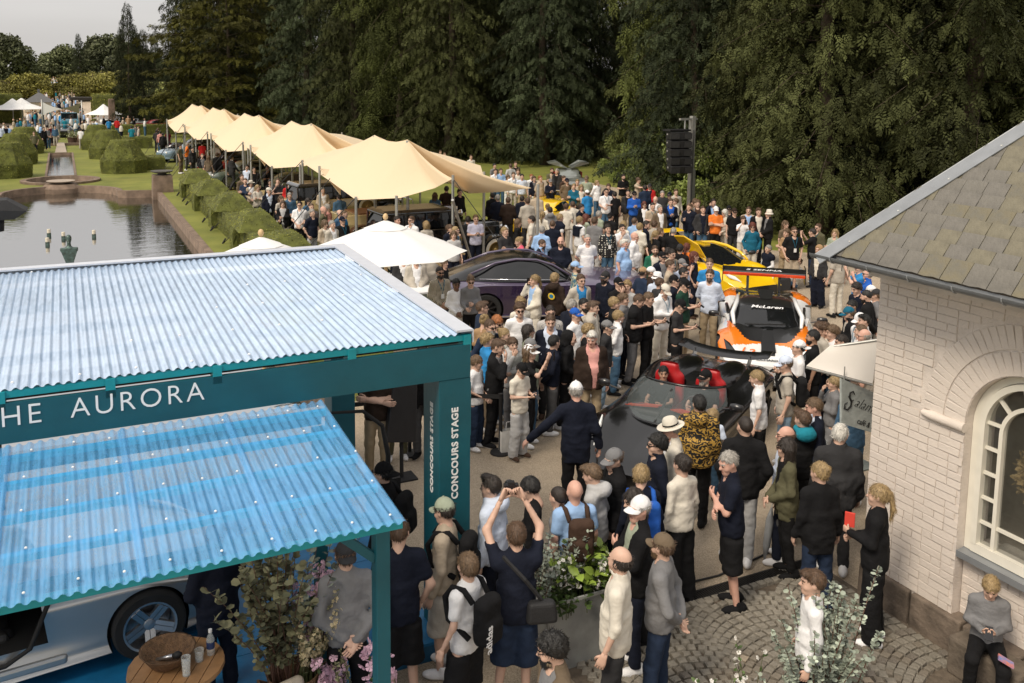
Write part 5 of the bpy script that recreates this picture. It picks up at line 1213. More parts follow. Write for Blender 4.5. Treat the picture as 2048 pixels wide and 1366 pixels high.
# ---------------------------------------------------------------- purple coupe
PL=5.45; ph=Vector((.955,-.30,0)).normalized(); pc=Vector((10.45,19.7,0))
pur=paint('dark purple car paint',(.022,.012,.042),.25,coat=1); lil=paint('grey lilac car paint',(.10,.08,.135),.3,metal=.2)
pcar=thing('luxury_coupe','large dark purple coupe with grey lilac upper body and black roof','car',pc,head_rz(ph.x,ph.y))
st3=mk_st(PL,zc=[(0,.86),(.1,.98),(.8,1.03),(1.7,1.07),(2.6,1.05),(4.2,1.08),(4.9,1.06),(5.45,.86)],zf=[(0,.84),(.15,.95),(.8,1.0),(1.7,1.02),(2.6,1.0),(4.2,1.05),(4.9,1.03),(5.45,.82)],
 zs=[(0,.70),(.8,.86),(2.6,.88),(4.2,.92),(5.45,.7)],ws=[(0,.80),(.25,.93),(.8,1.0),(2.6,1.0),(4.2,1.02),(5,.96),(5.45,.80)],wt=[(0,.72),(.25,.84),(.8,.88),(2.6,.86),(4.2,.86),(5.45,.66)],wm=[(0,.80),(.25,.94),(.8,1.0),(2.6,.98),(4.2,1.02),(5.45,.80)],wb=[(0,.78),(.25,.9),(.8,.96),(4.2,.97),(5.45,.78)],zb=[(0,.22),(.5,.16),(4.9,.16),(5.45,.3)])
wp=[(.88,.95-PL/2),(-.88,.95-PL/2),(.88,4.15-PL/2),(-.88,4.15-PL/2)]
make_body(pcar,PL,st3,wp,.375,.28,lambda c,n: 1 if (c.z>.80 and n.z>.12) else 0,[pur,lil],n=90)
wheels(pcar,[(x*1.0,y) for x,y in wp],.375,.26,'ten',rim_d)
PK=[(1.75,.70,1.0,.3,1.0),(2.2,.84,1.02,.5,1.28),(2.75,.88,1.03,.60,1.50),(3.3,.88,1.04,.62,1.56),(3.9,.86,1.05,.58,1.49),(4.6,.74,1.06,.45,1.24),(5.1,.6,1.05,.3,1.05)]
dome('cabin',PL,PK,lambda c,n: 1 if n.z>.80 and c.y+PL/2>2.6 else (1 if c.y+PL/2>4.3 else 0),[glass_d,blackp2],pcar)
for sg in (-1,1):
    pts=[(sg*.80,2.0-PL/2,1.08),(sg*.70,2.5-PL/2,1.38),(sg*.655,2.9-PL/2,1.50),(sg*.655,3.4-PL/2,1.52),(sg*.67,3.9-PL/2,1.44),(sg*.74,4.5-PL/2,1.20)]
    b=MB(); b.tube(pts,.03,6); b.build('roof_rail',lil,pcar,True)
    b=MB(); b.tube([(sg*.89,2.0-PL/2,1.04),(sg*.89,3.2-PL/2,1.06),(sg*.86,4.3-PL/2,1.10)],.012,6); b.build('window_trim',chrome,pcar,True)
    b=MB(); b.box((sg*1.0,3.0-PL/2,.62),(.012,.008,.75)); b.box((sg*1.0,2.0-PL/2+.0,.62),(.012,.008,.75)); b.build('door_gap',cardark,pcar)
    b=MB(); b.box((sg*.985,2.9-PL/2,.2),(.03,2.2,.03)); b.build('sill_trim',chrome,pcar)
    b=MB(); b.box((sg*.60,5.40-PL/2,.82),(.05,.03,.12)); b.build('tail_light',M('red lamp',(.3,.01,.01),.2),pcar)
    b=MB(); b.box((sg*.7,.03-PL/2,.86),(.35,.04,.05)); b.build('headlight',lamp_m,pcar)
b=MB(); b.box((0,.0-PL/2,.62),(.95,.06,.42)); b.build('grille',chrome,pcar)
mirror_part(pcar,1.02,2.15-PL/2,1.1,blackp2)
# ---------------------------------------------------------------- silver gull wing coupe on the stage
SL=4.64; sh=Vector((.995,.10,0)).normalized(); scn=Vector((-1.0,9.70,.2))
sil=paint('satin silver car paint',(.46,.46,.45),.28,metal=.75,coat=.5)
scar=thing('silver_coupe','satin silver long bonnet coupe parked on the blue stage deck','car',scn,head_rz(sh.x,sh.y))
st4=mk_st(SL,zc=[(0,.60),(.2,.72),(.9,.86),(1.9,.93),(2.6,.95),(3.6,.95),(4.3,.9),(4.64,.78)],zf=[(0,.58),(.3,.72),(.9,.88),(1.9,.90),(2.6,.9),(3.6,.98),(4.3,.9),(4.64,.76)],zs=[(0,.48),(.8,.66),(2.6,.66),(3.7,.74),(4.64,.62)],ws=[(0,.70),(.25,.86),(.8,.95),(1.8,.93),(2.8,.93),(3.7,.98),(4.64,.82)],
 wt=[(0,.6),(.25,.74),(.8,.8),(2.6,.76),(3.7,.82),(4.64,.66)],wm=[(0,.7),(.25,.87),(.8,.96),(1.8,.90),(2.8,.90),(3.7,.98),(4.64,.82)],wb=[(0,.72),(.25,.86),(.8,.93),(2.8,.95),(3.7,.95),(4.64,.8)],zb=[(0,.16),(4.3,.13),(4.64,.26)])
ws_=[(.82,.88-SL/2),(-.82,.88-SL/2),(.84,3.56-SL/2),(-.84,3.56-SL/2)]
b=MB(); b.loft([[(-1.2,1.75-SL/2,.42),(-.2,1.75-SL/2,.42),(-.2,3.0-SL/2,.42),(-1.2,3.0-SL/2,.42)],[(-1.2,1.85-SL/2,1.3),(-.2,1.85-SL/2,1.3),(-.2,3.05-SL/2,1.3),(-1.2,3.05-SL/2,1.3)]]); ck=b.build('cutter',cardark)
make_body(scar,SL,st4,ws_,.335,.27,lambda c,n:0,[sil],[ck],n=90)
wheels(scar,[(x*1.05,y) for x,y in ws_],.34,.27,'five',rim_s)
dome('cabin',SL,[(1.75,.62,.9,.3,.9),(2.2,.72,.92,.48,1.16),(2.6,.74,.93,.5,1.26),(3.2,.7,.94,.46,1.22),(4.1,.5,.92,.25,.92)],lambda c,n: 1 if n.z>.75 else 0,[glass_d,sil],scar)
for sg in (-1,1):
    b=MB(); b.prism([(sg*.56,.14-SL/2,.64),(sg*.78,.34-SL/2,.72),(sg*.82,.66-SL/2,.84),(sg*.66,.5-SL/2,.82)],(0,-.01,.015)); b.build('headlight',lamp_m,scar)
b=MB(); b.tube([(-.95,1.72-SL/2,.86),(-.955,1.9-SL/2,.44),(-.955,2.1-SL/2,.34),(-.955,2.9-SL/2,.34),(-.95,3.05-SL/2,.5)],.022,8); b.build('door_seal',tyre_m,scar,True)
b=MB(); b.box((-.92,2.4-SL/2,.24),(.10,1.6,.1)); o=b.build('side_sill',sil,scar); bevel(o,.03,3)
b=MB(); b.box((-.45,2.75-SL/2,.62),(.5,.2,.6)); b.box((-.45,2.35-SL/2,.42),(.5,.6,.14)); o=b.build('seat',M('black leather',(.02,.02,.02),.5),scar); bevel(o,.05,3)
# ---------------------------------------------------------------- distant gull wing classic, classic cars, vintage cars
def classic(label,p,h,colr,L=4.4,W=.85,H=1.25,doors=False,open_top=False,group=None,name='classic_car',inner=None):
    t=thing(name,label,'car',(p[0],p[1],0),head_rz(*h),group)
    st=mk_st(L,zc=[(0,.6),(.2,.76),(.9,.86),(1.7,.9),(L*.6,.9),(L-.6,.86),(L,.6)],zf=[(0,.62),(.3,.82),(.9,.88),(1.6,.84),(L*.6,.84),(L-.9,.9),(L,.6)],zs=[(0,.48),(.8,.62),(L*.5,.58),(L-.8,.66),(L,.5)],ws=[(0,.55*W/.85),(.3,.8*W/.85),(.9,W),(L*.5,W*.97),(L-.8,W),(L,.6*W)],wt=[(0,.5),(.3,W*.85),(.9,W*.86),(L*.5,W*.8),(L-.8,W*.84),(L,.5)],wm=[(0,.55),(.3,.8),(.9,W),(L*.5,W*.93),(L-.8,W),(L,.6)],wb=[(0,.6),(.3,.78),(.9,W*.94),(L-.8,W*.94),(L,.6)],zb=[(0,.25),(L,.25)])
    wh=[(W*.84,.85-L/2),(-W*.84,.85-L/2),(W*.84,L-.9-L/2),(-W*.84,L-.9-L/2)]
    make_body(t,L,st,wh,.32,.2,lambda c,n:0,[colr],n=48)
    wheels(t,[(x*1.08,y) for x,y in wh],.32,.18,'ten',rim_s)
    if not open_top: dome('cabin',L,[(1.5,.55,.86,.3,.86),(1.9,W*.78,.88,.5,H*.94),(2.4,W*.8,.88,.55,H),(3.0,W*.76,.88,.5,H*.97),(3.8,.5,.86,.3,.86)],lambda c,n: 1 if n.z>.7 else 0,[glass_d,colr],t,n=26)
    else:
        b=MB(); b.tube([(-.6,1.6-L/2,.86),(-.5,1.75-L/2,1.12),(.5,1.75-L/2,1.12),(.6,1.6-L/2,.86)],.02,6); b.build('screen_frame',chrome,t)
        b=MB(); b.box((0,2.3-L/2,.9),(1.0,.9,.06)); b.build('cockpit',cardark,t)
    for sg in (-1,1):
        b=MB(); b.lathe([(.02,.0),(.09,.02),(.1,.08)],14); b.xf(Matrix.Translation((sg*.55,.16-L/2,.66))@Matrix.Rotation(PI/2,4,'X')); b.build('headlight',lamp_m,t,True)
        if doors:
            b=MB(); b.prism([(0,-.5,0),(0,.5,0),(.5,.42,.33),(.95,.3,.25),(.95,-.35,.25),(.5,-.5,.33)],(0,0,.05)); o=b.build('gull_wing_door',colr,t); o.location=(sg*.12,2.45-L/2,H+.0); 
            if sg<0: o.scale=(-1,1,1)
            b=MB(); b.box((sg*.62,2.6-L/2,.78),(.28,.6,.5)); b.build('seat',inner,t)
    return t
gsil=paint('grey silver paint',(.23,.25,.23),.3,metal=.4)
classic('grey classic coupe with both gull wing doors raised at the wood edge',(23.6,41.3),(-.35,-.94),gsil,doors=True,inner=M('red trim',(.25,.015,.02),.6))
# vintage saloons under the tents
def vintage(label,p,h,c1,c2,group,L=5.5,white=True,top=True):
    t=thing('vintage_car',label,'car',(p[0],p[1],0),head_rz(*h),group)
    b=MB(); y=lambda s:s-L/2
    b.loft([[(-.36,y(.55),.5),(.36,y(.55),.5),(.36,y(.55),1.12),(.2,y(.55),1.22),(-.2,y(.55),1.22),(-.36,y(.55),1.12)],[(-.55,y(2.1),.5),(.55,y(2.1),.5),(.55,y(2.1),1.2),(.3,y(2.1),1.32),(-.3,y(2.1),1.32),(-.55,y(2.1),1.2)]]); bevel(b.build('bonnet',c1,t),.03,2)
    b=MB(); b.loft([[(-.68*w,y(s),.45),(.68*w,y(s),.45),(.78*w,y(s),.9),(.74*w,y(s),1.22),(-.74*w,y(s),1.22),(-.78*w,y(s),.9)] for s,w in ((2.1,.78),(2.5,1),(4.4,1),(4.95,.85))]); bevel(b.build('body',c2,t),.03,2)
    if top:
        b=MB(); b.loft([[(-.66,y(2.35),1.25),(.66,y(2.35),1.25),(.66,y(4.75),1.25),(-.66,y(4.75),1.25)],[(-.62,y(2.5),1.72),(.62,y(2.5),1.72),(.62,y(4.6),1.72),(-.62,y(4.6),1.72)]]); b.build('cabin_glass',glass_d,t)
        b=MB(); b.loft([[(-.68*k,y(2.42+.05*q),z),(.68*k,y(2.42+.05*q),z),(.68*k,y(4.72-.05*q),z),(-.68*k,y(4.72-.05*q),z)] for k,z,q in ((1,1.70,0),(1,1.78,0),(.85,1.85,2))]); bevel(b.build('roof',c1,t),.03,2)
        for s in (2.42,3.3,4.0,4.7):
            for sg in (-1,1): b=MB(); b.bar((sg*.67,y(s),1.2),(sg*.64,y(s+(.08 if s<3 else 0)),1.72),.05,.07); b.build('pillar',c1,t)
    else:
        b=MB(); b.box((0,y(3.4),1.2),(1.2,2.0,.12)); b.build('seat',M('tan leather',(.22,.1,.04),.6),t)
        b=MB(); b.tube([(-.6,y(2.3),1.22),(-.6,y(2.4),1.62),(.6,y(2.4),1.62),(.6,y(2.3),1.22)],.02,6); b.build('screen_frame',chrome,t)
    for sg in (-1,1):
        for s0 in (.95,4.35):
            rg=[]
            for a in np.linspace(-.35,PI+.25,15):
                yy,zz=y(s0)+.52*math.cos(PI-a),.42+.48*math.sin(a); rg.append([(sg*.55,yy,zz-.03),(sg*.55,yy,zz),(sg*.72,yy,zz+.03),(sg*.9,yy,zz-.02),(sg*.9,yy,zz-.06)])
            b=MB(); b.loft(rg,closed=False,cap=False); o=b.build('fender',c1,t,True,60); m=o.modifiers.new('s','SOLIDIFY'); m.thickness=.03
        b=MB(); b.box((sg*.78,y(2.65),.36),(.28,2.4,.05)); b.build('running_board',c1,t)
        b=MB(); b.lathe([(.03,-.1),(.14,0),(.15,.06),(.12,.09)],16); b.xf(Matrix.Translation((sg*.42,y(.42),.98))@Matrix.Rotation(PI/2,4,'X')); b.build('headlight',chrome,t,True)
    b=MB(); b.box((0,y(.5),.85),(.62,.1,.75)); b.build('radiator',chrome,t)
    for k in range(8):
        pass
    wheels(t,[(.78,y(.95)),(-.78,y(.95)),(.78,y(4.35)),(-.78,y(4.35))],.41,.15,'wire',brass)
    e=bpy.data.objects.new('spare_wheel',None); col.objects.link(e); e.parent=t; e.location=(-.8,y(2.0),.85)
    ty,rm,ww=wheel_meshes(.41,.15,'wire',brass); e.rotation_euler=(0,0,PI); ob('tyre',ty,e); ob('rim',rm,e); ob('whitewall',ww,e)
    b=MB(); b.tube([(-.75,y(.12),.5),(.75,y(.12),.5)],.03,8); b.build('bumper',chrome,t)
    return t
VG='vintage cars under the tents'
vblk=paint('black coach paint',(.007,.007,.007),.15); vbrn=paint('maroon brown coach paint',(.07,.025,.015),.2); vcrm=paint('cream coach paint',(.52,.42,.22),.25); vgrn=paint('grey green coach paint',(.09,.12,.10),.25); vblu=paint('pale blue coach paint',(.16,.24,.31),.25); vred=paint('dark red coach paint',(.22,.015,.012),.2); vwht=paint('ivory coach paint',(.6,.58,.5),.25)
vintage('black vintage limousine with whitewall wheels at the front of the nearest tent',(10.35,26.6),(.998,.06),vblk,vblk,VG)
vintage('maroon and cream open vintage tourer behind the black limousine',(10.4,30.4),(.99,.1),vbrn,vcrm,VG,top=False)
vintage('cream and black vintage saloon behind the man in the orange shirt',(9.6,34.6),(.99,.1),vblk,vcrm,VG)
classic('pale cream open roadster at the second tent edge',(9.2,40.2),(-.97,-.2),vcrm,open_top=True,group=VG)
classic('dark green coupe under the second tent',(9.6,44.3),(-.97,-.1),vgrn,group=VG)
classic('grey green saloon under the third tent',(8.7,50.5),(-.95,-.3),vgrn,H=1.35,group=VG)
classic('dark red open roadster under the third tent',(9.0,56),(-.95,-.1),vred,open_top=True,group=VG)
classic('black saloon under the fourth tent',(8.9,61.5),(-.95,-.1),vblk,group=VG)
classic('pale blue coupe under the fourth tent, left side',(7.8,66.5),(-.9,-.4),vblu,group=VG)
classic('black coupe under the farthest tent',(8.8,72),(-.95,-.1),vblk,group=VG)
classic('yellow coupe half hidden by the crowd behind the nearest tent tip',(16.6,30.8),(-.75,-.66),yel,L=4.2,H=1.2)
p=at(1112,430,0); classic('low yellow car behind the crowd near the wood edge',(p.x,p.y),(-.6,-.8),yel,L=4.2,open_top=True)
FG='cars parked across the far garden'
for px,py,h,cc,l,op in [(128,273,(0,-1),vblk,'dark race car facing the canal, in the middle of the far crowd',True),(205,262,(-.8,-.6),vwht,'white sports car right of the far crowd',False),(245,256,(-.95,-.3),vblk,'long black classic car by the low far hedge',True),(282,258,(-.95,-.3),gsil,'grey classic car at the tent end of the far row',True),(308,262,(-.95,-.3),vred,'dark red classic car beside the farthest tent',False)]:
    p=at(px,py); classic(l,(p.x,p.y),h,cc,group=FG,open_top=op)
p=at(140,262); jt=thing('off_road_car','tall pale blue off road car behind the dark race car','car',(p.x,p.y,0),head_rz(0,-1),FG)
jb=paint('pale blue off road paint',(.10,.25,.33),.3)
b=MB(); b.box((0,0,.85),(1.75,3.8,.7)); b.box((0,-1.2,1.25),(1.5,1.3,.12)); bevel(b.build('body',jb,jt),.06,2)
b=MB(); b.box((0,-.45,1.55),(1.55,.06,.62)); b.box((0,.6,1.5),(1.5,1.9,.5)); b.build('cabin_glass',glass_d,jt)
b=MB(); b.tube([(-.8,-.5,1.2),(-.75,-.42,1.9),(.75,-.42,1.9),(.8,-.5,1.2)],.05,6); b.box((0,.6,1.82),(1.55,2.0,.08)); b.build('roof_frame',jb,jt)
wheels(jt,[(.8,-1.2),(-.8,-1.2),(.8,1.2),(-.8,1.2)],.4,.24,'five',rim_s)
for px,py,l in [(555,283,'white car glimpsed under the trees behind the second tent'),(655,272,'white car glimpsed between tent peaks and trees')]:
    p=at(655,268) if px==655 else at(560,258)
    classic(l,(p.x-2,p.y-4),(-.5,-.86),vwht,group='white cars under the trees')
# ================================================================== PEOPLE
ARMS={ # (elbow, wrist) of the person's left (+x) and right (-x) arm; facing -y, 1.75 m tall
'hang':(((.235,.03,1.16),(.25,-.05,.91)),((-.235,.03,1.16),(-.25,-.05,.91))),
'cross':(((.225,-.08,1.165),(-.11,-.165,1.205)),((-.225,-.08,1.165),(.12,-.19,1.155))),
'phone':(((.23,-.01,1.16),(.05,-.29,1.21)),((-.23,-.01,1.16),(-.05,-.29,1.21))),
'phone1':(((.235,.03,1.16),(.25,-.05,.91)),((-.24,-.02,1.17),(-.05,-.28,1.25))),
'up':(((.25,-.20,1.30),(.07,-.31,1.56)),((-.25,-.20,1.30),(-.07,-.31,1.56))),
'over':(((.26,-.16,1.62),(.10,-.22,1.87)),((-.26,-.16,1.62),(-.10,-.22,1.87))),
'hip':(((.235,.03,1.16),(.25,-.05,.91)),((-.37,.08,1.20),(-.19,.0,1.04))),
'pocket':(((.28,.07,1.16),(.20,-.05,.94)),((-.28,.07,1.16),(-.20,-.05,.94))),
'clasp':(((.255,.0,1.15),(.04,-.21,1.0)),((-.255,.0,1.15),(-.04,-.22,.98))),
'back':(((.27,.10,1.16),(.05,.17,.99)),((-.27,.10,1.16),(-.05,.19,.96))),
'point':(((.235,.03,1.16),(.25,-.05,.91)),((-.27,-.24,1.36),(-.24,-.50,1.42))),
'ear':(((.25,-.02,1.16),(.02,-.2,1.05)),((-.28,-.14,1.28),(-.13,-.09,1.53))),
'chin':(((.24,-.03,1.17),(-.10,-.2,1.17)),((-.2,-.17,1.22),(-.05,-.17,1.46))),
'out':(((.40,.02,1.22),(.58,-.06,1.02)),((-.27,.05,1.16),(-.30,-.02,.92))),
'hold':(((.24,-.02,1.17),(.02,-.26,1.18)),((-.24,.0,1.16),(-.12,-.24,1.08))),
'walk':(((.24,.12,1.18),(.25,.10,.92)),((-.24,-.06,1.18),(-.22,-.22,.96))),
'drive':(((.25,-.16,1.20),(.14,-.42,1.22)),((-.25,-.16,1.20),(-.14,-.42,1.22))),
'lean':(((.30,-.16,1.20),(.22,-.36,1.08)),((-.25,.02,1.16),(-.24,-.1,.92))),
'wave':(((.24,.03,1.16),(.25,-.05,.91)),((-.32,-.18,1.5),(-.2,-.34,1.72))),
}
LEGS={'stand':(((.10,-.01,.50),(.105,.03,.085)),((-.10,-.01,.50),(-.115,.03,.085))),
'rest':(((.11,-.05,.50),(.17,-.05,.085)),((-.09,.0,.50),(-.085,.03,.085))),
'walk':(((.10,-.13,.52),(.10,-.14,.085)),((-.10,-.02,.50),(-.11,.22,.12))),
'wide':(((.14,.0,.50),(.19,.03,.085)),((-.14,.0,.50),(-.19,.03,.085))),
'sit':(((.16,-.42,.88),(.15,-.44,.46)),((-.14,-.42,.93),(-.15,-.32,.48)))}
BUILD={'m':dict(sh=.168,ch=(.150,.100),wa=(.132,.094),hi=(.148,.105),bel=0,hx=.085,ar=.92),
'h':dict(sh=.178,ch=(.172,.12),wa=(.172,.145),hi=(.168,.13),bel=.05,hx=.092,ar=1.05),
'w':dict(sh=.148,ch=(.130,.096),wa=(.108,.082),hi=(.155,.110),bel=0,hx=.083,ar=.76),
't':dict(sh=.146,ch=(.128,.084),wa=(.114,.08),hi=(.128,.09),bel=0,hx=.075,ar=.76)}
def torso(P,B,k=.05,inf=0.):
    pel=ell(P,(0,.005,.95),(B['hi'][0]+inf,B['hi'][1]+inf,.135+inf))
    wa=ell(P,(0,-.005-B['bel']*.4,1.11),(B['wa'][0]+inf,B['wa'][1]+B['bel']*.5+inf,.17+inf))
    ch=ell(P,(0,.0,1.30),(B['ch'][0]+inf,B['ch'][1]+inf,.19+inf))
    s=B['sh']; shd=np.minimum(cap_(P,(-s*.95,.01,1.405),(0,.012,1.445),.047+inf,.055+inf),cap_(P,(s*.95,.01,1.405),(0,.012,1.445),.047+inf,.055+inf))
    d=sm(sm(sm(pel,wa,k),ch,k),shd,k)
    return sm(d,cap_(P,(0,.01,1.44),(0,-.005,1.53),.058+inf*.5,.052+inf*.3),.045)
def arm_sdf(P,B,arm,sg,r=1.,frac=None,inf=0.):
    e,w=arm; e=(e[0]-sg*(.19-B['sh'])*.8,e[1],e[2]); S=(sg*B['sh'],.01,1.402); a=B['ar']*r
    if frac is not None and frac<1:      # a short sleeve
        e2=tuple(S[i]+(e[i]-S[i])*frac for i in range(3)); return cap_(P,S,e2,.052*a+inf,.05*a+inf)
    d=cap_(P,S,e,.051*a+inf,.041*a+inf)
    if frac is None or frac>1:
        f=1 if frac is None else min(1,frac-1); w2=tuple(e[i]+(w[i]-e[i])*f for i in range(3))
        d=sm(d,cap_(P,e,w2,.041*a+inf,(.028 if f>.9 and inf==0 else .036)*a+inf),.03)
    return d
def leg_sdf(P,B,leg,sg,r0=.073,r1=.050,r2=.036,cutk=None,inf=0.):
    k,a=leg; H=(sg*B['hx'],.01,.93)
    d=sm(cap_(P,H,k,r0+inf,r1+inf),cap_(P,k,a,r1+inf,r2+inf),.03)
    return d
def bbox(pose,leg):
    A=ARMS[pose]; xs=[abs(p[0]) for a in A for p in a]; ys=[p[1] for a in A for p in a]+[p[1] for a in LEGS[leg] for p in a]; zs=[p[2] for a in A for p in a]
    return (-max(.27,max(xs))-.12,min(-.2,min(ys))-.14,.0),(max(.27,max(xs))+.12,max(.2,max(ys))+.14,max(1.56,max(zs)+.1))
SD={}
def cache(key,fn):
    if key not in SD: SD[key]=fn()
    return SD[key]
# --- head (own frame: origin at the base of the neck, crown at z=.23, facing -y)
def head_fn(P):
    d=ell(P,(0,.012,.135),(.076,.096,.095)); d=sm(d,ell(P,(0,-.03,.07),(.058,.066,.085)),.05)
    d=sm(d,ell(P,(0,-.058,.012),(.034,.034,.026)),.04)
    d=sm(d,cap_(P,(0,-.086,.118),(0,-.112,.082),.009,.015),.018)
    d=sm(d,ell(P,(0,-.085,.13),(.052,.016,.012)),.02)
    for s in (-1,1):
        d=smx(d,-ell(P,(s*.031,-.103,.113),(.018,.014,.012)),.014)
        d=sm(d,ell(P,(s*.031,-.083,.112),(.015,.013,.013)),.004)
        d=sm(d,ell(P,(s*.079,.005,.105),(.011,.021,.031)),.01)
        d=sm(d,ell(P,(s*.045,-.06,.075),(.022,.025,.022)),.02)
    d=sm(d,ell(P,(0,-.09,.050),(.022,.013,.0075)),.008)
    return sm(d,cap_(P,(0,.012,.06),(0,.02,-.09),.050,.058),.03)
def head_mesh(hr):
    V,Q=snets(head_fn,(-.11,-.15,-.13),(.11,.13,.25),hr)
    c=V[Q].mean(1); mi=np.zeros(len(Q),int)
    for s in (-1,1):
        e=((c[:,0]-s*.031)/.015)**2+((c[:,2]-.112)/.0085)**2; mi[(e<1)&(c[:,1]<-.07)]=1
        mi[(np.abs(c[:,0]-s*.031)<.020)&(np.abs(c[:,2]-.1345)<.0055)&(c[:,1]<-.07)]=2
    mi[((c[:,0]/.024)**2+((c[:,2]-.050)/.0075)**2<1)&(c[:,1]<-.075)]=3
    return V,Q,mi
def hand_mesh(curl,spread=.0):
    """local: wrist at origin, fingers down -z, palm facing -y, thumb on +x"""
    b=MB(); b.loft([[(x*.027*sx,y*.013*sy,z) for x,y in ((-1,-.6),(-.6,-1),(.6,-1),(1,-.6),(1,.6),(.6,1),(-.6,1),(-1,.6))] for z,sx,sy in ((.02,.85,1.3),(-.02,1.1,1.15),(-.06,1.42,1.1),(-.092,1.4,.9),(-.098,1.2,.6))])
    for i,(x,L) in enumerate(((.030,.070),(.011,.078),(-.010,.073),(-.029,.058))):
        a=0; p=Vector((x,0,-.085)); pts=[p.copy()]
        for k in range(3):
            a+=curl*(.8 if k==0 else 1.0); l=L*(.45,.32,.25)[k]; p=p+Vector((spread*x*.4,-math.sin(a)*l,-math.cos(a)*l)); pts.append(p.copy())
        b.tube(pts,[.0085,.0085,.0078,.006],6)
    p=Vector((.026,-.004,-.02)); b.tube([p,p+Vector((.022,-.014,-.03)),p+Vector((.026,-.026-.02*curl,-.058)),p+Vector((.018,-.034-.02*curl,-.080))],[.013,.0115,.0095,.007],6)
    V=np.array(b.v); F4=[f for f in b.f if len(f)==4]; Fn=[f for f in b.f if len(f)!=4]
    T=[(f[0],f[i],f[i+1]) for f in Fn for i in range(1,len(f)-1)]
    return V,np.array(F4),np.array(T)
HANDS={'relax':hand_mesh(.42),'grip':hand_mesh(1.05),'flat':hand_mesh(.12)}
def body_mesh(pose,leg,build,hy,hp,res):
    def mk():
        B=BUILD[build]; A=ARMS[pose]; Lg=LEGS[leg]; lo,hi=bbox(pose,leg)
        def fn(P):
            d=torso(P,B); d=np.where(P[...,2]<1.05,d+.010*np.clip((1.05-P[...,2])*10,0,1),d)
            for i,sg in ((0,1),(1,-1)):
                d=sm(d,arm_sdf(P,B,A[i],sg),.045); d=sm(d,leg_sdf(P,B,Lg[i],sg),.05)
                k,a=Lg[i]; d=sm(d,cap_(P,(a[0],a[1]+.03,.05),(a[0]*1.03,a[1]-.10,.04),.028,.02),.03)
            return d
        V,Q=snets(fn,lo,hi,res); mi=[np.zeros(len(Q),int)]; Vs=[V];Fs=[Q];Ts=[];n=len(V)
        hr=.0095 if res<.025 else .0125 if res<.03 else .017; HV,HQ,HM=cache(('head',hr),lambda: head_mesh(hr))
        R=np.array(Euler((hp,0,hy)).to_matrix()); hv=HV@R.T+np.array([0,.0,1.52]); Vs.append(hv); Fs.append(HQ+n); mi.append(HM); n+=len(hv)
        st='grip' if pose in ('phone','phone1','up','over','hold','ear','drive') else 'relax'
        for i,sg in ((0,1),(1,-1)):
            e,w=[np.array(q) for q in A[i]]; z=-(w-e)/np.linalg.norm(w-e)
            pal=np.array([-sg,0.,0]) if pose in('hang','pocket','walk','out','point') or (pose in('phone1','hip','ear','wave','lean') and i==0) else (np.array([0,1.,0]) if pose in ('cross','clasp','chin','hip') else np.array([-sg*.5,0.2,.8] if pose=='phone' else [-sg*.7,.7,0]))
            y=-(pal-z*(pal@z)); y/=np.linalg.norm(y); x=np.cross(y,z)
            if sg<0 : pass
            hV,h4,h3=HANDS[st if not (pose=='phone1' and i==0) else 'relax']; hv=hV.copy()
            # thumb toward the front/up side
            fr=np.array([0,-1.,.4]); 
            if x@fr<0: hv[:,0]*=-1; h4=h4[:,::-1]; h3=h3[:,::-1]
            hv=(hv@np.stack([x,y,z],0))*(.92 if build in 'wt' else 1.04)+w-z*.0
            Vs.append(hv); Fs.append(h4+n); Ts.append(h3+n); mi.append(np.zeros(len(h4),int)); n+=len(hv)
        F=np.concatenate(Fs); T=np.concatenate(Ts); mi=np.concatenate(mi+[np.zeros(len(T),int)])
        return mesh_from('person',np.concatenate(Vs),[F,T],[skin_m,eye_m,brow_m,lip_m],mi=mi,smooth=True)
    return cache(('body',pose,leg,build,round(hy,2),round(hp,2),res),mk)
skin_m=M('skin',(.57,.37,.28),.55,var=.06,nscale=14,spec=.35); eye_m=M('eye',(.02,.015,.012),.25,var=0); brow_m=M('brow',(.09,.055,.035),.8,var=0); lip_m=M('lip',(.36,.15,.12),.5,var=0)
SKIN={'fair':skin_m,'tan':M('tan skin',(.42,.25,.17),.55,var=.06,nscale=14,spec=.35),'brown':M('brown skin',(.17,.085,.05),.5,var=.06,nscale=14),'pink':M('ruddy skin',(.60,.35,.27),.55,var=.08,nscale=14,spec=.35)}
SLEEVE={'tee':.62,'polo':.66,'shirt':2,'sweat':2,'hoodie':2,'jacket':2,'blazer':2,'puffer':2,'vest':.12,'rolled':1.25,'tank':.0,'long':2,'blouse':2,'over':2}
INF={'tee':.012,'polo':.013,'shirt':.014,'sweat':.016,'hoodie':.022,'jacket':.026,'blazer':.023,'puffer':.034,'vest':.034,'rolled':.014,'tank':.009,'long':.011,'blouse':.018,'over':.024}
HEM={'tee':.86,'polo':.86,'shirt':.84,'sweat':.88,'hoodie':.86,'jacket':.82,'blazer':.76,'puffer':.84,'vest':.86,'rolled':.84,'tank':.9,'long':.9,'blouse':.84,'over':.55}
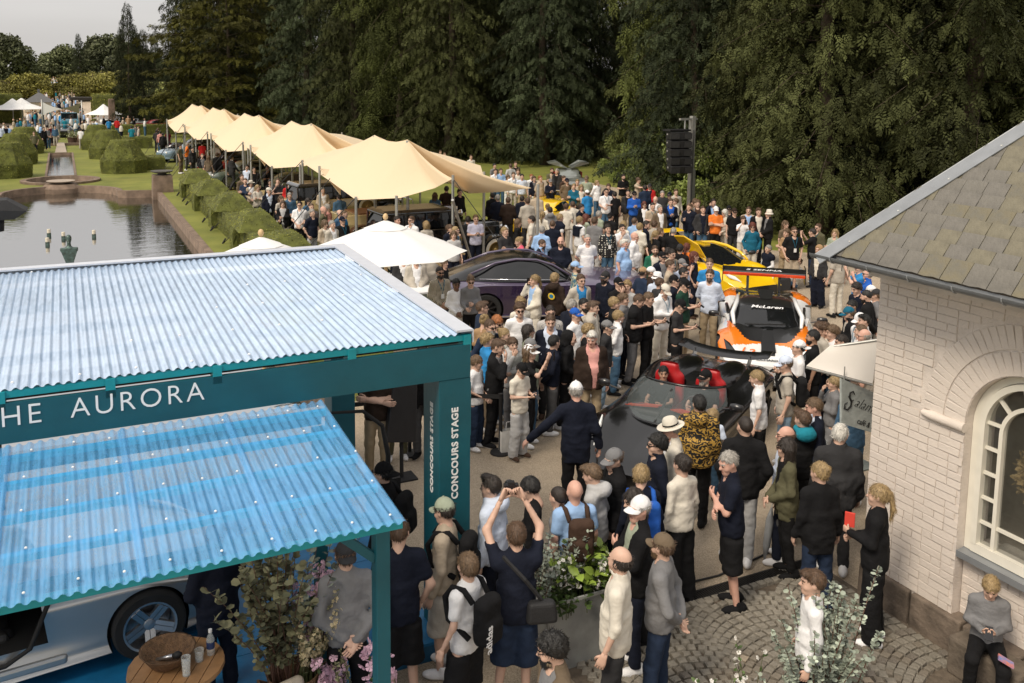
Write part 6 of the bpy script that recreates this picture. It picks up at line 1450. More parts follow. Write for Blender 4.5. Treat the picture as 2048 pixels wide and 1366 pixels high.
def top_mesh(kind,pose,leg,build,res,bare=False):
    def mk():
        B=BUILD[build]; A=ARMS[pose]; lo,hi=bbox(pose,leg); inf=INF[kind]; hem=HEM[kind]; sl=0 if bare else SLEEVE[kind]; opn=kind in('jacket','blazer','puffer','over')
        seed=(hash_(kind+pose+build)%97)*.1
        sit=leg=='sit'
        if sit: hem=.93
        def fn(P):
            d=torso(P,B,.055,inf); z=P[...,2]
            # cloth hangs straight from the chest
            dr=np.sqrt((P[...,0]/((B['wa'][0]*.45+B['hi'][0]*.55)+inf+.012))**2+((P[...,1]+.0)/((B['wa'][1]*.5+B['hi'][1]*.5)+B['bel']*.6+inf+.012))**2)-1
            dr=np.maximum(dr*.12,np.maximum(z-1.2,hem-z-.1)); d=sm(d,dr,.06)
            if kind in('vest','tank'): arms=None
            ae=.0
            if sl>0:
                for i,sg in ((0,1),(1,-1)): d=sm(d,arm_sdf(P,B,A[i],sg,1.0,frac=sl if sl<2 else 1.93,inf=inf*.8+(.006 if sl<1 else 0)),.05)
            d=d+.008*wob(P,17,seed)*np.clip((1.42-z)*4,0.2,1)+.004*wob(P,41,seed+2)+.0035*np.sin(58*z+22*P[...,0]*np.sign(P[...,1]+.01)+5*wob(P,9,seed))*np.clip((1.3-z)*4,0,1)
            d=np.maximum(d,hem-z)
            neck=cap_(P,(0,-.035,1.50),(0,-.05,1.66),.052,.09) if kind not in('shirt','polo','jacket','blazer','puffer','rolled') else cap_(P,(0,-.06,1.47),(0,-.06,1.66),.05,.10)
            d=np.maximum(d,-neck); d=np.maximum(d,z-1.545)
            if opn:   # open front, wider towards the neck
                w=.028+.075*np.clip((z-1.05)/.4,0,1) if kind!='blazer' else .012+.10*np.clip((z-1.12)/.33,0,1)**1.2+.05*np.clip((.98-z)/.2,0,1)
                d=np.maximum(d,-np.maximum(np.abs(P[...,0])-w,P[...,1]+.02))
            if kind in('shirt','polo','jacket','rolled','puffer'):
                c=np.abs(np.linalg.norm((P-np.array([0,-.002,1.525],np.float32))*np.array([1,.95,0],np.float32),axis=-1)-.075)-.008
                c=np.maximum(c,np.abs(z-1.53+.25*P[...,1])-.024); c=np.maximum(c,-(np.maximum(np.abs(P[...,0])-.02,P[...,1]+.03))); d=sm(d,c,.012)
            if kind=='hoodie':
                d=sm(d,ell(P,(0,.115,1.47),(.12,.075,.085)),.05); t=np.sqrt((np.sqrt(P[...,0]**2+(P[...,1]-.03)**2)-.085)**2+(z-1.51)**2)-.026; d=sm(d,t,.03)
            if kind in('puffer','vest'): d=d-.008*np.abs(np.sin(z*62))
            return d
        lo2=(lo[0],lo[1]-.02,hem-.04); V,Q=snets(fn,lo2,(hi[0],hi[1]+.03,max(hi[2],1.6)),res)
        return mesh_from('top',V,[Q],[cloth_base],smooth=True)
    return cache(('top',kind,pose,leg,build,res,bare),mk)
def hash_(s):
    h=5381
    for c in s: h=(h*33+ord(c))&0xffffff
    return h
LEGW={'pants':(.095,.070,.062,.09),'slim':(.092,.065,.050,.10),'wide':(.105,.10,.10,.07),'shorts':(.108,.105,.1,.46),'skirt':(.10,.07,.06,.4),'baggy':(.10,.088,.085,.06)}
def bot_mesh(kind,leg,build,res):
    def mk():
        B=BUILD[build]; Lg=LEGS[leg]; r0,r1,r2,zc=LEGW[kind]; seed=(hash_(kind+leg)%50)*.1; sit=leg=='sit'
        def fn(P):
            z=P[...,2]; d=ell(P,(0,.005,.95),(B['hi'][0]+.012,B['hi'][1]+.014,.15))
            for i,sg in ((0,1),(1,-1)):
                k,a=Lg[i]; l=leg_sdf(P,B,Lg[i],sg,r0,r1,r2); 
                if kind=='shorts' and not sit: l=np.maximum(l,.46-z)
                d=sm(d,l,.045)
            if kind=='skirt':
                s=np.sqrt((P[...,0]/(B['hi'][0]+.02+(.95-z)*.14))**2+(P[...,1]/(B['hi'][1]+.02+(.95-z)*.12))**2)-1; d=sm(d,np.maximum(s*.14,np.maximum(z-.98,.5-z)),.03); d=np.maximum(d,.5-z)
            hcy=np.sqrt((P[...,0]/(B['hi'][0]+.012))**2+(P[...,1]/(B['hi'][1]+.012))**2)-1
            if not sit: d=np.maximum(d,np.minimum(hcy*.13,z-.84)) if kind!='skirt' else d
            d=d+.007*wob(P,19,seed)*np.clip((1.0-z)*3,.15,1)+.0035*wob(P,43,seed+1)+.005*np.sin(64*z+18*P[...,0]+4*wob(P,12,seed))*np.exp(-((z-.2)/.12)**2)+.003*np.sin(60*z+26*P[...,0])*np.exp(-((z-.55)/.12)**2)
            if not sit: d=np.maximum(d,zc-z if kind!='shorts' else .46-z)
            else:
                d=np.maximum(d,.50-z)
            return np.maximum(d,z-1.05)
        V,Q=snets(fn,(-.34,-.62 if sit else -.34,.02),(.34,.36,1.08),res); return mesh_from('trousers',V,[Q],[cloth_base],smooth=True)
    return cache(('bot',kind,leg,build,res),mk)
cloth_base=M('plain cloth',(.3,.3,.3),.85)
def shoe_mesh():
    def fn(P): return np.maximum(sm(sm(ell(P,(0,-.055,.048),(.050,.132,.054)),ell(P,(0,.06,.06),(.04,.06,.062)),.03),cap_(P,(0,.045,.07),(0,.02,.125),.048,.047),.03),.0-P[...,2])
    V,Q=snets(fn,(-.07,-.2,-.02),(.07,.15,.15),.011); mi=(V[Q].mean(1)[:,2]<.026).astype(int); return mesh_from('shoe',V,[Q],[cloth_base,sole_m],mi=mi,smooth=True)
sole_m=M('white sole',(.62,.6,.56),.7,var=.05)
SHOE=shoe_mesh()
# --- hair and hats in head space
def hair_mesh(kind):
    def mk():
        ns=np.random.default_rng(hash_(kind)%1000)
        def cran(P,i,lift=0): return ell(P,(0,.012,.135+lift),(.076+i,.096+i,.095+i))
        def plane(P,zf,zb):  # keep above a plane sloping from forehead to nape
            t=(P[...,1]+.09)/.19; return (zf+(zb-zf)*np.clip(t,0,1))-P[...,2]
        def ears(P): return np.minimum(ell(P,(-.085,-.005,.10),(.03,.026,.04)),ell(P,(.085,-.005,.10),(.03,.026,.04)))
        def face(P): return ell(P,(0,-.085,.085),(.062,.05,.072))
        def fn(P):
            n1=wob(P*np.array([1,1,.45],np.float32),62,1.3); n2=wob(P*np.array([1,1,.4],np.float32),118,2.1)
            if kind in('short','crop','side','quiff','cap_under','cap_under_long'):
                d=cran(P,.0085 if kind!='crop' else .006); d=d+.004*n1+.0015*n2
                if kind=='quiff': d=sm(d,ell(P,(0,-.055,.22),(.05,.045,.028)),.03)
                if kind=='side': d=sm(d,ell(P,(.015,-.06,.205),(.06,.05,.03)),.03)
                d=np.maximum(d,plane(P,.188,.045)); d=np.maximum(d,-ears(P)); d=np.maximum(d,-face(P))
                if kind=='cap_under': d=np.maximum(d,P[...,2]-.16)
                return d
            if kind=='buzz': return np.maximum(np.maximum(cran(P,.005)+.001*n2,plane(P,.175,.055)),-ears(P))
            if kind=='ring':
                d=np.maximum(np.maximum(cran(P,.010)+.003*n1,.05-P[...,2]+0*n1),P[...,2]-.145); return np.maximum(d,-(P[...,1]+.015))
            if kind=='curly': return np.maximum(np.maximum(cran(P,.020)+.011*n1+.005*n2,plane(P,.172,.04)),-face(P))
            if kind=='mop':
                d=cran(P,.014)+.005*n1+.002*n2; d=np.maximum(d,plane(P,.155,.03)); return np.maximum(d,-ell(P,(0,-.10,.075),(.06,.05,.06)))
            if kind in('long','longcurl'):
                a=.007 if kind=='long' else .016
                d=cran(P,.011)
                d=sm(d,rbox(P,(0,.065,.0),(.085,.035,.15),.04),.06); d=sm(d,cap_(P,(.078,.02,.12),(.085,.01,-.08),.026,.022),.03); d=sm(d,cap_(P,(-.078,.02,.12),(-.085,.01,-.08),.026,.022),.03)
                d=d+a*n1+.003*n2; return np.maximum(np.maximum(d,-face(P)),-np.maximum(ell(P,(0,-.1,.02),(.066,.07,.13)),-1))
            if kind=='bob':
                d=cran(P,.020); d=sm(d,rbox(P,(0,.04,.06),(.092,.055,.07),.04),.05)+.006*n1+.003*n2; return np.maximum(d,-ell(P,(0,-.095,.06),(.064,.065,.09)))
            if kind in('pony','bun'):
                d=np.maximum(cran(P,.009)+.002*n2,plane(P,.175,.045)); d=np.maximum(d,-face(P))
                if kind=='pony': d=sm(d,cap_(P,(0,.11,.15),(0,.145,.0),.030,.024)+.004*n1,.02); d=sm(d,cap_(P,(0,.145,.0),(0,.12,-.13),.024,.010)+.004*n1,.02)
                else: d=sm(d,ell(P,(0,.10,.185),(.045,.04,.04))+.004*n1,.02)
                return d
            if kind=='beard':
                d=sm(ell(P,(0,-.03,.07),(.066,.074,.092)),ell(P,(0,-.062,.010),(.042,.042,.034)),.03)+.002*n2; d=np.maximum(d,P[...,2]-.065-np.abs(P[...,0])*.5); d=np.maximum(d,-ell(P,(0,-.10,.05),(.024,.03,.009))); return np.maximum(d,P[...,1]-.0)
            if kind=='hood':
                d=ell(P,(0,.02,.13),(.105,.12,.125)); d=sm(d,ell(P,(0,.05,.0),(.12,.10,.09)),.06)+.004*n1; return np.maximum(d,-ell(P,(0,-.12,.09),(.075,.10,.10)))
        V,Q=snets(fn,(-.16,-.17,-.24),(.16,.22,.30),.0095 if kind!='long' else .011); 
        Fs=[Q]
        if kind not in('buzz','hood'):
            n={'beard':260,'long':1100,'longcurl':1000,'bob':900}.get(kind,900); r=ns; i=r.integers(0,len(Q),n); c=V[Q[i]].mean(1); e1=V[Q[i,1]]-V[Q[i,0]]; e2=V[Q[i,3]]-V[Q[i,0]]; N=np.cross(e1,e2); N/=np.maximum(np.linalg.norm(N,axis=1),1e-9)[:,None]
            cr=c-np.array([0,.045,.25]); D=cr*[1,1,.4]+np.array([0,0,-.045 if kind!='curly' else 0])+r.normal(size=(n,3))*(.02 if kind!='curly' else .12); D-=N*(D*N).sum(1)[:,None]; D=D/np.maximum(np.linalg.norm(D,axis=1),1e-6)[:,None]+N*r.uniform(.0,.28,n)[:,None]
            sd=np.cross(N,D); sd/=np.maximum(np.linalg.norm(sd,axis=1),1e-6)[:,None]; L=r.uniform(.014,.038,n)[:,None]*(1.5 if kind in('long','longcurl','bob','pony') else 1); w=.0042
            a=c-N*.002-D*L*.3; b2=c+D*L; k=len(V); V=np.concatenate([V,np.stack([a-sd*w,a+sd*w,b2+sd*w*.3,b2-sd*w*.3],1).reshape(-1,3)]); Fs.append(k+np.arange(4*n).reshape(-1,4))
        return mesh_from('hair',V,Fs,[cloth_base],smooth=True)
    return cache(('hair',kind),mk)
def cap_mesh(kind):
    def mk():
        b=MB()
        if kind in('cap','capback'):
            rings=[]
            for a in np.linspace(0,PI/2*.97,8): 
                r=math.cos(a); z=math.sin(a); rings.append([(.086*r*math.cos(t),.012+.107*r*math.sin(t),.135+.108*z-(.0 if z>.1 else 0)) for t in np.linspace(0,2*PI,25)[:-1]])
            b.loft(rings,0); 
            top=[];bot=[];
            for i,t in enumerate(np.linspace(PI*1.12,PI*1.88,13)):
                x,y=math.cos(t),math.sin(t); cz=.140-.016*abs(x)
                top.append((x*.084,.012+y*.104,cz+.006)); bot.append((x*.082*(1+.0),.012+y*.104-.082*abs(y)**.5*1.0,cz-.016))
            n=len(top); b.add(top+bot+[(p[0],p[1],p[2]-.006) for p in top+bot],[(i,i+1,n+i+1,n+i) for i in range(n-1)]+[(2*n+i+1,2*n+i,3*n+i,3*n+i+1) for i in range(n-1)]+[(n+i,n+i+1,3*n+i+1,3*n+i) for i in range(n-1)],1)
            b.lathe([(.012,0),(.010,.008),(.001,.011)],8,(0,.012,.242),0)
            if kind=='capback': b.xf(Matrix.Rotation(PI,4,'Z')@Matrix.Translation((0,-.024,0)))
        elif kind=='bucket':
            b.lathe([(.135,.105),(.092,.155),(.086,.225),(.06,.245),(.001,.25)],24,(0,.012,0),0,cap=False)
        elif kind=='fedora':
            b.lathe([(.155,.148),(.165,.152),(.155,.158),(.094,.158),(.092,.19)],28,(0,.012,0),0,cap=False); b.lathe([(.0935,.158),(.0935,.186)],28,(0,.012,0),1,cap=False)
            b.lathe([(.092,.186),(.086,.225),(.07,.248),(.04,.243),(.001,.236)],28,(0,.012,0),0,cap=False)
        elif kind=='flat':
            b.lathe([(.088,.16),(.098,.185),(.085,.215),(.05,.232),(.001,.236)],22,(0,-.005,0),0,cap=False); b.box((0,-.10,.163),(.12,.06,.014),1,rot=(.25,0,0))
        return b.mesh(kind,[cloth_base,cloth_base],True,50)
    return cache(('cap',kind),mk)
def shades_mesh():
    b=MB()
    for s in (-1,1):
        b.prism([(s*.008,-.108,.100),(s*.012,-.109,.122),(s*.052,-.096,.124),(s*.056,-.088,.112),(s*.046,-.098,.098),(s*.025,-.107,.095)],(0,-.006,0)); b.bar((s*.056,-.09,.119),(s*.082,.0,.118),.004,.008)
    b.bar((-.014,-.112,.118),(.014,-.112,.118),.004,.005); return b.mesh('sunglasses',[M('black lens',(.006,.006,.006),.15,var=0)])
def specs_mesh():
    b=MB()
    for s in (-1,1):
        b.tube([(s*.032+.021*math.cos(t),-.104+abs(.3*(.02*math.cos(t)*s+.0)),.112+.016*math.sin(t)) for t in np.linspace(0,2*PI,13)[:-1]],.0022,4,closed=True); b.bar((s*.053,-.095,.116),(s*.082,.0,.118),.003,.004)
    return b.mesh('glasses',[M('dark spectacle frame',(.02,.015,.012),.4,var=0)])
SHADES=shades_mesh(); SPECS=specs_mesh()
HAIRC={'blond':(.30,.21,.10),'ltbrown':(.125,.078,.042),'brown':(.085,.048,.026),'dark':(.022,.015,.011),'black':(.010,.009,.008),'grey':(.33,.31,.28),'white':(.62,.6,.55),'ginger':(.33,.12,.035),'auburn':(.13,.035,.02)}
for k,c in HAIRC.items(): HAIRC[k]=M('hair '+k,c,.5,var=.5,nscale=11,bump=.5,bscale=90,stretch=(9,9,1.3))
CC={'white':(.74,.74,.75),'cream':(.63,.59,.51),'beige':(.42,.35,.265),'khaki':(.36,.28,.18),'tan':(.34,.22,.12),'ltblue':(.30,.46,.72),'paleblue':(.56,.63,.76),'blue':(.03,.22,.50),'royal':(.02,.10,.42),'navy':(.008,.0105,.021),'black':(.009,.009,.010),'charcoal':(.032,.032,.034),'grey':(.18,.18,.185),'ltgrey':(.42,.42,.42),'green':(.02,.12,.075),'dkgreen':(.012,.045,.030),'olive':(.10,.095,.055),'brown':(.055,.032,.022),'dkbrown':(.030,.019,.014),'red':(.45,.02,.02),'burgundy':(.10,.012,.02),'pink':(.66,.11,.17),'salmon':(.60,.30,.27),'orange':(.75,.19,.03),'teal':(.015,.20,.27),'dkteal':(.012,.11,.18),'denim':(.055,.115,.19),'dkdenim':(.018,.03,.06),'ltdenim':(.25,.36,.47),'greyjean':(.085,.085,.088),'stone':(.43,.395,.34),'sage':(.30,.34,.26),'yellow':(.7,.5,.05),'taupe':(.14,.105,.07),'lilac':(.5,.5,.62)}
def cloth(c):
    return M('cloth '+c,CC[c],.88,var=.12,nscale=5,bump=.7,bscale=15,spec=.2)
def pattern(name,kind):
    if name in MATS: return MATS[name]
    m=M(name,(.5,.5,.5),.8,var=0); t=m.node_tree; p=t.nodes['Principled BSDF']; tc=t.nodes.new('ShaderNodeTexCoord'); r=t.nodes.new('ShaderNodeValToRGB')
    if kind=='stripe':
        w=t.nodes.new('ShaderNodeTexWave'); w.inputs['Scale'].default_value=14; w.inputs['Distortion'].default_value=1.2; w.bands_direction='X'; c=((.02,.018,.015,1),(.55,.48,.36,1),.5)
    elif kind=='baroque':
        w=t.nodes.new('ShaderNodeTexWave'); w.wave_type='RINGS'; w.inputs['Scale'].default_value=5; w.inputs['Distortion'].default_value=16; w.inputs['Detail'].default_value=3; w.inputs['Detail Scale'].default_value=2.6; c=((.008,.007,.006,1),(.42,.25,.045,1),.62)
    elif kind=='dots':
        w=t.nodes.new('ShaderNodeTexVoronoi'); w.inputs['Scale'].default_value=16; w.inputs['Randomness'].default_value=.35; c=((.6,.58,.5,1),(.010,.010,.012,1),.30)
    elif kind=='floral':
        w=t.nodes.new('ShaderNodeTexNoise'); w.inputs['Scale'].default_value=16; c=((.05,.14,.20,1),(.45,.42,.28,1),.55)
    elif kind=='check':
        w=t.nodes.new('ShaderNodeTexBrick'); w.inputs['Scale'].default_value=16; c=((.5,.48,.45,1),(.15,.16,.2,1),.5)
    r.color_ramp.interpolation='CONSTANT' if kind in('dots','baroque') else 'LINEAR'
    r.color_ramp.elements[0].color=c[0]; r.color_ramp.elements[1].color=c[1]; r.color_ramp.elements[1].position=c[2]; r.color_ramp.elements[0].position=0 if r.color_ramp.interpolation=='CONSTANT' else c[2]-.1
    t.links.new(tc.outputs['Object'],w.inputs[0]); out=w.outputs['Distance'] if kind=='dots' else (w.outputs['Fac'])
    t.links.new(out,r.inputs[0]); t.links.new(r.outputs[0],p.inputs['Base Color']); return m
PAT={'stripe':'black and cream striped','baroque':'black and gold baroque print','dots':'black and white dotted','floral':'blue floral','check':'pale checked'}
def cm_(c): return pattern('pattern '+c,c) if c in PAT else cloth(c)
CN={'ltblue':'light blue','paleblue':'pale blue','royal':'bright blue','ltgrey':'light grey','dkgreen':'dark green','dkbrown':'dark brown','dkteal':'dark teal','denim':'blue denim','dkdenim':'dark denim','ltdenim':'pale denim','greyjean':'dark grey','burgundy':'burgundy','stone':'stone'}
CN.update(PAT)
def cn(c): return CN.get(c,c)
NAMES={'tee':'t-shirt','polo':'polo shirt','shirt':'shirt','sweat':'sweater','hoodie':'hoodie','jacket':'jacket','blazer':'blazer','puffer':'quilted jacket','vest':'quilted vest','rolled':'rolled sleeve shirt','tank':'tank top','long':'long sleeved top','blouse':'blouse','over':'long coat'}
def omat(o,mats):
    for i,m in enumerate(mats):
        if i<len(o.material_slots): o.material_slots[i].link='OBJECT'; o.material_slots[i].material=m
PEOPLE=[]
def part(name,me,parent,mats,mat=None):
    o=ob(name,me,parent); omat(o,mats)
    if mat is not None: o.matrix_basis=mat
    return o
def person(pos,rz,h,sex,pose,hair,top,bot,label,leg=None,hy=0,hp=0,inner=None,hat=None,glass=None,beard=None,skin='fair',shoe='white',res=None,far=False,group=None,lean=0,z=0):
    """hair 'kind:colour', top 'kind:colour', bot 'kind:colour', hat 'kind:colour'"""
    dist=math.hypot(pos[0],pos[1]); res=res or (.0255 if dist<13.5 else .0285 if dist<27 else .036)
    leg=leg or ('walk' if pose=='walk' else ('rest' if (dist<15 and int(pos[0]*37+pos[1]*91)%3==0) else 'stand'))
    if dist>15 and abs(hy)<=25: rz+=math.radians(hy*.8); hy=0
    if dist>20: hp=0
    s=h/1.75
    hy_=round(hy/25)*25; hp_=round(hp/12)*12
    b=ob('person',body_mesh(pose,leg,sex,math.radians(hy_),math.radians(hp_),res))
    b.matrix_basis=Matrix.Translation((pos[0],pos[1],z))@Matrix.Rotation(rz,4,'Z')@Matrix.Rotation(math.radians(lean),4,'X')@Matrix.Diagonal((s*(1.0 if sex!='t' else 1.05),s*(1.0 if sex!='t' else 1.05),s,1))
    hk,hc=(hair.split(':')+['brown'])[:2]; sk=SKIN[skin]
    omat(b,[sk,eye_m,HAIRC[hc] if hk!='none' else brow_m,lip_m])
    tag(b,label,'person',group)
    tk,tcol=top.split(':'); bk,bc=bot.split(':')
    part('top',top_mesh(tk,pose,leg,sex,res*(.8 if res<.027 else .95)),b,[cm_(tcol)]).name=NAMES[tk].replace(' ','_').replace('-','_')
    if inner:
        ik,ic=inner.split(':'); part('inner_shirt',top_mesh(ik,pose,leg,sex,res*1.1,tk!='vest'),b,[cm_(ic)])
    part({'shorts':'shorts','skirt':'skirt'}.get(bk,'trousers'),bot_mesh(bk,leg,sex,res*.85),b,[cm_(bc)])
    if not far:
        for k,a in LEGS[leg]:
            yaw=.18 if a[0]>0 else -.18
            part('shoe',SHOE,b,[cloth(shoe) if shoe in CC else cloth('white'),sole_m],Matrix.Translation((a[0],a[1],max(0,a[2]-.085)))@Matrix.Rotation(yaw,4,'Z')@Matrix.Diagonal((.95,.93,.95,1)))
    HM_=Matrix.Translation((0,0,1.52))@Euler((math.radians(hp_),0,math.radians(hy_))).to_matrix().to_4x4()
    if hat and hk in('short','crop','side','quiff','mop','curly','buzz'): hk='cap_under'
    if hk!='none' : part('hair',hair_mesh(hk),b,[HAIRC[hc]],HM_)
    if hat:
        k,c=hat.split(':'); part({'cap':'cap','capback':'cap'}.get(k,'hat'),cap_mesh(k),b,[cm_(c),cm_(c) if k!='fedora' else cloth('black')],HM_)
    if glass=='shades': part('sunglasses',SHADES,b,[MATS['black lens']],HM_)
    if glass=='specs': part('glasses',SPECS,b,[MATS['dark spectacle frame']],HM_)
    if beard: part('beard',hair_mesh('beard'),b,[HAIRC[beard]],HM_)
    return b
def face_rz(p,deg):
    d=Vector((-p[0],-p[1],0)).normalized(); v=-d; r=Vector((v.y,-v.x,0)); a=math.radians(deg); g=d*math.cos(a)+r*math.sin(a); return math.atan2(g.x,-g.y)
# ------------------------------------------------------------------ the crowd: head pixel -> place on the ground
REG={'3':(900,300,4.018),'4':(1250,300,3.594),'5':(880,560,3.4155),'6':(1180,560,3.4155),'7':(1100,800,2.413),'8':(680,740,2.1825),'2':(500,240,3.4133),'T':(300,200,4.5528),'F':(0,130,6.206),'M':(1240,440,4.552),'U':(640,400,6.209),'9':(1400,700,2.051),'C':(1620,520,6.83),'P':(0,0,1)}
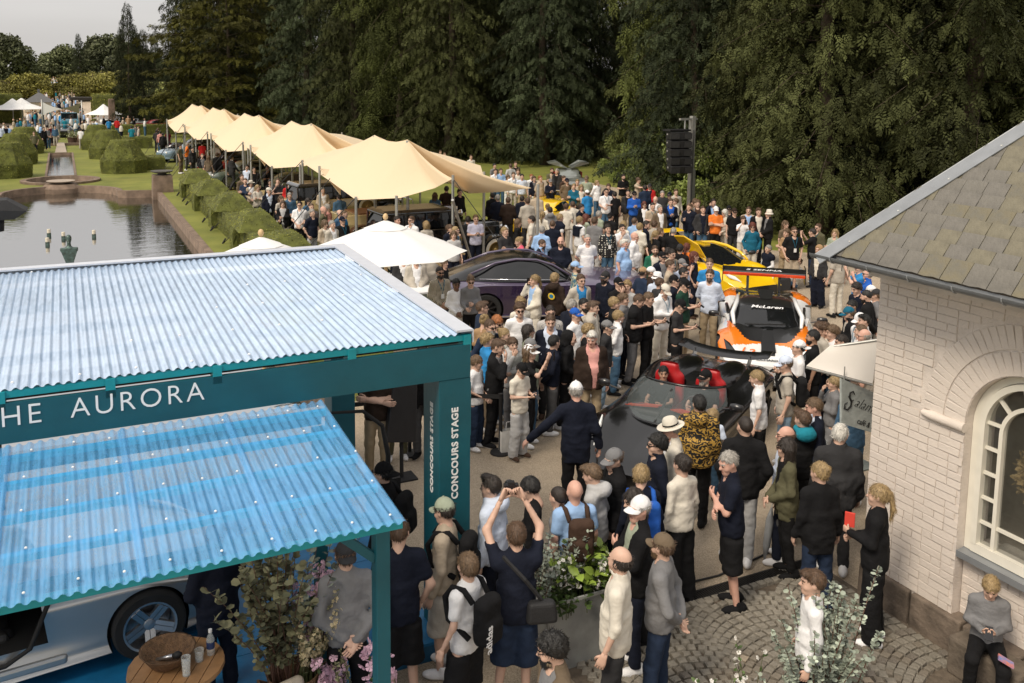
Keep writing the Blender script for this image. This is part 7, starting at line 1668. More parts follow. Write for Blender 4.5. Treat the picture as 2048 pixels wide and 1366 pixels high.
# region x y height sex pose face hair top bottom [options]
CROWD='''
5 288 146 1.80 m phone1 100 side:brown jacket:dkdenim pants:navy glass=specs inner=tee:navy
5 300 236 1.68 w ear 150 bun:blond long:tan pants:khaki
5 345 272 1.80 m hang 40 short:brown jacket:dkdenim pants:denim glass=shades beard=grey inner=tee:charcoal
5 388 240 1.76 m hang 40 mop:ginger jacket:navy pants:navy glass=shades inner=tee:grey
5 545 158 1.84 m hang 10 curly:brown rolled:white pants:navy glass=shades
5 443 330 1.66 w hang 70 bun:blond jacket:sage pants:denim inner=tee:cream
5 325 368 1.66 t hang 110 curly:blond polo:blue pants:taupe
5 388 402 1.76 m chin 75 side:brown jacket:black pants:black inner=tee:grey
5 240 516 1.52 t clasp 60 mop:ltbrown tee:white pants:dkdenim hp=15
5 497 394 1.62 t chin 20 mop:brown hoodie:ltgrey pants:grey
5 603 302 1.68 w clasp 70 long:dark jacket:sage pants:black glass=specs inner=tee:cream
5 745 232 1.84 m hang 25 short:brown blazer:navy pants:charcoal inner=shirt:paleblue
5 622 402 1.66 t hang 60 short:brown tee:sage pants:denim hat=cap:grey
5 612 444 1.66 t up 75 long:ltbrown tee:black pants:black hat=cap:white
5 548 560 1.54 t phone 45 short:dark tee:cream baggy:ltgrey hat=cap:black hp=25
5 782 376 1.68 t hang 110 short:black sweat:navy pants:greyjean
5 884 350 1.68 t clasp 80 none hoodie:black pants:black hood=1
5 1040 346 1.78 h hang 15 side:white jacket:dkbrown pants:khaki inner=shirt:salmon hp=12 shoe=brown skin=pink
5 922 195 1.74 m hang 80 short:brown tee:white pants:denim hat=cap:royal
5 755 176 1.78 m hang 10 short:dark shirt:check pants:denim glass=shades
5 910 133 1.78 m clasp 120 short:grey jacket:navy pants:denim inner=shirt:ltblue lean=12
5 985 126 1.80 m hang 60 short:black blazer:brown pants:charcoal glass=specs beard=black inner=tee:cream
5 1048 143 1.80 m pocket 75 side:brown puffer:stone pants:navy inner=tee:cream
5 1003 298 1.64 t hang 120 curly:blond tee:black pants:black
5 1148 278 1.66 t pocket 80 short:dark sweat:charcoal pants:ltdenim hat=cap:grey
5 1222 210 1.60 t hang 100 mop:blond shirt:white pants:denim
5 1345 93 1.80 m phone 80 short:brown vest:black pants:grey inner=tee:black hp=20
5 1420 82 1.78 m phone 70 short:ltbrown tee:black pants:black hp=12
5 1530 22 1.82 m phone 45 short:dark shirt:white pants:cream hat=cap:cream glass=shades hp=25
5 1628 128 1.72 t phone 75 short:dark tee:charcoal pants:black hat=cap:black hp=30
5 932 698 1.86 m out 190 short:grey blazer:navy pants:black hat=cap:white shoe=black skin=pink
P 752 712 1.86 m cross 355 short:brown tee:dkbrown pants:khaki
P 795 708 1.70 w clasp 10 long:brown jacket:denim pants:olive inner=tee:dkbrown
P 845 690 1.80 m hang 350 short:dark jacket:black pants:greyjean inner=tee:black
P 690 1082 1.80 m back 190 short:brown sweat:grey pants:black hat=capback:charcoal
P 432 1045 1.82 m hang 205 short:dark blazer:navy pants:navy
4 612 858 1.84 m hang 350 short:brown rolled:paleblue pants:khaki beard=brown shoe=brown
4 618 780 1.80 m clasp 20 short:ltbrown tee:blue pants:navy
3 48 1030 1.64 w clasp 15 pony:black long:white pants:cream skin=brown
3 165 1005 1.72 w hold 10 bun:ltbrown long:grey pants:black glass=shades
3 680 1002 1.74 w ear 300 pony:blond jacket:cream pants:cream inner=tee:ltblue
3 850 987 1.76 t hang 175 short:blond hoodie:dkbrown pants:navy
3 1012 898 1.80 m hang 110 short:brown tee:floral shorts:blue hat=cap:ltblue beard=brown
3 1042 1000 1.82 m hang 10 short:brown jacket:stone pants:charcoal glass=specs inner=shirt:blue
3 1255 978 1.80 m pocket 340 short:dark jacket:navy pants:navy hat=cap:charcoal beard=dark inner=tee:navy
3 1355 1025 1.74 m chin 40 short:dark tee:black pants:black hat=cap:black
3 1425 1050 1.66 t hang 330 curly:blond tee:ltgrey pants:denim
3 1320 1183 1.74 m hang 80 mop:blond jacket:black pants:navy inner=tee:cream
3 1395 1156 1.68 t hang 70 curly:ltbrown hoodie:grey pants:navy
3 570 1185 1.72 w hang 20 curly:blond long:cream pants:cream
3 365 152 1.78 m cross 20 short:brown shirt:white pants:denim
3 408 148 1.80 m cross 20 short:brown rolled:ltblue pants:denim
3 355 108 1.75 m hang 20 short:black tee:grey pants:navy
3 487 110 1.78 m hang 200 short:brown tee:ltgrey pants:navy
3 527 93 1.80 m hang 20 short:brown jacket:olive pants:charcoal inner=tee:black
3 467 198 1.66 w hang 20 long:ltbrown tee:cream pants:white
3 510 178 1.82 m hang 30 short:ltbrown shirt:white pants:stone
3 553 153 1.80 m hang 20 short:ltbrown tee:cream pants:denim
3 578 192 1.78 m hang 10 short:dark tee:paleblue pants:khaki
3 655 194 1.72 m hang 20 short:ginger tee:white pants:white
3 678 208 1.68 t hang 15 mop:brown jacket:navy pants:white inner=tee:grey
3 728 206 1.74 m hang 30 short:ginger shirt:beige pants:stone
3 808 232 1.74 t phone 10 short:brown jacket:navy pants:white hat=cap:grey inner=tee:navy
3 820 143 1.84 m cross 15 short:brown jacket:olive pants:charcoal beard=brown inner=tee:beige
3 860 150 1.84 m hang 330 short:grey jacket:charcoal pants:charcoal inner=tee:black
3 916 206 1.74 m hang 60 short:brown shirt:brown pants:white
3 940 227 1.78 m hang 20 short:brown shirt:taupe pants:white hat=cap:navy
3 1003 270 1.74 m cross 15 short:blond shirt:dkteal pants:navy
3 1024 236 1.76 m hang 20 short:blond tee:beige pants:navy
3 1055 278 1.70 w hang 30 long:blond jacket:olive pants:charcoal inner=tee:cream
3 1097 206 1.80 m hang 340 short:brown tee:sage pants:denim hat=cap:taupe
3 1105 322 1.74 m hang 200 short:brown jacket:blue pants:navy hat=cap:white
3 1180 243 1.72 w hang 60 long:blond hoodie:white pants:denim
3 1255 308 1.86 m hold 15 short:dark tee:white pants:denim glass=shades
3 1270 270 1.76 m hang 20 mop:brown jacket:navy pants:navy inner=tee:navy
3 1322 333 1.74 m hang 200 short:dark tee:black pants:black
3 1395 195 1.84 m phone 20 short:dark tee:black pants:khaki beard=dark cam=1
3 1432 318 1.76 m hang 20 short:dark jacket:charcoal pants:khaki inner=tee:black
3 1482 330 1.82 m phone 10 short:dark sweat:royal pants:dkdenim hat=cap:black
3 1515 220 1.76 m point 60 mop:brown tee:beige pants:khaki
3 1605 270 1.74 m clasp 10 short:dark jacket:red pants:navy hat=cap:charcoal inner=tee:navy
3 1562 413 1.66 w hang 10 long:auburn jacket:black pants:navy inner=tee:white glass=shades
3 1630 423 1.78 m phone 25 buzz:dark tee:beige pants:denim cam=1
3 1652 373 1.76 m hang 10 ring:grey shirt:white pants:stone glass=specs
3 1707 328 1.80 m hang 10 short:grey vest:charcoal pants:stone inner=shirt:cream
3 1765 338 1.76 m hang 340 short:dark tee:sage pants:denim hat=cap:navy
3 1775 391 1.82 m phone 10 short:brown blazer:navy pants:charcoal inner=shirt:royal
3 1815 388 1.70 w hang 300 mop:ltbrown long:cream pants:denim
3 1925 428 1.82 m phone1 330 short:ltbrown puffer:navy pants:denim inner=tee:navy
3 1978 402 1.76 m hang 30 curly:ltbrown jacket:taupe pants:navy inner=tee:grey
3 383 358 1.84 m clasp 185 short:grey blazer:navy pants:navy inner=shirt:white
3 467 378 1.82 m clasp 180 short:brown jacket:dkbrown pants:charcoal inner=tee:grey
3 340 343 1.74 m hang 200 short:dark jacket:black pants:black inner=tee:black
3 622 383 1.86 m clasp 180 short:brown blazer:stone pants:charcoal inner=tee:white
3 697 336 1.84 m hang 170 buzz:ltbrown jacket:beige pants:stone inner=tee:white
3 580 368 1.72 m hang 190 short:dark jacket:navy pants:navy inner=tee:navy
3 785 430 1.68 w hang 190 bun:blond tee:cream pants:navy
3 830 458 1.76 m clasp 170 short:dark hoodie:grey pants:navy lean=10
3 745 494 1.68 w hang 180 pony:blond long:cream pants:stone
3 935 428 1.74 m hang 190 short:brown tee:cream pants:stone
3 985 412 1.80 m hip 200 short:brown jacket:cream pants:white inner=tee:cream lean=6
3 1055 432 1.74 m phone 60 mop:dark jacket:navy pants:navy inner=tee:black
3 887 513 1.78 m hang 120 short:blond vest:navy pants:stone inner=tee:white
3 825 565 1.80 m clasp 175 buzz:brown shirt:navy pants:navy
3 547 553 1.68 w hang 90 long:ltbrown long:black pants:navy
3 655 528 1.80 m hip 260 short:dark polo:cream pants:navy
3 440 618 1.84 m cross 25 short:blond sweat:charcoal pants:navy
3 560 708 1.72 w clasp 300 bun:blond sweat:pink pants:navy lean=14
3 740 610 1.76 m clasp 170 short:grey shirt:ltblue pants:navy lean=8
3 747 720 1.70 m clasp 70 short:brown blazer:navy pants:navy beard=brown inner=shirt:ltblue lean=10
3 890 698 1.80 h hang 0 none shirt:navy pants:navy beard=ltbrown skin=pink hp=15
3 1105 678 1.84 m hang 15 buzz:grey polo:white pants:ltgrey skin=pink
3 1043 533 1.78 m hang 150 mop:blond tee:white pants:cream over=1
3 1165 538 1.86 m hang 175 side:brown blazer:grey pants:ltgrey inner=tee:white
3 1268 598 1.80 m hang 20 curly:dark shirt:dots pants:denim
3 1095 513 1.66 w chin 120 long:auburn tee:sage pants:denim
3 1195 488 1.74 m hang 150 short:grey tee:sage pants:olive glass=shades
3 1292 503 1.74 m hang 160 short:dark tee:black pants:black hat=cap:black
3 1390 568 1.70 w hang 170 long:blond tee:cream pants:white
3 1385 596 1.74 m chin 25 short:dark polo:white pants:cream
3 1490 543 1.82 m clasp 170 buzz:brown shirt:ltblue pants:navy
3 1532 588 1.74 m hang 120 mop:blond jacket:cream pants:stone inner=tee:white
3 1580 568 1.76 m hang 100 short:dark shirt:navy pants:navy
3 1645 566 1.78 m hang 160 short:brown shirt:stone pants:stone
3 1655 648 1.68 w hang 130 pony:blond tee:black pants:black glass=shades
3 1690 624 1.72 m hang 120 short:ltbrown tee:black pants:navy
3 1800 623 1.72 m clasp 160 short:grey tee:black pants:black lean=16
3 1483 663 1.82 h hang 60 none shirt:white pants:dkdenim glass=specs skin=pink
3 1400 716 1.78 h hang 60 side:white polo:ltblue shorts:red skin=pink
3 208 520 1.80 m phone 10 short:ltbrown tee:lilac pants:navy glass=specs hp=25
3 30 648 1.68 w hang 20 long:ltbrown tee:ltgrey pants:navy
3 45 613 1.74 m hang 80 buzz:blond tee:denim pants:navy glass=shades
3 -5 600 1.64 t hang 80 mop:brown tee:navy pants:navy
3 1648 768 1.74 m clasp 30 short:brown jacket:green pants:navy beard=brown inner=tee:cream
3 1705 818 1.74 m clasp 40 short:dark jacket:navy pants:navy hat=cap:black glass=specs inner=tee:grey hp=20
3 1770 885 1.80 m hang 60 short:brown long:beige pants:charcoal
3 1868 876 1.76 m hang 70 short:dark tee:paleblue pants:navy hat=cap:grey hp=12
3 1878 945 1.76 m hang 60 short:black polo:black pants:black glass=shades
3 1812 795 1.74 m clasp 60 short:dark tee:beige pants:navy glass=specs hp=24 lean=10
3 1755 783 1.72 m hang 150 short:dark tee:charcoal pants:navy hp=20
3 1850 756 1.74 m hang 150 short:dark tee:black pants:black hat=cap:charcoal hp=20
3 1905 748 1.70 w hang 160 pony:auburn tee:orange pants:navy
3 1965 816 1.68 w hang 80 longcurl:auburn tank:navy pants:navy
3 1558 943 1.72 m hang 130 short:dark tee:dkdenim pants:navy hat=cap:tan
3 1620 938 1.74 m hang 110 short:ltbrown jacket:dkbrown pants:navy hat=cap:white inner=tee:grey
3 1672 983 1.74 m hang 140 short:brown shirt:paleblue pants:cream hat=bucket:white
3 1690 1026 1.72 m hang 120 short:brown tee:charcoal pants:navy
3 1870 1032 1.80 m phone 70 short:dark tee:dkgreen pants:khaki hat=cap:black hp=20
3 1805 1006 1.74 m hang 100 short:dark tee:navy pants:black hat=cap:black
4 503 352 1.76 m ear 330 curly:ltbrown shirt:taupe pants:navy
4 525 360 1.76 m hang 20 curly:ltbrown shirt:brown pants:charcoal
4 560 402 1.78 m pocket 15 short:brown jacket:charcoal pants:denim inner=tee:navy
4 638 350 1.82 m ear 10 short:dark blazer:navy pants:charcoal inner=shirt:ltblue
4 655 406 1.78 m cross 15 short:ltbrown tee:orange pants:black hat=cap:white
4 717 428 1.68 w clasp 320 bob:white sweat:cream pants:stone glass=specs
4 748 400 1.74 m hang 10 short:dark jacket:navy pants:navy hat=cap:black inner=tee:navy
4 795 418 1.76 m hang 40 short:dark tee:black pants:charcoal hat=cap:dkbrown
4 852 474 1.68 w up 10 mop:brown tee:white pants:cream
4 890 408 1.80 m hang 15 short:brown jacket:beige pants:khaki glass=specs inner=tee:ltblue
4 918 522 1.72 w pocket 25 bob:auburn blouse:dkteal pants:cream glass=shades
4 962 416 1.82 m clasp 20 side:brown jacket:black pants:black inner=tee:cream
4 1035 430 1.78 m clasp 290 short:dark jacket:black pants:black hat=bucket:cream inner=tee:grey
4 1155 508 1.70 w hang 20 longcurl:ltbrown tee:taupe pants:khaki
4 1162 568 1.66 w cross 320 curly:ltbrown tee:tan pants:khaki
4 1218 552 1.84 m pocket 20 short:brown polo:black shorts:beige glass=shades
4 1348 562 1.72 m up 250 short:dark tee:black pants:dkdenim cam=1
4 1390 528 1.78 m hang 340 short:brown shirt:olive pants:charcoal glass=shades
4 1402 686 1.66 w hang 350 none jacket:charcoal wide:navy inner=sweat:cream hood=tan skin=fair
4 1512 568 1.70 w cross 340 long:blond shirt:sage pants:stone
C 400 -180 1.80 m hang 200 short:brown tee:stone pants:cream shoe=black
C 690 40 1.72 m up 280 short:brown tee:blue pants:cream hat=cap:blue
C 800 120 1.74 m up 280 ring:grey polo:royal pants:stone glass=shades skin=pink
C 640 306 1.76 m hang 290 curly:dark tee:navy pants:navy
C 790 412 1.80 m hang 280 buzz:black jacket:black pants:black beard=black inner=tee:black
C 590 545 1.74 m hang 290 short:black tee:navy pants:navy skin=tan hp=15
C 545 642 1.74 m phone 280 short:ltbrown puffer:black pants:denim hat=cap:dkteal inner=tee:stone
C 680 716 1.74 m hang 290 short:black tee:white pants:navy hat=cap:white
C 745 742 1.74 m hang 290 side:black shirt:white pants:navy
C 850 350 1.70 m hang 270 short:grey tee:white pants:stone hat=cap:white
C 905 400 1.74 m hang 270 short:ltbrown tee:grey pants:stone hat=cap:charcoal
C 700 880 1.70 m hang 290 short:ltbrown jacket:stone pants:stone inner=tee:white
C 740 945 1.72 h hang 280 ring:grey shirt:stone pants:stone glass=specs skin=pink
C 195 850 1.72 m hang 300 curly:brown tee:cream pants:denim
C 320 905 1.70 t hang 310 curly:ltbrown tee:white pants:navy
C 455 1020 1.72 m hang 290 short:dark jacket:black pants:black inner=tee:grey
6 1525 343 1.78 m hang 290 short:black tee:black pants:black beard=black skin=tan cam=1
6 1428 413 1.72 m phone 280 short:black tee:white pants:taupe hat=capback:white
6 1562 288 1.72 m hang 280 curly:brown tee:stone pants:navy
6 1150 618 1.66 t hang 265 short:blond polo:white pants:black
6 1348 520 1.76 m hang 275 short:ltbrown tee:stone pants:ltdenim hat=cap:paleblue pack=black
6 1548 806 1.80 m hang 275 short:ltbrown blazer:navy pants:navy inner=shirt:paleblue skin=pink
6 1458 892 1.70 t hang 205 side:brown hoodie:black shorts:black hood2=teal
6 1340 1000 1.70 m hang 275 ring:brown tee:paleblue pants:navy glass=specs skin=pink
6 1675 658 1.50 t chin 285 mop:blond sweat:grey pants:grey
6 1800 700 1.72 w clasp 210 long:brown blouse:denim pants:denim
6 750 785 1.80 h hang 175 short:black hoodie:baroque pants:black
6 838 886 1.30 t hang 185 bob:blond tee:paleblue pants:denim
6 1062 932 1.84 m pocket 185 buzz:dark jacket:black pants:ltgrey inner=tee:black
7 590 92 1.80 m hang 275 short:grey jacket:cream pants:stone hat=fedora:cream glass=shades inner=tee:white skin=pink
7 520 168 1.78 m hang 280 curly:black jacket:navy pants:navy glass=shades inner=tee:navy
7 318 234 1.72 t hang 285 short:brown puffer:black pants:navy hat=cap:grey inner=tee:black
7 212 311 1.68 t hang 250 side:ltbrown hoodie:ltgrey pants:navy
7 440 317 1.70 t hang 200 mop:blond sweat:navy pants:navy pack=royal
7 640 261 1.74 w hang 225 bun:dark long:cream wide:black
7 410 426 1.68 w hang 275 long:dark tee:dkbrown pants:black
7 120 388 1.74 m hang 200 none tee:ltblue pants:navy pack=brown skin=pink
7 38 419 1.62 t hang 250 buzz:dark tee:grey pants:navy
7 435 467 1.80 m cross 285 short:grey jacket:black pants:navy hat=cap:white inner=shirt:sage skin=pink glass=specs
7 545 646 1.76 m hang 262 short:brown sweat:grey pants:dkdenim hat=cap:taupe beard=ltbrown glass=specs
7 342 710 1.80 m hang 262 ring:dark rolled:cream pants:charcoal
7 870 247 1.82 m cross 280 short:grey polo:navy shorts:black shoe=black skin=pink
7 1140 183 1.70 w clasp 285 long:dark blazer:olive slim:black glass=shades inner=tee:black shoe=black
7 1400 119 1.84 h hang 190 short:white jacket:charcoal pants:charcoal inner=tee:black
7 1305 299 1.74 w hang 205 bun:blond blazer:black pants:dkdenim inner=tee:black
7 1590 407 1.74 w hold 265 pony:blond blouse:black wide:black
7 1272 822 1.62 t hang 280 side:brown sweat:white pants:navy
8 657 462 1.76 m hang 250 quiff:dark hoodie:paleblue pants:navy
8 850 470 1.64 t hang 275 mop:black tee:black pants:black hp=20
8 770 664 1.82 m over 190 short:brown sweat:navy shorts:dkdenim cam=1
8 465 563 1.80 m hang 255 short:dark sweat:beige shorts:stone hat=cap:sage pack=black
8 560 800 1.72 t hang 230 short:ltbrown tee:white shorts:black pack=black text=1
8 255 655 1.84 m hang 195 short:brown tee:navy shorts:black
8 185 404 1.76 m hang 245 short:black jacket:black pants:black hat=capback:black inner=tee:black pack=black
8 940 1153 1.76 m hang 290 curly:black jacket:taupe pants:charcoal beard=black glass=specs inner=tee:grey
2 500 460 1.72 m clasp 0 short:grey blazer:beige pants:khaki inner=shirt:white
T 838 674 1.78 m hang 20 short:brown shirt:taupe pants:ltdenim
T 868 712 1.78 m cross 350 buzz:brown shirt:dkdenim pants:denim
T 918 735 1.68 w clasp 10 long:ltbrown jacket:beige pants:cream hat=fedora:cream inner=tee:white
T 978 772 1.66 w cross 10 long:blond jacket:stone pants:black inner=tee:cream
T 1075 798 1.78 m hang 8 short:white blazer:navy pants:navy hat=flat:cream inner=shirt:paleblue
T 1188 870 1.68 w hang 10 longcurl:ltbrown tee:stone pants:stone
T 1210 916 1.68 w hold 350 long:brown blazer:black pants:cream inner=tee:ltgrey
T 1268 738 1.78 m clasp 5 short:white jacket:red pants:navy glass=specs inner=tee:black beard=white
T 1270 843 1.74 m clasp 10 short:grey shirt:denim pants:navy glass=specs
T 1428 740 1.80 h hold 10 short:grey tee:orange pants:stone hat=fedora:cream glass=shades
T 1362 922 1.78 m clasp 350 short:dark polo:white pants:black glass=shades
T 1440 892 1.68 w hang 40 long:dark tee:denim pants:navy glass=shades
T 1470 940 1.74 m hang 20 buzz:brown tee:grey pants:charcoal
T 1475 992 1.78 m pocket 40 short:grey polo:navy pants:ltgrey
T 1580 968 1.78 m hang 50 none shirt:olive pants:charcoal skin=pink
T 1620 948 1.70 w hang 40 bob:grey tee:salmon pants:charcoal
T 885 590 1.76 m hang 350 short:dark shirt:paleblue pants:navy
T 948 610 1.76 m hang 10 short:dark jacket:charcoal pants:navy glass=shades inner=tee:black
T 1070 598 1.78 m chin 10 buzz:black jacket:black pants:black skin=brown inner=tee:black
T 1100 720 1.70 w hang 10 long:dark jacket:black pants:black inner=tee:black
T 1165 715 1.78 m chin 350 buzz:brown tee:charcoal pants:navy
T 480 488 1.78 m clasp 30 buzz:ltbrown jacket:black pants:cream inner=tee:grey
T 535 505 1.70 w hang 150 long:ltbrown tee:taupe pants:white
T 610 480 1.80 m hang 160 short:brown jacket:black pants:khaki inner=tee:black
T 740 505 1.82 m walk 120 short:dark blazer:charcoal pants:charcoal inner=shirt:white
T 275 405 1.76 m hang 60 short:dark tee:olive pants:taupe
T 340 388 1.76 m hang 90 short:grey tee:orange pants:charcoal
T 385 430 1.78 m hang 60 short:dark jacket:charcoal pants:charcoal inner=tee:black
T 475 380 1.76 m hang 140 short:dark tee:red pants:navy
T 600 400 1.78 m hang 160 ring:grey tee:white pants:stone
T 95 282 1.72 m hang 200 short:dark shirt:salmon pants:denim
T 120 300 1.76 m hang 160 short:dark jacket:black pants:black inner=tee:black
T 60 270 1.74 m hang 160 short:dark jacket:charcoal pants:navy inner=tee:black
T 165 275 1.74 w hang 190 long:dark tee:burgundy pants:navy
U 60 250 1.70 w hang 40 bob:ltbrown jacket:beige pants:stone inner=tee:cream
U 150 255 1.74 m hang 25 short:grey jacket:stone pants:stone inner=shirt:white
U 245 122 1.76 m hang 20 ring:grey tee:denim pants:navy
U 300 125 1.78 m hang 60 buzz:ltbrown tee:blue pants:navy
U 275 205 1.74 m hang 30 short:dark tee:black pants:black hat=cap:navy
U 948 203 1.80 m hang 20 short:dark tee:charcoal pants:navy skin=pink
U 1135 200 1.84 m hang 300 short:brown shirt:white pants:navy glass=shades
U 1330 262 1.68 w hang 180 bob:blond tee:stone pants:stone
U 1620 305 1.70 t hang 30 mop:brown jacket:navy pants:navy inner=tee:navy
U 1540 718 1.70 w hang 40 long:ltbrown tank:black pants:black
U 1490 830 1.78 m clasp 20 short:dark shirt:stripe pants:black glass=shades beard=dark skin=tan
P 680 388 1.74 m hang 180 short:dark jacket:denim pants:stone inner=tee:navy
P 893 372 1.82 m hang 175 short:dark tee:dkbrown pants:charcoal
P 870 385 1.72 w hang 160 long:brown jacket:denim pants:khaki inner=tee:navy
P 918 378 1.80 m hang 20 short:dark jacket:black pants:black inner=tee:black
P 936 432 1.74 m clasp 200 short:dark tee:black pants:navy
P 942 310 1.74 m phone 20 short:ltbrown shirt:cream pants:navy
P 889 305 1.74 m hang 20 short:ltbrown tee:white pants:navy
P 881 300 1.70 w hang 20 pony:brown tee:stone pants:navy
P 1290 370 1.78 m hang 200 short:dark jacket:dkdenim pants:khaki inner=tee:navy
P 1320 410 1.76 m hang 30 short:grey jacket:taupe pants:charcoal inner=tee:white
P 1352 378 1.76 m hang 20 short:brown shirt:stone pants:navy
'''
KW={'m':'man','h':'heavyset man','w':'woman','t':'youth'}
PP={'hang':'','cross':'arms crossed','phone':'looking at a phone','phone1':'holding a phone','up':'raising a phone','over':'holding a camera overhead','hip':'hand on hip','pocket':'hands at pockets','clasp':'hands together','back':'hands behind back','point':'pointing right','ear':'hand at ear','chin':'hand at chin','out':'one arm held out','hold':'holding something','walk':'walking','drive':'at the wheel','lean':'leaning','wave':'arm raised'}
HN={'curly':'curly {} hair','long':'long {} hair','longcurl':'long curly {} hair','pony':'{} ponytail','bun':'tied up {} hair','bob':'bobbed {} hair','ring':'thinning {} hair','none':'bald head','buzz':'cropped {} hair','mop':'{} fringe','quiff':'{} quiff'}
HCN={'ltbrown':'light brown','black':'black','dark':'dark'}
def describe(sx,pose,hair,top,o):
    hk,hc=(hair.split(':')+[''])[:2]; hc=HCN.get(hc,hc)
    hat=o.get('hat'); tk,tc=top.split(':')
    if o.get('hood'): a='hood up'
    elif hat: k,c=hat.split(':'); a=cn(c)+' '+{'cap':'cap','capback':'backwards cap','bucket':'bucket hat','fedora':'panama hat','flat':'flat cap'}[k]
    else: a=HN.get(hk,'short {} hair').format(hc)
    base=f"{KW[sx]} with {a} in {cn(tc)} {NAMES[tk]}"
    ex=[]
    if o.get('glass')=='shades': ex.append('sunglasses')
    elif o.get('glass')=='specs': ex.append('glasses')
    if o.get('beard'): ex.append('beard')
    return base,ex
def zone(px,py):
    if px<330 and py<300: return 'in the far garden'
    if px<700 and py<520: return 'by the tent poles'
    if py<400 and px>880: return 'at the wood edge'
    if px<1000 and py<560: return 'near the nearest tent'
    if px>1640 and py<760: return 'beside the house corner'
    if py<500: return 'behind the purple coupe' if px<1280 else 'behind the yellow car'
    if py<660 and px<1300: return 'around the purple coupe'
    if py<620: return 'between the supercars'
    if py<870 and px<1320: return 'left of the black car'
    if py<870: return 'right of the black car'
    return 'in the foreground crowd'
SPEC=[]
for ln in CROWD.strip().splitlines():
    q=ln.split(); R=REG[q[0]]; px,py=R[0]+float(q[1])/R[2],R[1]+float(q[2])/R[2]
    o=dict(a.split('=') for a in q[10:])
    SPEC.append(dict(px=px,py=py,h=float(q[3]),sx=q[4],pose=q[5],face=float(q[6]),hair=q[7],top=q[8],bot=q[9],o=o))

# the far garden crowd: those that can be told apart
r_=random.Random(5)
FARC=[(45,700,'cream'),(10,750,'paleblue'),(65,745,'navy'),(100,750,'ltblue'),(165,655,'black'),(215,670,'cream'),(250,650,'white'),(300,650,'black'),(310,690,'ltgrey'),(370,680,'navy'),(400,690,'black'),(420,825,'olive'),(465,705,'white'),(500,720,'black'),(545,770,'black'),(590,770,'grey'),(630,750,'burgundy'),(680,755,'denim'),(635,690,'white'),(580,640,'white'),(650,640,'stone'),(700,575,'green'),(735,590,'navy'),(760,600,'blue'),(720,690,'cream'),(800,660,'teal'),(860,720,'grey'),(935,680,'navy'),(880,640,'black'),(1020,680,'taupe'),(1065,690,'white'),(1120,680,'taupe'),(1000,785,'white'),(1200,680,'black'),(1215,620,'cream'),(1285,625,'paleblue'),(1345,670,'blue'),(1090,625,'black'),(1450,660,'red'),(1525,640,'black'),(1590,625,'tan'),(1630,755,'teal'),(1680,740,'grey'),(1720,760,'stone'),(1660,650,'white'),(1795,660,'dkteal'),(1500,710,'black'),(1300,780,'cream'),(1335,800,'white'),(1960,780,'black'),(1165,690,'stone'),(980,720,'navy')]
NEARF=[q for q in FARC if q[1]>=740 or q[2] in('red','olive','tan','teal','blue','purple','green')]; FARX=[q for q in FARC if q not in NEARF]
for x,y,c in NEARF:
    SPEC.append(dict(px=x/6.206,py=130+y/6.206,h=r_.choice((1.68,1.74,1.8)),sx='m',pose='hang',face=r_.choice((0,20,160,200,90,270)),hair=r_.choice(('short:brown','short:dark','side:ltbrown')),top=r_.choice(('tee','shirt'))+':'+c,bot='pants:'+r_.choice(('navy','black','stone','denim')),o={'far':1}))
for s in SPEC:
    p=at(s['px'],s['py'],s['h']+.0)
    s['p']=p; s['base'],s['ex']=describe(s['sx'],s['pose'],s['hair'],s['top'],s['o']); s['zone']=zone(s['px'],s['py'])
    if 'far' in s['o']: s['base']='small distant figure in '+cn(s['top'].split(':')[1])+' top'; s['ex']=[]; s['farlab']=1
    f=s['face']%360; s['fd']='seen from behind' if 140<=f<=220 else ('facing right' if 45<f<140 else ('facing left' if 220<f<315 else 'facing the camera'))
MAXW=16
def wl(t): return len(t.split())
def options(s):
    b=s['base']; pp=PP[s['pose']]
    if s['o'].get('cam') and s['pose']!='over': pp='holding a camera'
    e=' and '.join(s['ex']); bt=s['bot'].split(':'); 
    if 'farlab' in s:
        for v in ('on the far lawn','among the far garden crowd','left of the far stair','right of the far stair'):
            ok={'on the far lawn':s['py']>=250,'left of the far stair':s['px']<110,'right of the far stair':s['px']>150}.get(v,True)
            if ok: yield b+' '+v
    L=[[pp] if pp else [s['zone']],[e] if e else [s['fd']],[pp,s['zone']],[e,s['zone']] if e else [s['fd'],s['zone']],[s['fd'],s['zone']],[pp,s['fd'],s['zone']]]
    for a in L:
        t=', '.join([b]+[x for x in a if x]); 
        if wl(t)<=13: yield t
    t=f"{KW[s['sx']]} in {b.split(' in ')[-1]}, {s['fd']}, {s['zone']}"
    if wl(t)<=16: yield t
    near=sorted((q for q in SPEC if q is not s and q['zone']==s['zone']),key=lambda q:(q['px']-s['px'])**2+(q['py']-s['py'])**2)
    for q in near[:14]:
        sd='right' if s['px']>q['px'] else 'left'; hk=q['base'].split(' in ')[-1]; t=f"{b}, just {sd} of one in {hk}"
        if wl(t)<=16: yield t
    for q in near[:14]:
        sd='right' if s['px']>q['px'] else 'left'; t=f"{b}, {s['fd']}, {sd} of {' '.join(q['base'].split(' in ')[-1].split())}"
        if wl(t)<=16: yield t
from collections import Counter
used=set(); cnt=Counter()
opts=[list(options(s)) for s in SPEC]
allc=Counter(t for o in opts for t in set(o))
for s,o in zip(SPEC,opts):
    t=next((x for x in o if allc[x]==1 and x not in used),None) or next((x for x in o if x not in used),None)
    if t is None: print('NOLABEL',s['base']); t=s['base'].split(' with')[0]+' in '+s['base'].split(' in ')[-1]+', '+s['zone']
    used.add(t); s['label']=t
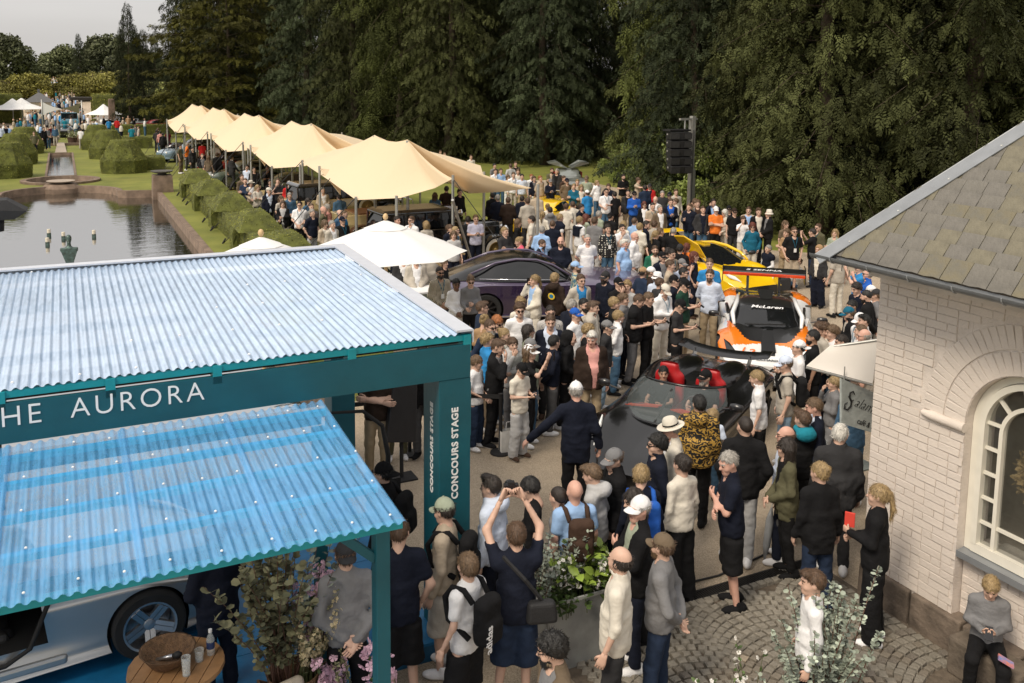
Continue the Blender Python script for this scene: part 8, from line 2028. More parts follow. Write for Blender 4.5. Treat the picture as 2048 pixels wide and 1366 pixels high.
phone_m=M('phone black',(.012,.012,.014),.2,var=0); strapm=M('black nylon',(.012,.012,.013),.7,var=.15,bump=.3)
_b=MB(); _b.box((0,0,0),(.075,.010,.155)); PHONE=_b.mesh('phone',phone_m)
_b=MB(); _b.box((0,0,0),(.13,.06,.09)); _b.box((0,-.0,.055),(.06,.05,.03)); _b.lathe([(.035,0),(.04,.05),(.042,.09),(.036,.09)],14); 
for i in range(len(_b.v)-56,len(_b.v)): x,y,z=_b.v[i]; _b.v[i]=(x,-z-.03,y)
CAMERA=_b.mesh('camera',phone_m)
def pack_mesh():
    def fn(P): return sm(rbox(P,(0,.225,1.22),(.135,.075,.22),.07)+.006*wob(P,22,1),rbox(P,(0,.30,1.14),(.10,.04,.11),.035),.03)
    V,Q=snets(fn,(-.2,.1,.95),(.2,.4,1.5),.02); b=MB()
    for s in (-1,1): b.tube([(s*.10,.15,1.38),(s*.115,.06,1.475),(s*.12,-.06,1.46),(s*.125,-.135,1.34),(s*.14,-.08,1.16),(s*.12,.14,1.05)],[.026]*6,6)
    n=len(V); F4=[f for f in b.f if len(f)==4]; Fn=[(f[0],f[i],f[i+1]) for f in b.f if len(f)!=4 for i in range(1,len(f)-1)]
    return mesh_from('backpack',np.concatenate([V,np.array(b.v)]),[np.concatenate([Q,np.array(F4)+n]),np.array(Fn)+n],[cloth_base],smooth=True)
PACK=pack_mesh()
def held(o,me,name,label,cat,local,group=None,mats=None):
    t=ob(name,me); t.matrix_basis=o.matrix_basis@local; tag(t,label,cat,group)
    if mats: omat(t,mats)
    return t
def short(lab,n):
    return lab if len(lab.split())<=n else lab.rsplit(',',1)[0]
def build_person(s,extra=None):
    o=s['o']; p=s['p']; far='far' in o
    kw=dict(hp=float(o.get('hp',(0,0,12,0)[int(p.x*19+p.y*3)%4])),inner=o.get('inner'),hat=o.get('hat'),glass=o.get('glass'),beard=o.get('beard'),skin=o.get('skin','fair'),shoe=o.get('shoe',('white','black','brown','white')[int(p.x*13)%4]),lean=float(o.get('lean',0)) or (0,2.5,-2,3,0)[int(p.x*31+p.y*11)%5],far=far,hy=float(o.get('hy',(0,0,25,-25)[int(p.y*17+p.x*5)%4] if s['pose'] in('hang','clasp','cross','pocket') else 0)))
    hair=s['hair']; pose=s['pose']; k_=int(p.x*53+p.y*29)
    if pose=='hang' and not o.get('pack'): pose=('hang','pocket','hang','hang','back','clasp','hang')[k_%7]
    rz=face_rz(p,s['face'])
    if 1: # a leaning head comes forward: shift so the head stays where it was seen
        g=Vector((math.sin(rz),-math.cos(rz),0)); L=math.radians(kw['lean']); p=Vector(at(s['px'],s['py'],s['h']*math.cos(L)))-g*math.sin(L)*s['h']
    b=person((p.x,p.y),rz,s['h'],s['sx'],pose,hair,s['top'],s['bot'],s['label'],group='people in the crowd',**kw)
    if o.get('hood'):
        hm=[c for c in b.children if c.name.startswith('hair')]; 
        HMx=Matrix.Translation((0,0,1.52)); part('hood',hair_mesh('hood'),b,[cloth('tan' if o['hood']=='tan' else 'black')],HMx)
    if o.get('hood2'):
        V,Q=cache('hood2',lambda: snets(lambda P: sm(ell(P,(0,.115,1.47),(.13,.085,.095)),np.sqrt((np.sqrt(P[...,0]**2+(P[...,1]-.03)**2)-.09)**2+(P[...,2]-1.515)**2)-.034,.03),(-.2,-.15,1.3),(.2,.25,1.65),.018)); part('hood',mesh_from('hood',V,[Q],[cloth_base],smooth=True),b,[cloth(o['hood2'])])
    if o.get('over'):
        V,Q=cache('over',lambda: snets(lambda P: sm(np.sqrt((np.sqrt(P[...,0]**2*.5+(P[...,1]-.02)**2)-.115)**2+(P[...,2]-1.44)**2)-.035,rbox(P,(0,.13,1.3),(.14,.03,.14),.03),.05),(-.3,-.25,1.1),(.3,.3,1.6),.02)); held(b,mesh_from('sweater',V,[Q],[cloth('navy')],smooth=True),'sweater','navy sweater draped over the shoulders of a fair haired man','sweater',Matrix())
    A=ARMS[s['pose']]
    if s['pose'] in('phone','phone1','up','ear','over') and not far:
        wl_=Vector(A[0][1]); wr=Vector(A[1][1]); 
        if s['pose'] in ('phone1','ear'): c=wr+Vector((.02,-.08,.03)); 
        else: c=(wl_+wr)/2+Vector((0,-.09,.04))
        tilt=-.9 if s['pose'] in('phone','phone1') else 0
        if s['pose']=='ear': c=wr+Vector((.035,.0,.06))
        if o.get('cam'): held(b,CAMERA,'camera','camera held by '+short(s['label'],13),'camera',Matrix.Translation(c+Vector((0,.02,.02))),'cameras held in the crowd')
        else: held(b,PHONE,'phone','phone held by '+short(s['label'],13),'phone',Matrix.Translation(c)@Matrix.Rotation(tilt,4,'X')@Matrix.Rotation(1.2 if s['pose']=='ear' else 0,4,'Z'),'phones held in the crowd')
    if o.get('pack'):
        pk=held(b,PACK,'backpack',cn(o['pack'])+' backpack worn by '+short(s['label'],12),'backpack',Matrix(),'backpacks worn in the crowd',[cloth(o['pack'])])
        if o.get('text'):
            me=text_mesh('lettering','adidas',.105,let_m,.001,offset=.002); l=ob('lettering',me,pk); l.matrix_basis=frame((.075,.345,1.0),(0,0,1),(1,0,0),(0,1,0))
    return b
for s in SPEC: s['ob']=build_person(s)
print('people',len(SPEC),'meshes',len(SD))
# ================================================================== PEOPLE IN AND AROUND THE CARS
def car_person(car,lx,ly,lz,sx,h,hair,top,label,**k):
    m=car.matrix_basis if car.type!='EMPTY' else Matrix.Translation(car.location)@Matrix.Rotation(car.rotation_euler.z,4,'Z')
    w=m@Vector((lx,ly,lz)); return person((w.x,w.y),car.rotation_euler.z,h,sx,'drive',hair,top,'pants:black',label,leg='sit',z=w.z,group='people in the crowd',**k)
car_person(blk_car,-.35,2.45-BL_L/2,-.46,'w',1.68,'pony:black','tee:black','smiling dark haired woman in black top in the red seat of the black car',skin='tan',hy=25)
car_person(blk_car,.35,2.45-BL_L/2,-.46,'m',1.74,'short:dark','tee:black','driver in black cap and sunglasses at the wheel of the black car',hat='cap:black',glass='shades',beard='grey',hy=-25)
car_person(ora,-.35,2.45-OL/2,-.72,'m',1.74,'short:brown','tee:navy','driver in dark shirt behind the windscreen of the orange and white car')
car_person(ora,.35,2.45-OL/2,-.72,'m',1.74,'short:blond','tee:charcoal','passenger with hand at face behind the windscreen of the orange car')
car_person(scar,-.45,2.5-SL/2,-.52,'m',1.76,'short:brown','sweat:beige','seated driver in beige sweater and dark trousers inside the silver coupe')
stp=M('rough step stone',(.13,.105,.08),.9,var=.4,nscale=4,bump=1,bscale=14)
t=thing('stone_step','dark stone step at the foot of the brick wall under the window','step',(7.78,5.25,0)); b=MB(); b.box((0,0,.2),(.3,.75,.4)); bevel(b.build('block',stp,t),.03,2)
kid=person((7.72,5.28),math.atan2(-.95,.3)+.35,1.45,'t','phone','mop:blond','sweat:grey','pants:black','blond boy in grey top seated at the brick wall, looking at a phone',leg='sit',z=.40-.80*1.45/1.75,hp=24,shoe='black',group='people in the crowd')
held(kid,PHONE,'phone','phone in the hands of the seated blond boy','phone',Matrix.Translation((0,-.38,1.25))@Matrix.Rotation(-.9,4,'X'),'phones held in the crowd')
b=MB(); b.box((0,0,0),(.16,.10,.02)); held(kid,b.mesh('snack_bag',[M('blue snack bag',(.05,.25,.6),.3,color2=(.7,.2,.1),nscale=12)]),'snack_bag','small blue snack bag on the knee of the seated boy','snack bag',Matrix.Translation((.17,-.45,1.02))@Matrix.Rotation(.4,4,'Y'))
for (px,py,z,f,hair,top,lab) in ((1537,490,1.15,310,'short:grey','vest:navy','man in navy vest seated on the grass by the yellow car'),(1570,512,.95,320,'bun:ltbrown','long:cream','woman in cream top lying against the seated man by the yellow car')):
    p=at(px,py,z); person((p.x,p.y),face_rz(p,f),1.7,'m' if 'man in' in lab[:7] else 'w','clasp',hair,top,'pants:denim',lab,leg='sit',z=z-1.7,lean=0 if z>1 else -22,inner='long:white' if z>1 else None,group='people in the crowd')
b=MB(); b.box((0,0,.19),(1.0,.5,.38)); q=at(1550,510,1.05); t=thing('equipment_case','dark low case used as a seat by the yellow car','case',(q.x,q.y+.1,0)); bevel(b.build('case_body',M('dark case',(.02,.02,.022),.6),t),.03,2)
# far stair crowd: one mass
V,Q=snets(lambda P: sm(ell(P,(0,0,1.1),(.2,.14,.42)),np.minimum(ell(P,(0,0,1.64),(.1,.11,.13)),cap_(P,(0,0,0),(0,0,.9),.12,.15)),.08),(-.3,-.3,-.1),(.3,.3,1.85),.12)
n=230; P=np.stack([rng.uniform(-3.3,3.3,n),np.zeros(n),np.zeros(n)],1)+[-.6,0,0]; tt=rng.random(n)**1.1; P[:,0]=-.6+(P[:,0]+.6)*(1-.55*tt)+2.2*tt*.2; P[:,1]=112+tt*62; P[:,2]=np.maximum(0,(P[:,1]-131)*.088)
P=np.concatenate([P,[tuple(at(x/6.206,130+y/6.206,1.72).to_2d())+(0,) for x,y,_ in FARX]]); n=len(P)
a=rng.uniform(0,6.28,n); Rz=np.stack([np.cos(a),-np.sin(a),a*0,np.sin(a),np.cos(a),a*0,a*0,a*0,a*0+1],1).reshape(-1,3,3)
v,f=scatter(V,Q,P,Rz,rng.uniform(.92,1.06,n)); cmat=[cloth(c) for c in('white','navy','black','stone','ltblue','denim','beige','teal','cream','grey')]+[MATS['hair dark'],MATS['hair blond'],skin_m]
c=v[f].mean(1); pid=np.repeat(np.arange(n),len(Q)); zz=c[:,2]-P[pid,2]; rp=rng.integers(0,10,n); rb=np.array([1,2,3,5])[rng.integers(0,4,n)]; hm=10+rng.integers(0,2,n)
mi=np.where(zz<.9,rb[pid],np.where(zz<1.45,rp[pid],np.where(zz>1.62,hm[pid],12)))
o=ob('crowd',mesh_from('crowd',v,[f],cmat,mi=mi,smooth=True)); tag(o,'dense strolling crowd filling the far garden stair','crowd',kind='stuff')
b=MB(); b.prism([(-6,131,0),(5,131,0),(3,185,4.7),(-4,185,4.7)],(0,0,.05)); b.build('garden_stair',gravel_m)['kind']='structure'
b=MB(); b.prism([(-60,133,.0),(-6,131,0),(-4,185,4.7),(-60,190,4.7)],(0,0,.04)); b.prism([(60,133,.0),(5,131,0),(3,185,4.7),(60,190,4.7)],(0,0,.04)); b.build('garden_bank',grass_m)['kind']='structure'
# sails, parasols, tents and house in the far garden
def flat_thing(name,label,cat,pts,mat,sag=.4,poles=()):
    c=sum((Vector(p) for p in pts),Vector())/len(pts); t=thing(name,label,cat,(c.x,c.y,0)); O=Vector((c.x,c.y,0)); b=MB(); rings=[]
    for s in (0.01,.35,.7,1):
        ring=[]
        for i in range(len(pts)):
            for q in (0,.33,.67):
                e=Vector(pts[i])*(1-q)+Vector(pts[(i+1)%len(pts)])*q; e=e+(c-e)*(.22*4*q*(1-q)); ring.append(c*(1-s)+e*s-O)
        rings.append(ring)
    b.loft(rings,cap=False); b.build('fabric',mat,t,True)
    for p in poles: b=MB(); b.tube([(p[0]-O.x,p[1]-O.y,0),(p[0]-O.x,p[1]-O.y,p[2]+.2)],.06,7); b.build('pole',steel,t,True)
Yd=100; w=lambda x,y: onY(x,y,Yd)
flat_thing('shade_sail','white triangular shade sail left of the far stair','shade sail',[w(83,203),w(81,233),w(124,218)],canv,poles=[w(83,203)])
om=bpy.data.materials.new('olive sail fabric'); om.use_nodes=True; cloth_mat(om,(.17,.16,.09),.15)
flat_thing('shade_sail','olive triangular shade sail right of the far stair','shade sail',[w(163,205),w(159,228),w(122,217)],om,poles=[w(163,205)])
for (px,py,r,l) in ((207,214,2.2,'white far parasol in front of the leftmost spire'),(214,222,1.7,'white far parasol just below the other one'),(25,203,2.4,'pale tent roof at the far left garden edge'),(43,202,2.6,'pale pointed tent roof left of the small far house')):
    c=onY(px,py,122); t=thing('far_canopy',l,'parasol',(c.x,c.y,0),0,'pale far canopies'); b=MB(); b.lathe([(r,c.z-.9),(r*.4,c.z-.35),(.05,c.z+.35)],8,cap=False); b.build('canopy',canv,t); b=MB(); b.tube([(0,0,0),(0,0,c.z)],.05,6); b.build('pole',steel,t)
c=onY(78,200,140); _h=thing('garden_house','small pale far house with grey pitched roof left of the stair','house',(c.x,140,0)); b=MB(); b.box((0,0,c.z*.5-.3),(5.6,4,c.z)); b.build('wall',M('pale render',(.5,.46,.36),.8),_h)
b=MB(); b.prism([(-3.2,-2.3,c.z-.6),(3.2,-2.3,c.z-.6),(0,-.3,c.z+1.5)],(0,4.6,0)); b.build('roof',M('far grey roof',(.12,.12,.125),.8),_h); b=MB(); b.box((.0,.4,c.z+1.7),(.5,.5,1)); b.build('chimney',MATS['far grey roof'],_h); _h.scale=(.62,.62,.62); _h.location.z=c.z*.42
c=onY(172,197,128); t=thing('garden_kiosk','dark open kiosk roof right of the far stair','kiosk',(c.x,128,0)); b=MB(); b.box((0,0,c.z),(3.6,3,.35)); b.build('roof',M('dark kiosk roof',(.03,.025,.02),.8),t)
for s in (-1,1): b=MB(); b.box((s*1.6,0,c.z*.5),(.2,.2,c.z)); b.build('post',MATS['dark kiosk roof'],t)
t=thing('stone_pillar','brown stone pillar standing behind the white far cars','pillar',(onY(224,232,112).x,112,0)); b=MB(); b.box((0,0,1.6),(.8,.8,3.2),taper=.8); bevel(b.build('shaft',stone_m,t),.05,2)
# stage lamp hanging at the left frame edge
c=at(12,428,4.0); t=thing('stage_lamp','black hooded stage lamp at the left frame edge over the pond','lamp',(c.x,c.y,0)); b=MB(); b.loft([[(-.3,-.2,3.95),(.1,-.2,3.95),(.1,.2,3.95),(-.3,.2,3.95)],[(-.35,-.2,4.1),(.25,-.2,4.05),(.25,.2,4.05),(-.35,.2,4.1)],[(-.3,-.15,4.2),(.02,-.15,4.2),(.02,.15,4.2),(-.3,.15,4.2)]]); b.build('hood',strapm,t)
b=MB(); b.lathe([(.07,3.78),(.08,3.95)],12,(-.1,0,0)); b.build('lens',strapm,t,True); b=MB(); b.tube([(-.25,0,0),(-.25,0,4.2)],.04,8); b.build('mast',strapm,t,True)
# ================================================================== PLANTER AND PLANTS
galv=M('galvanised planter',(.34,.345,.33),.5,metal=.25,var=.3,nscale=2.5,bump=.2,bscale=20)
pl_=thing('planter_trough','long galvanised metal planter trough full of flowering plants','planter',(4.5,7.42,0))
b=MB(); b.loft([[(-.52*k,-.2*k,z),(.52*k,-.2*k,z),(.52*k,.22*k,z),(-.52*k,.22*k,z)] for k,z in ((.86,0),(1,.76),(.96,.76),(.94,.6))],cap=False); b.build('trough',galv,pl_)
b=MB(); b.tube([(-.53,-.21,.76),(.53,-.21,.76),(.53,.23,.76),(-.53,.23,.76)],.02,8,closed=True); b.build('rim',galv,pl_,True)
b=MB(); b.box((0,0,.62),(.94,.36,.05)); b.build('soil',M('dark soil',(.03,.022,.015),.95),pl_)
LEAF=(np.array([[0,0,0],[.35,-.28,.06],[.75,-.2,.02],[1,0,-.08],[.75,.2,.02],[.35,.28,.06]]),np.array([[0,1,2,3],[0,3,4,5]]))
ROUND=(np.array([[0,0,0],[.3,-.32,.04],[.8,-.3,.0],[1,0,-.05],[.8,.3,.0],[.3,.32,.04]]),np.array([[0,1,2,3],[0,3,4,5]]))
def plant(name,label,cat,loc,stems,leaf,mat,size,per,parent=None,stem_m=None,flower=None,seed=0,t0=.2,sr=.005,grp=None):
    """stems: list of point lists; leaves sit along each stem"""
    t=thing(name,label,cat,loc,0,grp) if parent is None else parent; r=np.random.default_rng(seed); b=MB(); P=[];D=[]
    for L in stems:
        L=[Vector(p) for p in L]; b.tube(L,list(np.linspace(sr,sr*.4,len(L))),5)
        A=np.array(L); n=per; u=r.uniform(t0,1,n)*(len(L)-1); i=np.minimum(u.astype(int),len(L)-2); f=(u-i)[:,None]
        p=A[i]*(1-f)+A[i+1]*f; d=r.normal(size=(n,3)); d[:,2]=np.abs(d[:,2])*.5; P.append(p);D.append(d)
    b.build('stems',stem_m or M('green stem',(.07,.085,.03),.7),t)
    P=np.concatenate(P);D=np.concatenate(D); v,f=scatter(leaf[0],leaf[1],P,dir_mats(D,r.normal(0,.8,len(P))),size*r.uniform(.6,1.3,len(P)))
    o=ob('leaves',mesh_from('leaves',v,[f],[mat],tone=np.repeat(r.random(len(P)),len(leaf[1]))),t); o['kind']='stuff'
    if flower:
        fm,fs,fn_,ft=flower; P=[];
        for L in stems:
            A=np.array([tuple(p) for p in L]); u=r.uniform(ft,1,fn_)*(len(A)-1); i=np.minimum(u.astype(int),len(A)-2); g=(u-i)[:,None]; P.append(A[i]*(1-g)+A[i+1]*g+r.normal(size=(fn_,3))*fs*.55)
        P=np.concatenate(P); vs=[];fs_=[]
        R=rot_mats(len(P)); pet=np.array([[0,0,0],[.5,-.28,.12],[.62,0,.15],[.5,.28,.12]]); k=0
        for a in range(5):
            ca,sa=math.cos(a*1.2566),math.sin(a*1.2566); q=pet@np.array([[ca,sa,0],[-sa,ca,0],[0,0,1]]); v,f=scatter(q,np.array([[0,1,2,3]]),P,R,np.full(len(P),fs)); vs.append(v);fs_.append(f+k);k+=len(v)
        o=ob('flowers',mesh_from('flowers',np.concatenate(vs),[np.concatenate(fs_)],[fm]),t); o['kind']='stuff'
    return t
def fan(n,c,r0,h,sp,seed,lean=(0,0),k=5):
    R=random.Random(seed); out=[]
    for i in range(n):
        a=R.uniform(0,6.28); x,y=c[0]+R.uniform(-r0,r0),c[1]+R.uniform(-r0*.5,r0*.5); hh=h*R.uniform(.6,1.05); s=sp*R.uniform(.2,1)
        out.append([(x+(s*math.cos(a)+lean[0])*t**1.4,y+(s*math.sin(a)+lean[1])*t**1.4,c[2]+hh*t-(.12*hh*t*t)) for t in np.linspace(0,1,k)])
    return out
euc=M('blue grey eucalyptus leaf',(.25,.285,.23),.65,var=.2,attr='tone'); lime=M('lime green leaf',(.17,.24,.035),.55,var=.25,attr='tone'); midg=M('mid green leaf',(.06,.10,.025),.6,var=.3,attr='tone'); dry=M('dry olive leaf',(.19,.185,.10),.75,var=.35,nscale=6,attr='tone')
wfl=M('white petals',(.75,.73,.68),.6,var=0); pfl=M('pink petals',(.62,.40,.50),.6,var=.15,nscale=20); bfl=M('beige dry flowers',(.48,.40,.24),.8,var=.2); redw=M('reddish twig',(.12,.06,.04),.7)
plant('lime_leaf_plant','plant with bright lime green lobed leaves in the planter','plant',(4.62,7.42,.62),fan(34,(0,0,0),.22,.6,.36,1),LEAF,lime,.13,9,seed=2,t0=.4)
plant('eucalyptus_plant','blue grey leaved shrub at the left of the planter','plant',(4.2,7.45,.62),fan(36,(0,0,0),.2,.8,.36,3),ROUND,euc,.045,36,seed=4,stem_m=redw)
plant('white_gaura','white flowering gaura stalks spilling from the planter','plant',(4.45,7.36,.62),fan(34,(0,0,0),.42,.62,.32,5),LEAF,midg,.06,12,seed=6,flower=(wfl,.035,7,.55))
plant('trailing_greenery','mixed green leaves along the planter front','plant',(4.5,7.36,.6),fan(30,(0,0,0),.44,.3,.16,7),LEAF,midg,.075,14,seed=8)
plant('eucalyptus_shrub','tall blue grey eucalyptus shrub in front of the paving, covering the boy','shrub',(5.78,5.40,0),fan(46,(0,0,0),.18,1.65,.45,9,k=6),ROUND,euc,.05,80,stem_m=redw,seed=10,t0=.3,sr=.008)
plant('eucalyptus_shrub','low spreading eucalyptus twigs left of the tall shrub','shrub',(5.55,5.45,0),fan(14,(0,0,0),.1,.75,.45,31,k=6),ROUND,euc,.04,50,stem_m=redw,seed=32,t0=.3,sr=.006)
plant('white_gaura','thin white gaura stalks at the bottom edge of the paving','plant',(4.95,5.6,0),fan(12,(0,0,0),.3,.95,.25,11),LEAF,midg,.05,10,seed=12,flower=(wfl,.035,6,.6))
# flower basket under the porch
wick=M('wicker',(.16,.09,.045),.8,var=.4,nscale=30,bump=1,bscale=70)
bk=thing('flower_basket','tall wicker basket packed with dried flowers and eucalyptus under the porch','basket',(1.6,7.5,.2))
b=MB(); b.lathe([(.17,0),(.2,.2),(.235,.42),(.22,.42),(.185,.2),(.16,.02)],22,cap=False); b.build('basket',wick,bk,True)
for s in (-1,1): b=MB(); b.tube([(s*.22,-.05,.33),(s*.3,-.05,.38),(s*.3,.05,.38),(s*.22,.05,.33)],.014,6); b.build('handle',wick,bk,True)
plant('eucalyptus_bunch','dusky eucalyptus branches standing in the wicker basket','flowers',(1.5,7.5,.5),fan(26,(0,0,0),.1,1.65,.55,13,lean=(-.12,0)),ROUND,dry,.075,46,seed=14,stem_m=redw,sr=.006)
plant('eucalyptus_bunch','pale eucalyptus sprigs leaning right out of the basket','flowers',(1.66,7.5,.5),fan(12,(0,0,0),.08,1.55,.3,15,lean=(.3,0)),ROUND,euc,.06,40,seed=16,stem_m=redw)
plant('dried_flowers','beige dried flower sprays in the wicker basket','flowers',(1.68,7.44,.5),fan(22,(0,0,0),.1,1.05,.32,17,lean=(.1,-.05)),LEAF,dry,.04,16,seed=18,flower=(bfl,.028,36,.35))
for i,(x,y,h,l) in enumerate(((1.86,7.2,.75,'pink delphinium spires beside the cushion'),(2.16,6.9,.95,'pink delphinium spires at the foot of the porch post'),(1.78,7.5,1.5,'tall pink delphinium against the blue boards'))):
    plant('pink_delphinium',l,'flowers',(x,y,.2),fan(5,(0,0,0),.1,h,.14,20+i),LEAF,midg,.06,12,seed=24+i,flower=(pfl,.065,22,.45))
plant('grass_stalks','dry feathery grass stalks behind the pink flowers','grass',(2.0,7.1,.2),fan(9,(0,0,0),.12,1.0,.2,29),LEAF,dry,.03,24,seed=30,t0=.6)
t=thing('cushion','beige linen cushion standing by the flower basket','cushion',(1.5,7.15,.2)); V,Q=snets(lambda P: rbox(P,(0,0,.27),(.2,.05,.24),.05)+.12*np.abs(P[...,0]*P[...,2]-.27*P[...,0])-.0,(-.3,-.15,-.05),(.3,.15,.6),.025); o=ob('cover',mesh_from('cover',V,[Q],[M('beige linen',(.48,.42,.33),.9,bump=.4,bscale=60)],smooth=True),t); o.rotation_euler=(-.3,0,.3)
# round table with bowl, microphone, glasses, bottle
TX,TY,TZ=.64,7.55,.93; teak=M('teak slats',(.34,.185,.08),.5,var=.25,nscale=6,bump=.2,bscale=20)
t=thing('round_table','round slatted teak side table on the blue deck','table',(TX,TY,.2)); h=TZ-.2
for k in range(7):
    x=-.33+k*.11; b=MB(); e=[(x-.0515+.103*i/4) for i in range(5)]; e=[(q,math.sqrt(max(.004,.382**2-q*q))) for q in e]; b.prism([(q,-L,h-.024) for q,L in e]+[(q,L,h-.024) for q,L in e[::-1]],(0,0,.024)); o=b.build('slat',teak,t); o.rotation_euler=(0,0,-.5)
b=MB(); b.tube([(.37*math.cos(a),.37*math.sin(a),h-.03) for a in np.linspace(0,2*PI,25)[:-1]],.02,6,closed=True); b.build('edge_ring',teak,t,True)
for a in (.5,2.6,4.7): b=MB(); b.tube([(.12*math.cos(a),.12*math.sin(a),h-.03),(.3*math.cos(a),.3*math.sin(a),0)],.018,6); b.build('leg',teak,t,True)
t=thing('woven_bowl','wide woven rattan bowl on the round table','bowl',(TX-.06,TY+.04,TZ)); b=MB(); b.lathe([(.08,0),(.15,.03),(.215,.13),(.225,.14),(.205,.13),(.14,.04),(.001,.025)],26); b.build('bowl',wick,t,True)
t=thing('microphone','silver handheld microphone lying in the woven bowl','microphone',(TX-.06,TY+.02,TZ+.07)); t.rotation_euler=(0,1.25,-.6); b=MB(); b.tube([(0,0,-.11),(0,0,.06)],[.014,.019],10); b.build('handle',rim_s,t,True); b=MB(); b.lathe([(.02,.05),(.03,.08),(.03,.10),(.015,.125)],12); b.build('foam_head',strapm,t,True)
gl=bpy.data.materials.new('drinking glass'); gl.use_nodes=True; _g=gl.node_tree.nodes['Principled BSDF']; _g.inputs['Base Color'].default_value=(.8,.85,.85,1); _g.inputs['Roughness'].default_value=.03; _g.inputs['Alpha'].default_value=.28
for x,y,hh,r,l in ((.06,-.18,.16,.038,'tall water glass on the table edge, nearest the bowl'),(.18,-.03,.10,.04,'low ribbed glass in the middle of the table')):
    t=thing('glass',l,'glass',(TX+x,TY+y,TZ),0,'glasses on the round table'); b=MB(); b.lathe([(r*.8,0),(r,hh),(r*.93,hh),(r*.74,.01)],16); b.build('tumbler',gl,t,True,60)
t=thing('water_bottle','small clear water bottle with dark blue label','bottle',(TX+.28,TY+.02,TZ)); b=MB(); b.lathe([(.032,0),(.034,.02),(.034,.14),(.014,.19),(.014,.215)],16); b.build('bottle',gl,t,True,60); b=MB(); b.lathe([(.0345,.06),(.0345,.12)],16,cap=False); b.build('label',M('navy label',(.02,.04,.12),.5,var=0),t); b=MB(); b.lathe([(.016,.2),(.016,.225)],12); b.build('cap',let_m,t)
# monitor panel, belt barriers, counter, cafe things, bags
t=thing('stage_monitor','tall dark slanted stage monitor panel beside the teal pillar','screen',(4.2,12.0,0)); b=MB(); b.prism([(-.26,0,.62),(.20,0,.55),(.22,0,1.5),(.05,0,1.75),(-.10,0,1.75)],(.0,.16,.0)); bevel(b.build('casing',M('dark panel',(.02,.02,.022),.5),t),.01,1); b=MB(); b.tube([(0,.08,0),(0,.08,.7)],.03,8); b.box((0,.08,.015),(.4,.3,.03)); b.build('stand',strapm,t)
for (x0,y0,x1,y1,l) in ((3.6,12.9,4.6,12.85,'black belt barrier before the folded arms man'),(5.2,12.7,5.9,12.3,'black belt barrier in front of the boys by the pillar')):
    t=thing('belt_barrier',l,'barrier',(x0,y0,0),0,'belt barriers'); 
    for q in ((0,0),(x1-x0,y1-y0)):
        b=MB(); b.lathe([(.16,0),(.16,.03),(.03,.05),(.03,.95),(.04,.97)],14,(q[0],q[1],0)); b.build('post',strapm,t,True,40)
    b=MB(); b.bar((0,0,.92),(x1-x0,y1-y0,.92),.006,.07); b.build('belt',strapm,t)
c=at(865,590,.95); t=thing('reception_counter','pale grey green counter under the large white parasol','counter',(c.x,c.y,0)); g=M('grey green panel',(.26,.29,.24),.6); b=MB(); b.box((-.6,.3,.5),(1.9,.6,1.0)); bevel(b.build('front',g,t),.01,1); b=MB(); b.box((-.6,.3,1.02),(2.0,.7,.04)); b.build('top',let_m,t)
for i,(px,py,sx,hair,top,l) in enumerate(((812,548,'m','short:brown','blazer:charcoal','host in charcoal blazer behind the counter, under the parasol'),(838,552,'m','short:grey','jacket:stone','host in pale jacket behind the counter, under the parasol'))):
    q=at(px,py,1.3); person((q.x,q.y+.2),face_rz(q,15),1.78,sx,'clasp',hair,top,'pants:navy',l,inner='shirt:white',group='people in the crowd')
q=at(862,505,1.72); b_=person((q.x,q.y),face_rz(q,20),1.82,'m','hang','short:brown','tee:stone','pants:greyjean','man in stone t-shirt with camera strap under the parasol edge',group='people in the crowd')
q=at(1705,912,.75); t=thing('mesh_table','grey metal mesh cafe table beside the house corner','table',(q.x-.35,q.y-.1,0)); b=MB(); b.box((0,0,.74),(.8,.6,.02)); b.build('top',M('grey mesh',(.2,.22,.2),.5,metal=.3,bump=.5,bscale=150),t)
for sx,sy in ((1,1),(1,-1),(-1,1),(-1,-1)): b=MB(); b.tube([(sx*.35,sy*.25,0),(sx*.35,sy*.25,.73)],.014,6); b.build('leg',steel,t,True)
bg=M('green bottle glass',(.01,.10,.03),.1,var=0)
for i,(dx,dy,m,l) in enumerate(((-.22,.08,bg,'green glass bottle on the mesh cafe table'),(-.08,.16,gl,'clear bottle with blue cap on the mesh cafe table'))):
    t=thing('bottle',l,'bottle',(q.x-.35+dx,q.y-.1+dy,.75)); b=MB(); b.lathe([(.034,0),(.034,.15),(.013,.22),(.013,.28)],14); b.build('bottle_glass',m,t,True,60)
q=at(1017,905,0); t=thing('paper_bag','white paper carrier bag on the gravel between sneakers','bag',(q.x,q.y,0)); b=MB(); b.loft([[(-.15,-.06,0),(.15,-.06,0),(.15,.06,0),(-.15,.06,0)],[(-.15,-.05,.38),(.15,-.05,.38),(.15,.05,.38),(-.15,.05,.38)]],cap=False); b.build('bag_body',M('white paper',(.66,.65,.62),.7),t); b=MB(); b.tube([(-.05,0,.37),(-.04,0,.5),(.04,0,.5),(.05,0,.37)],.005,5); b.build('handle',let_m,t)
q=at(1527,1130,0); t=thing('folded_umbrella','folded clear grey umbrella hanging point down from a hand','umbrella',(q.x,q.y,0)); t.rotation_euler=(0,.12,0); b=MB(); b.tube([(0,0,.06),(0,0,.25),(0,0,.55),(0,0,.72)],[.008,.045,.05,.012],10); b.build('folded_cover',M('clear grey film',(.25,.26,.27),.25),t,True); b=MB(); b.tube([(0,0,0),(0,0,.92)],.006,6); b.tube([(0,0,.9),(0,0,1.0),(.03,0,1.03),(.06,0,1.0)],.012,6); b.build('shaft',steel,t,True)
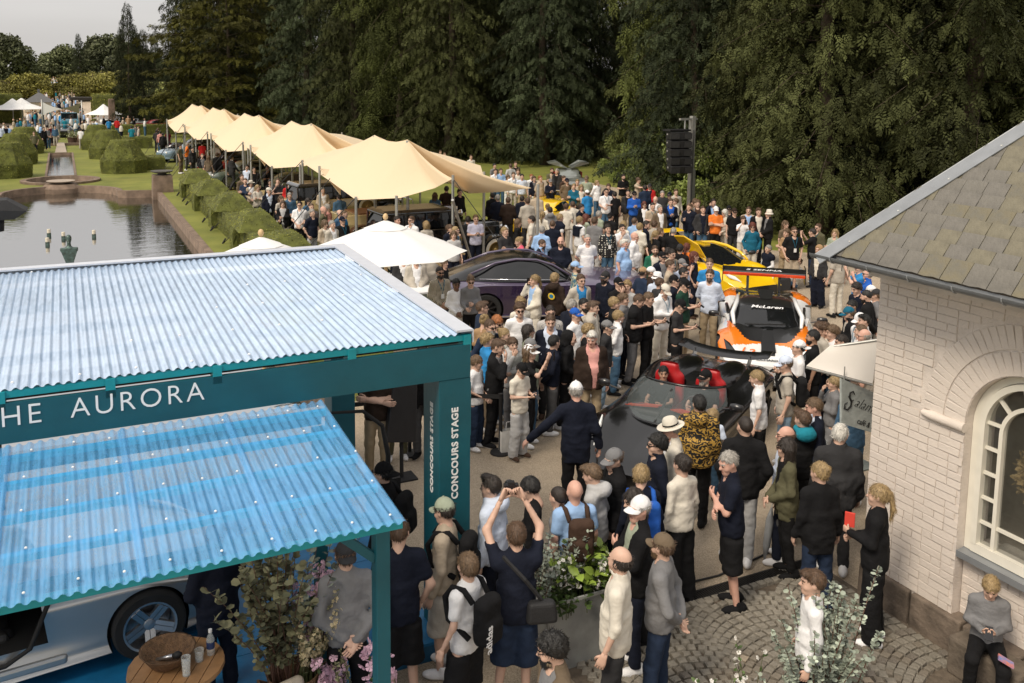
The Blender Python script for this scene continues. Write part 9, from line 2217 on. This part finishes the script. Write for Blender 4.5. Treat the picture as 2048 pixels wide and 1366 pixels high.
t=thing('hand_bag','grey box shaped handbag beside the folded umbrella','handbag',(q.x+.22,q.y-.05,.48)); b=MB(); b.box((0,0,.13),(.24,.09,.22),taper=.8); bevel(b.build('bag_body',M('grey leather',(.12,.12,.12),.5),t),.015,2); b=MB(); b.tube([(-.07,0,.24),(-.05,0,.36),(.05,0,.36),(.07,0,.24)],.007,6); b.build('handle',strapm,t,True)
q=at(758,930,1.55); t=thing('camera_rig','black arched camera support rig worn by the headphone cameraman','camera rig',(q.x,q.y,0)); b=MB(); b.tube([(.12,.1,1.1),(.14,.1,1.6),(.08,.12,1.95),(-.12,.2,2.12),(-.45,.35,2.1)],[.03,.03,.025,.02,.015],8); b.build('arm',strapm,t,True); b=MB(); b.box((.12,.02,1.2),(.2,.22,.4)); b.build('battery_pack',strapm,t)
b=MB(); b.box((0,0,0),(.03,.10,.15)); sp=next(s for s in SPEC if 'ponytail in black blouse' in s['label']); held(sp['ob'],b.mesh('book',[M('red and white book',(.65,.06,.04),.6,var=0)]),'book','red and white booklet held by the woman in black blouse','book',Matrix.Translation((-.05,-.27,1.28)))
q=onX(1640,1180,WX); 
b=MB(); b.box((0,0,0),(.28,.13,.19),taper=.85); t=next(s for s in SPEC if s['pose']=='over'); o=held(t['ob'],b.mesh('shoulder_bag',[strapm]),'shoulder_bag','black camera bag on the hip of the man with raised camera','bag',Matrix.Translation((-.2,.14,1.0))); bevel(o,.035,3)
b=MB(); b.tube([(-.2,.13,1.1),(-.05,.15,1.3),(.12,.06,1.47),(.13,-.08,1.42)],.02,6); ob('bag_strap',b.mesh('bag_strap',[strapm]),o).matrix_basis=Matrix.Translation((.2,-.14,-1.0))

hb=next(s for s in SPEC if s['top']=='hoodie:dkbrown')['ob']; b=MB(); b.lathe([(.001,0),(.045,0)],20,m=0,cap=False); b.lathe([(.045,0),(.075,0)],20,m=1,cap=False)
for i in range(5):
    a,a2=1.2566*i,1.2566*i+.628; b.add([(0,0,.003),(.022*math.cos(a2),.022*math.sin(a2),.003),(.05*math.cos(a),.05*math.sin(a),.003),(.022*math.cos(a-.628),.022*math.sin(a-.628),.003)],[(0,3,2,1)],2)
ob('emblem',b.mesh('emblem',[cloth('teal'),cloth('yellow'),cloth('blue')]),hb).matrix_basis=Matrix.Translation((0,.162,1.28))@Matrix.Rotation(-PI/2-.08,4,'X')

b=MB(); b.tube([(-.06,.06,1.475),(-.07,-.06,1.47),(-.035,-.125,1.36),(0,-.145,1.2),(.035,-.125,1.36),(.07,-.06,1.47),(.06,.06,1.475)],.007,4); b.box((0,-.15,1.15),(.07,.006,.10),1); LY=b.mesh('lanyard',[cloth('dkteal'),let_m])
for s in SPEC:
    if s['sx']=='m' and 'far' not in s['o'] and s['top'].split(':')[0] in('tee','polo','shirt') and (s['o'].get('glass')=='shades' or int(s['px'])%9==0): part('lanyard',LY,s['ob'],[cloth('dkteal'),let_m],Matrix.Translation((0,-.02,0)))
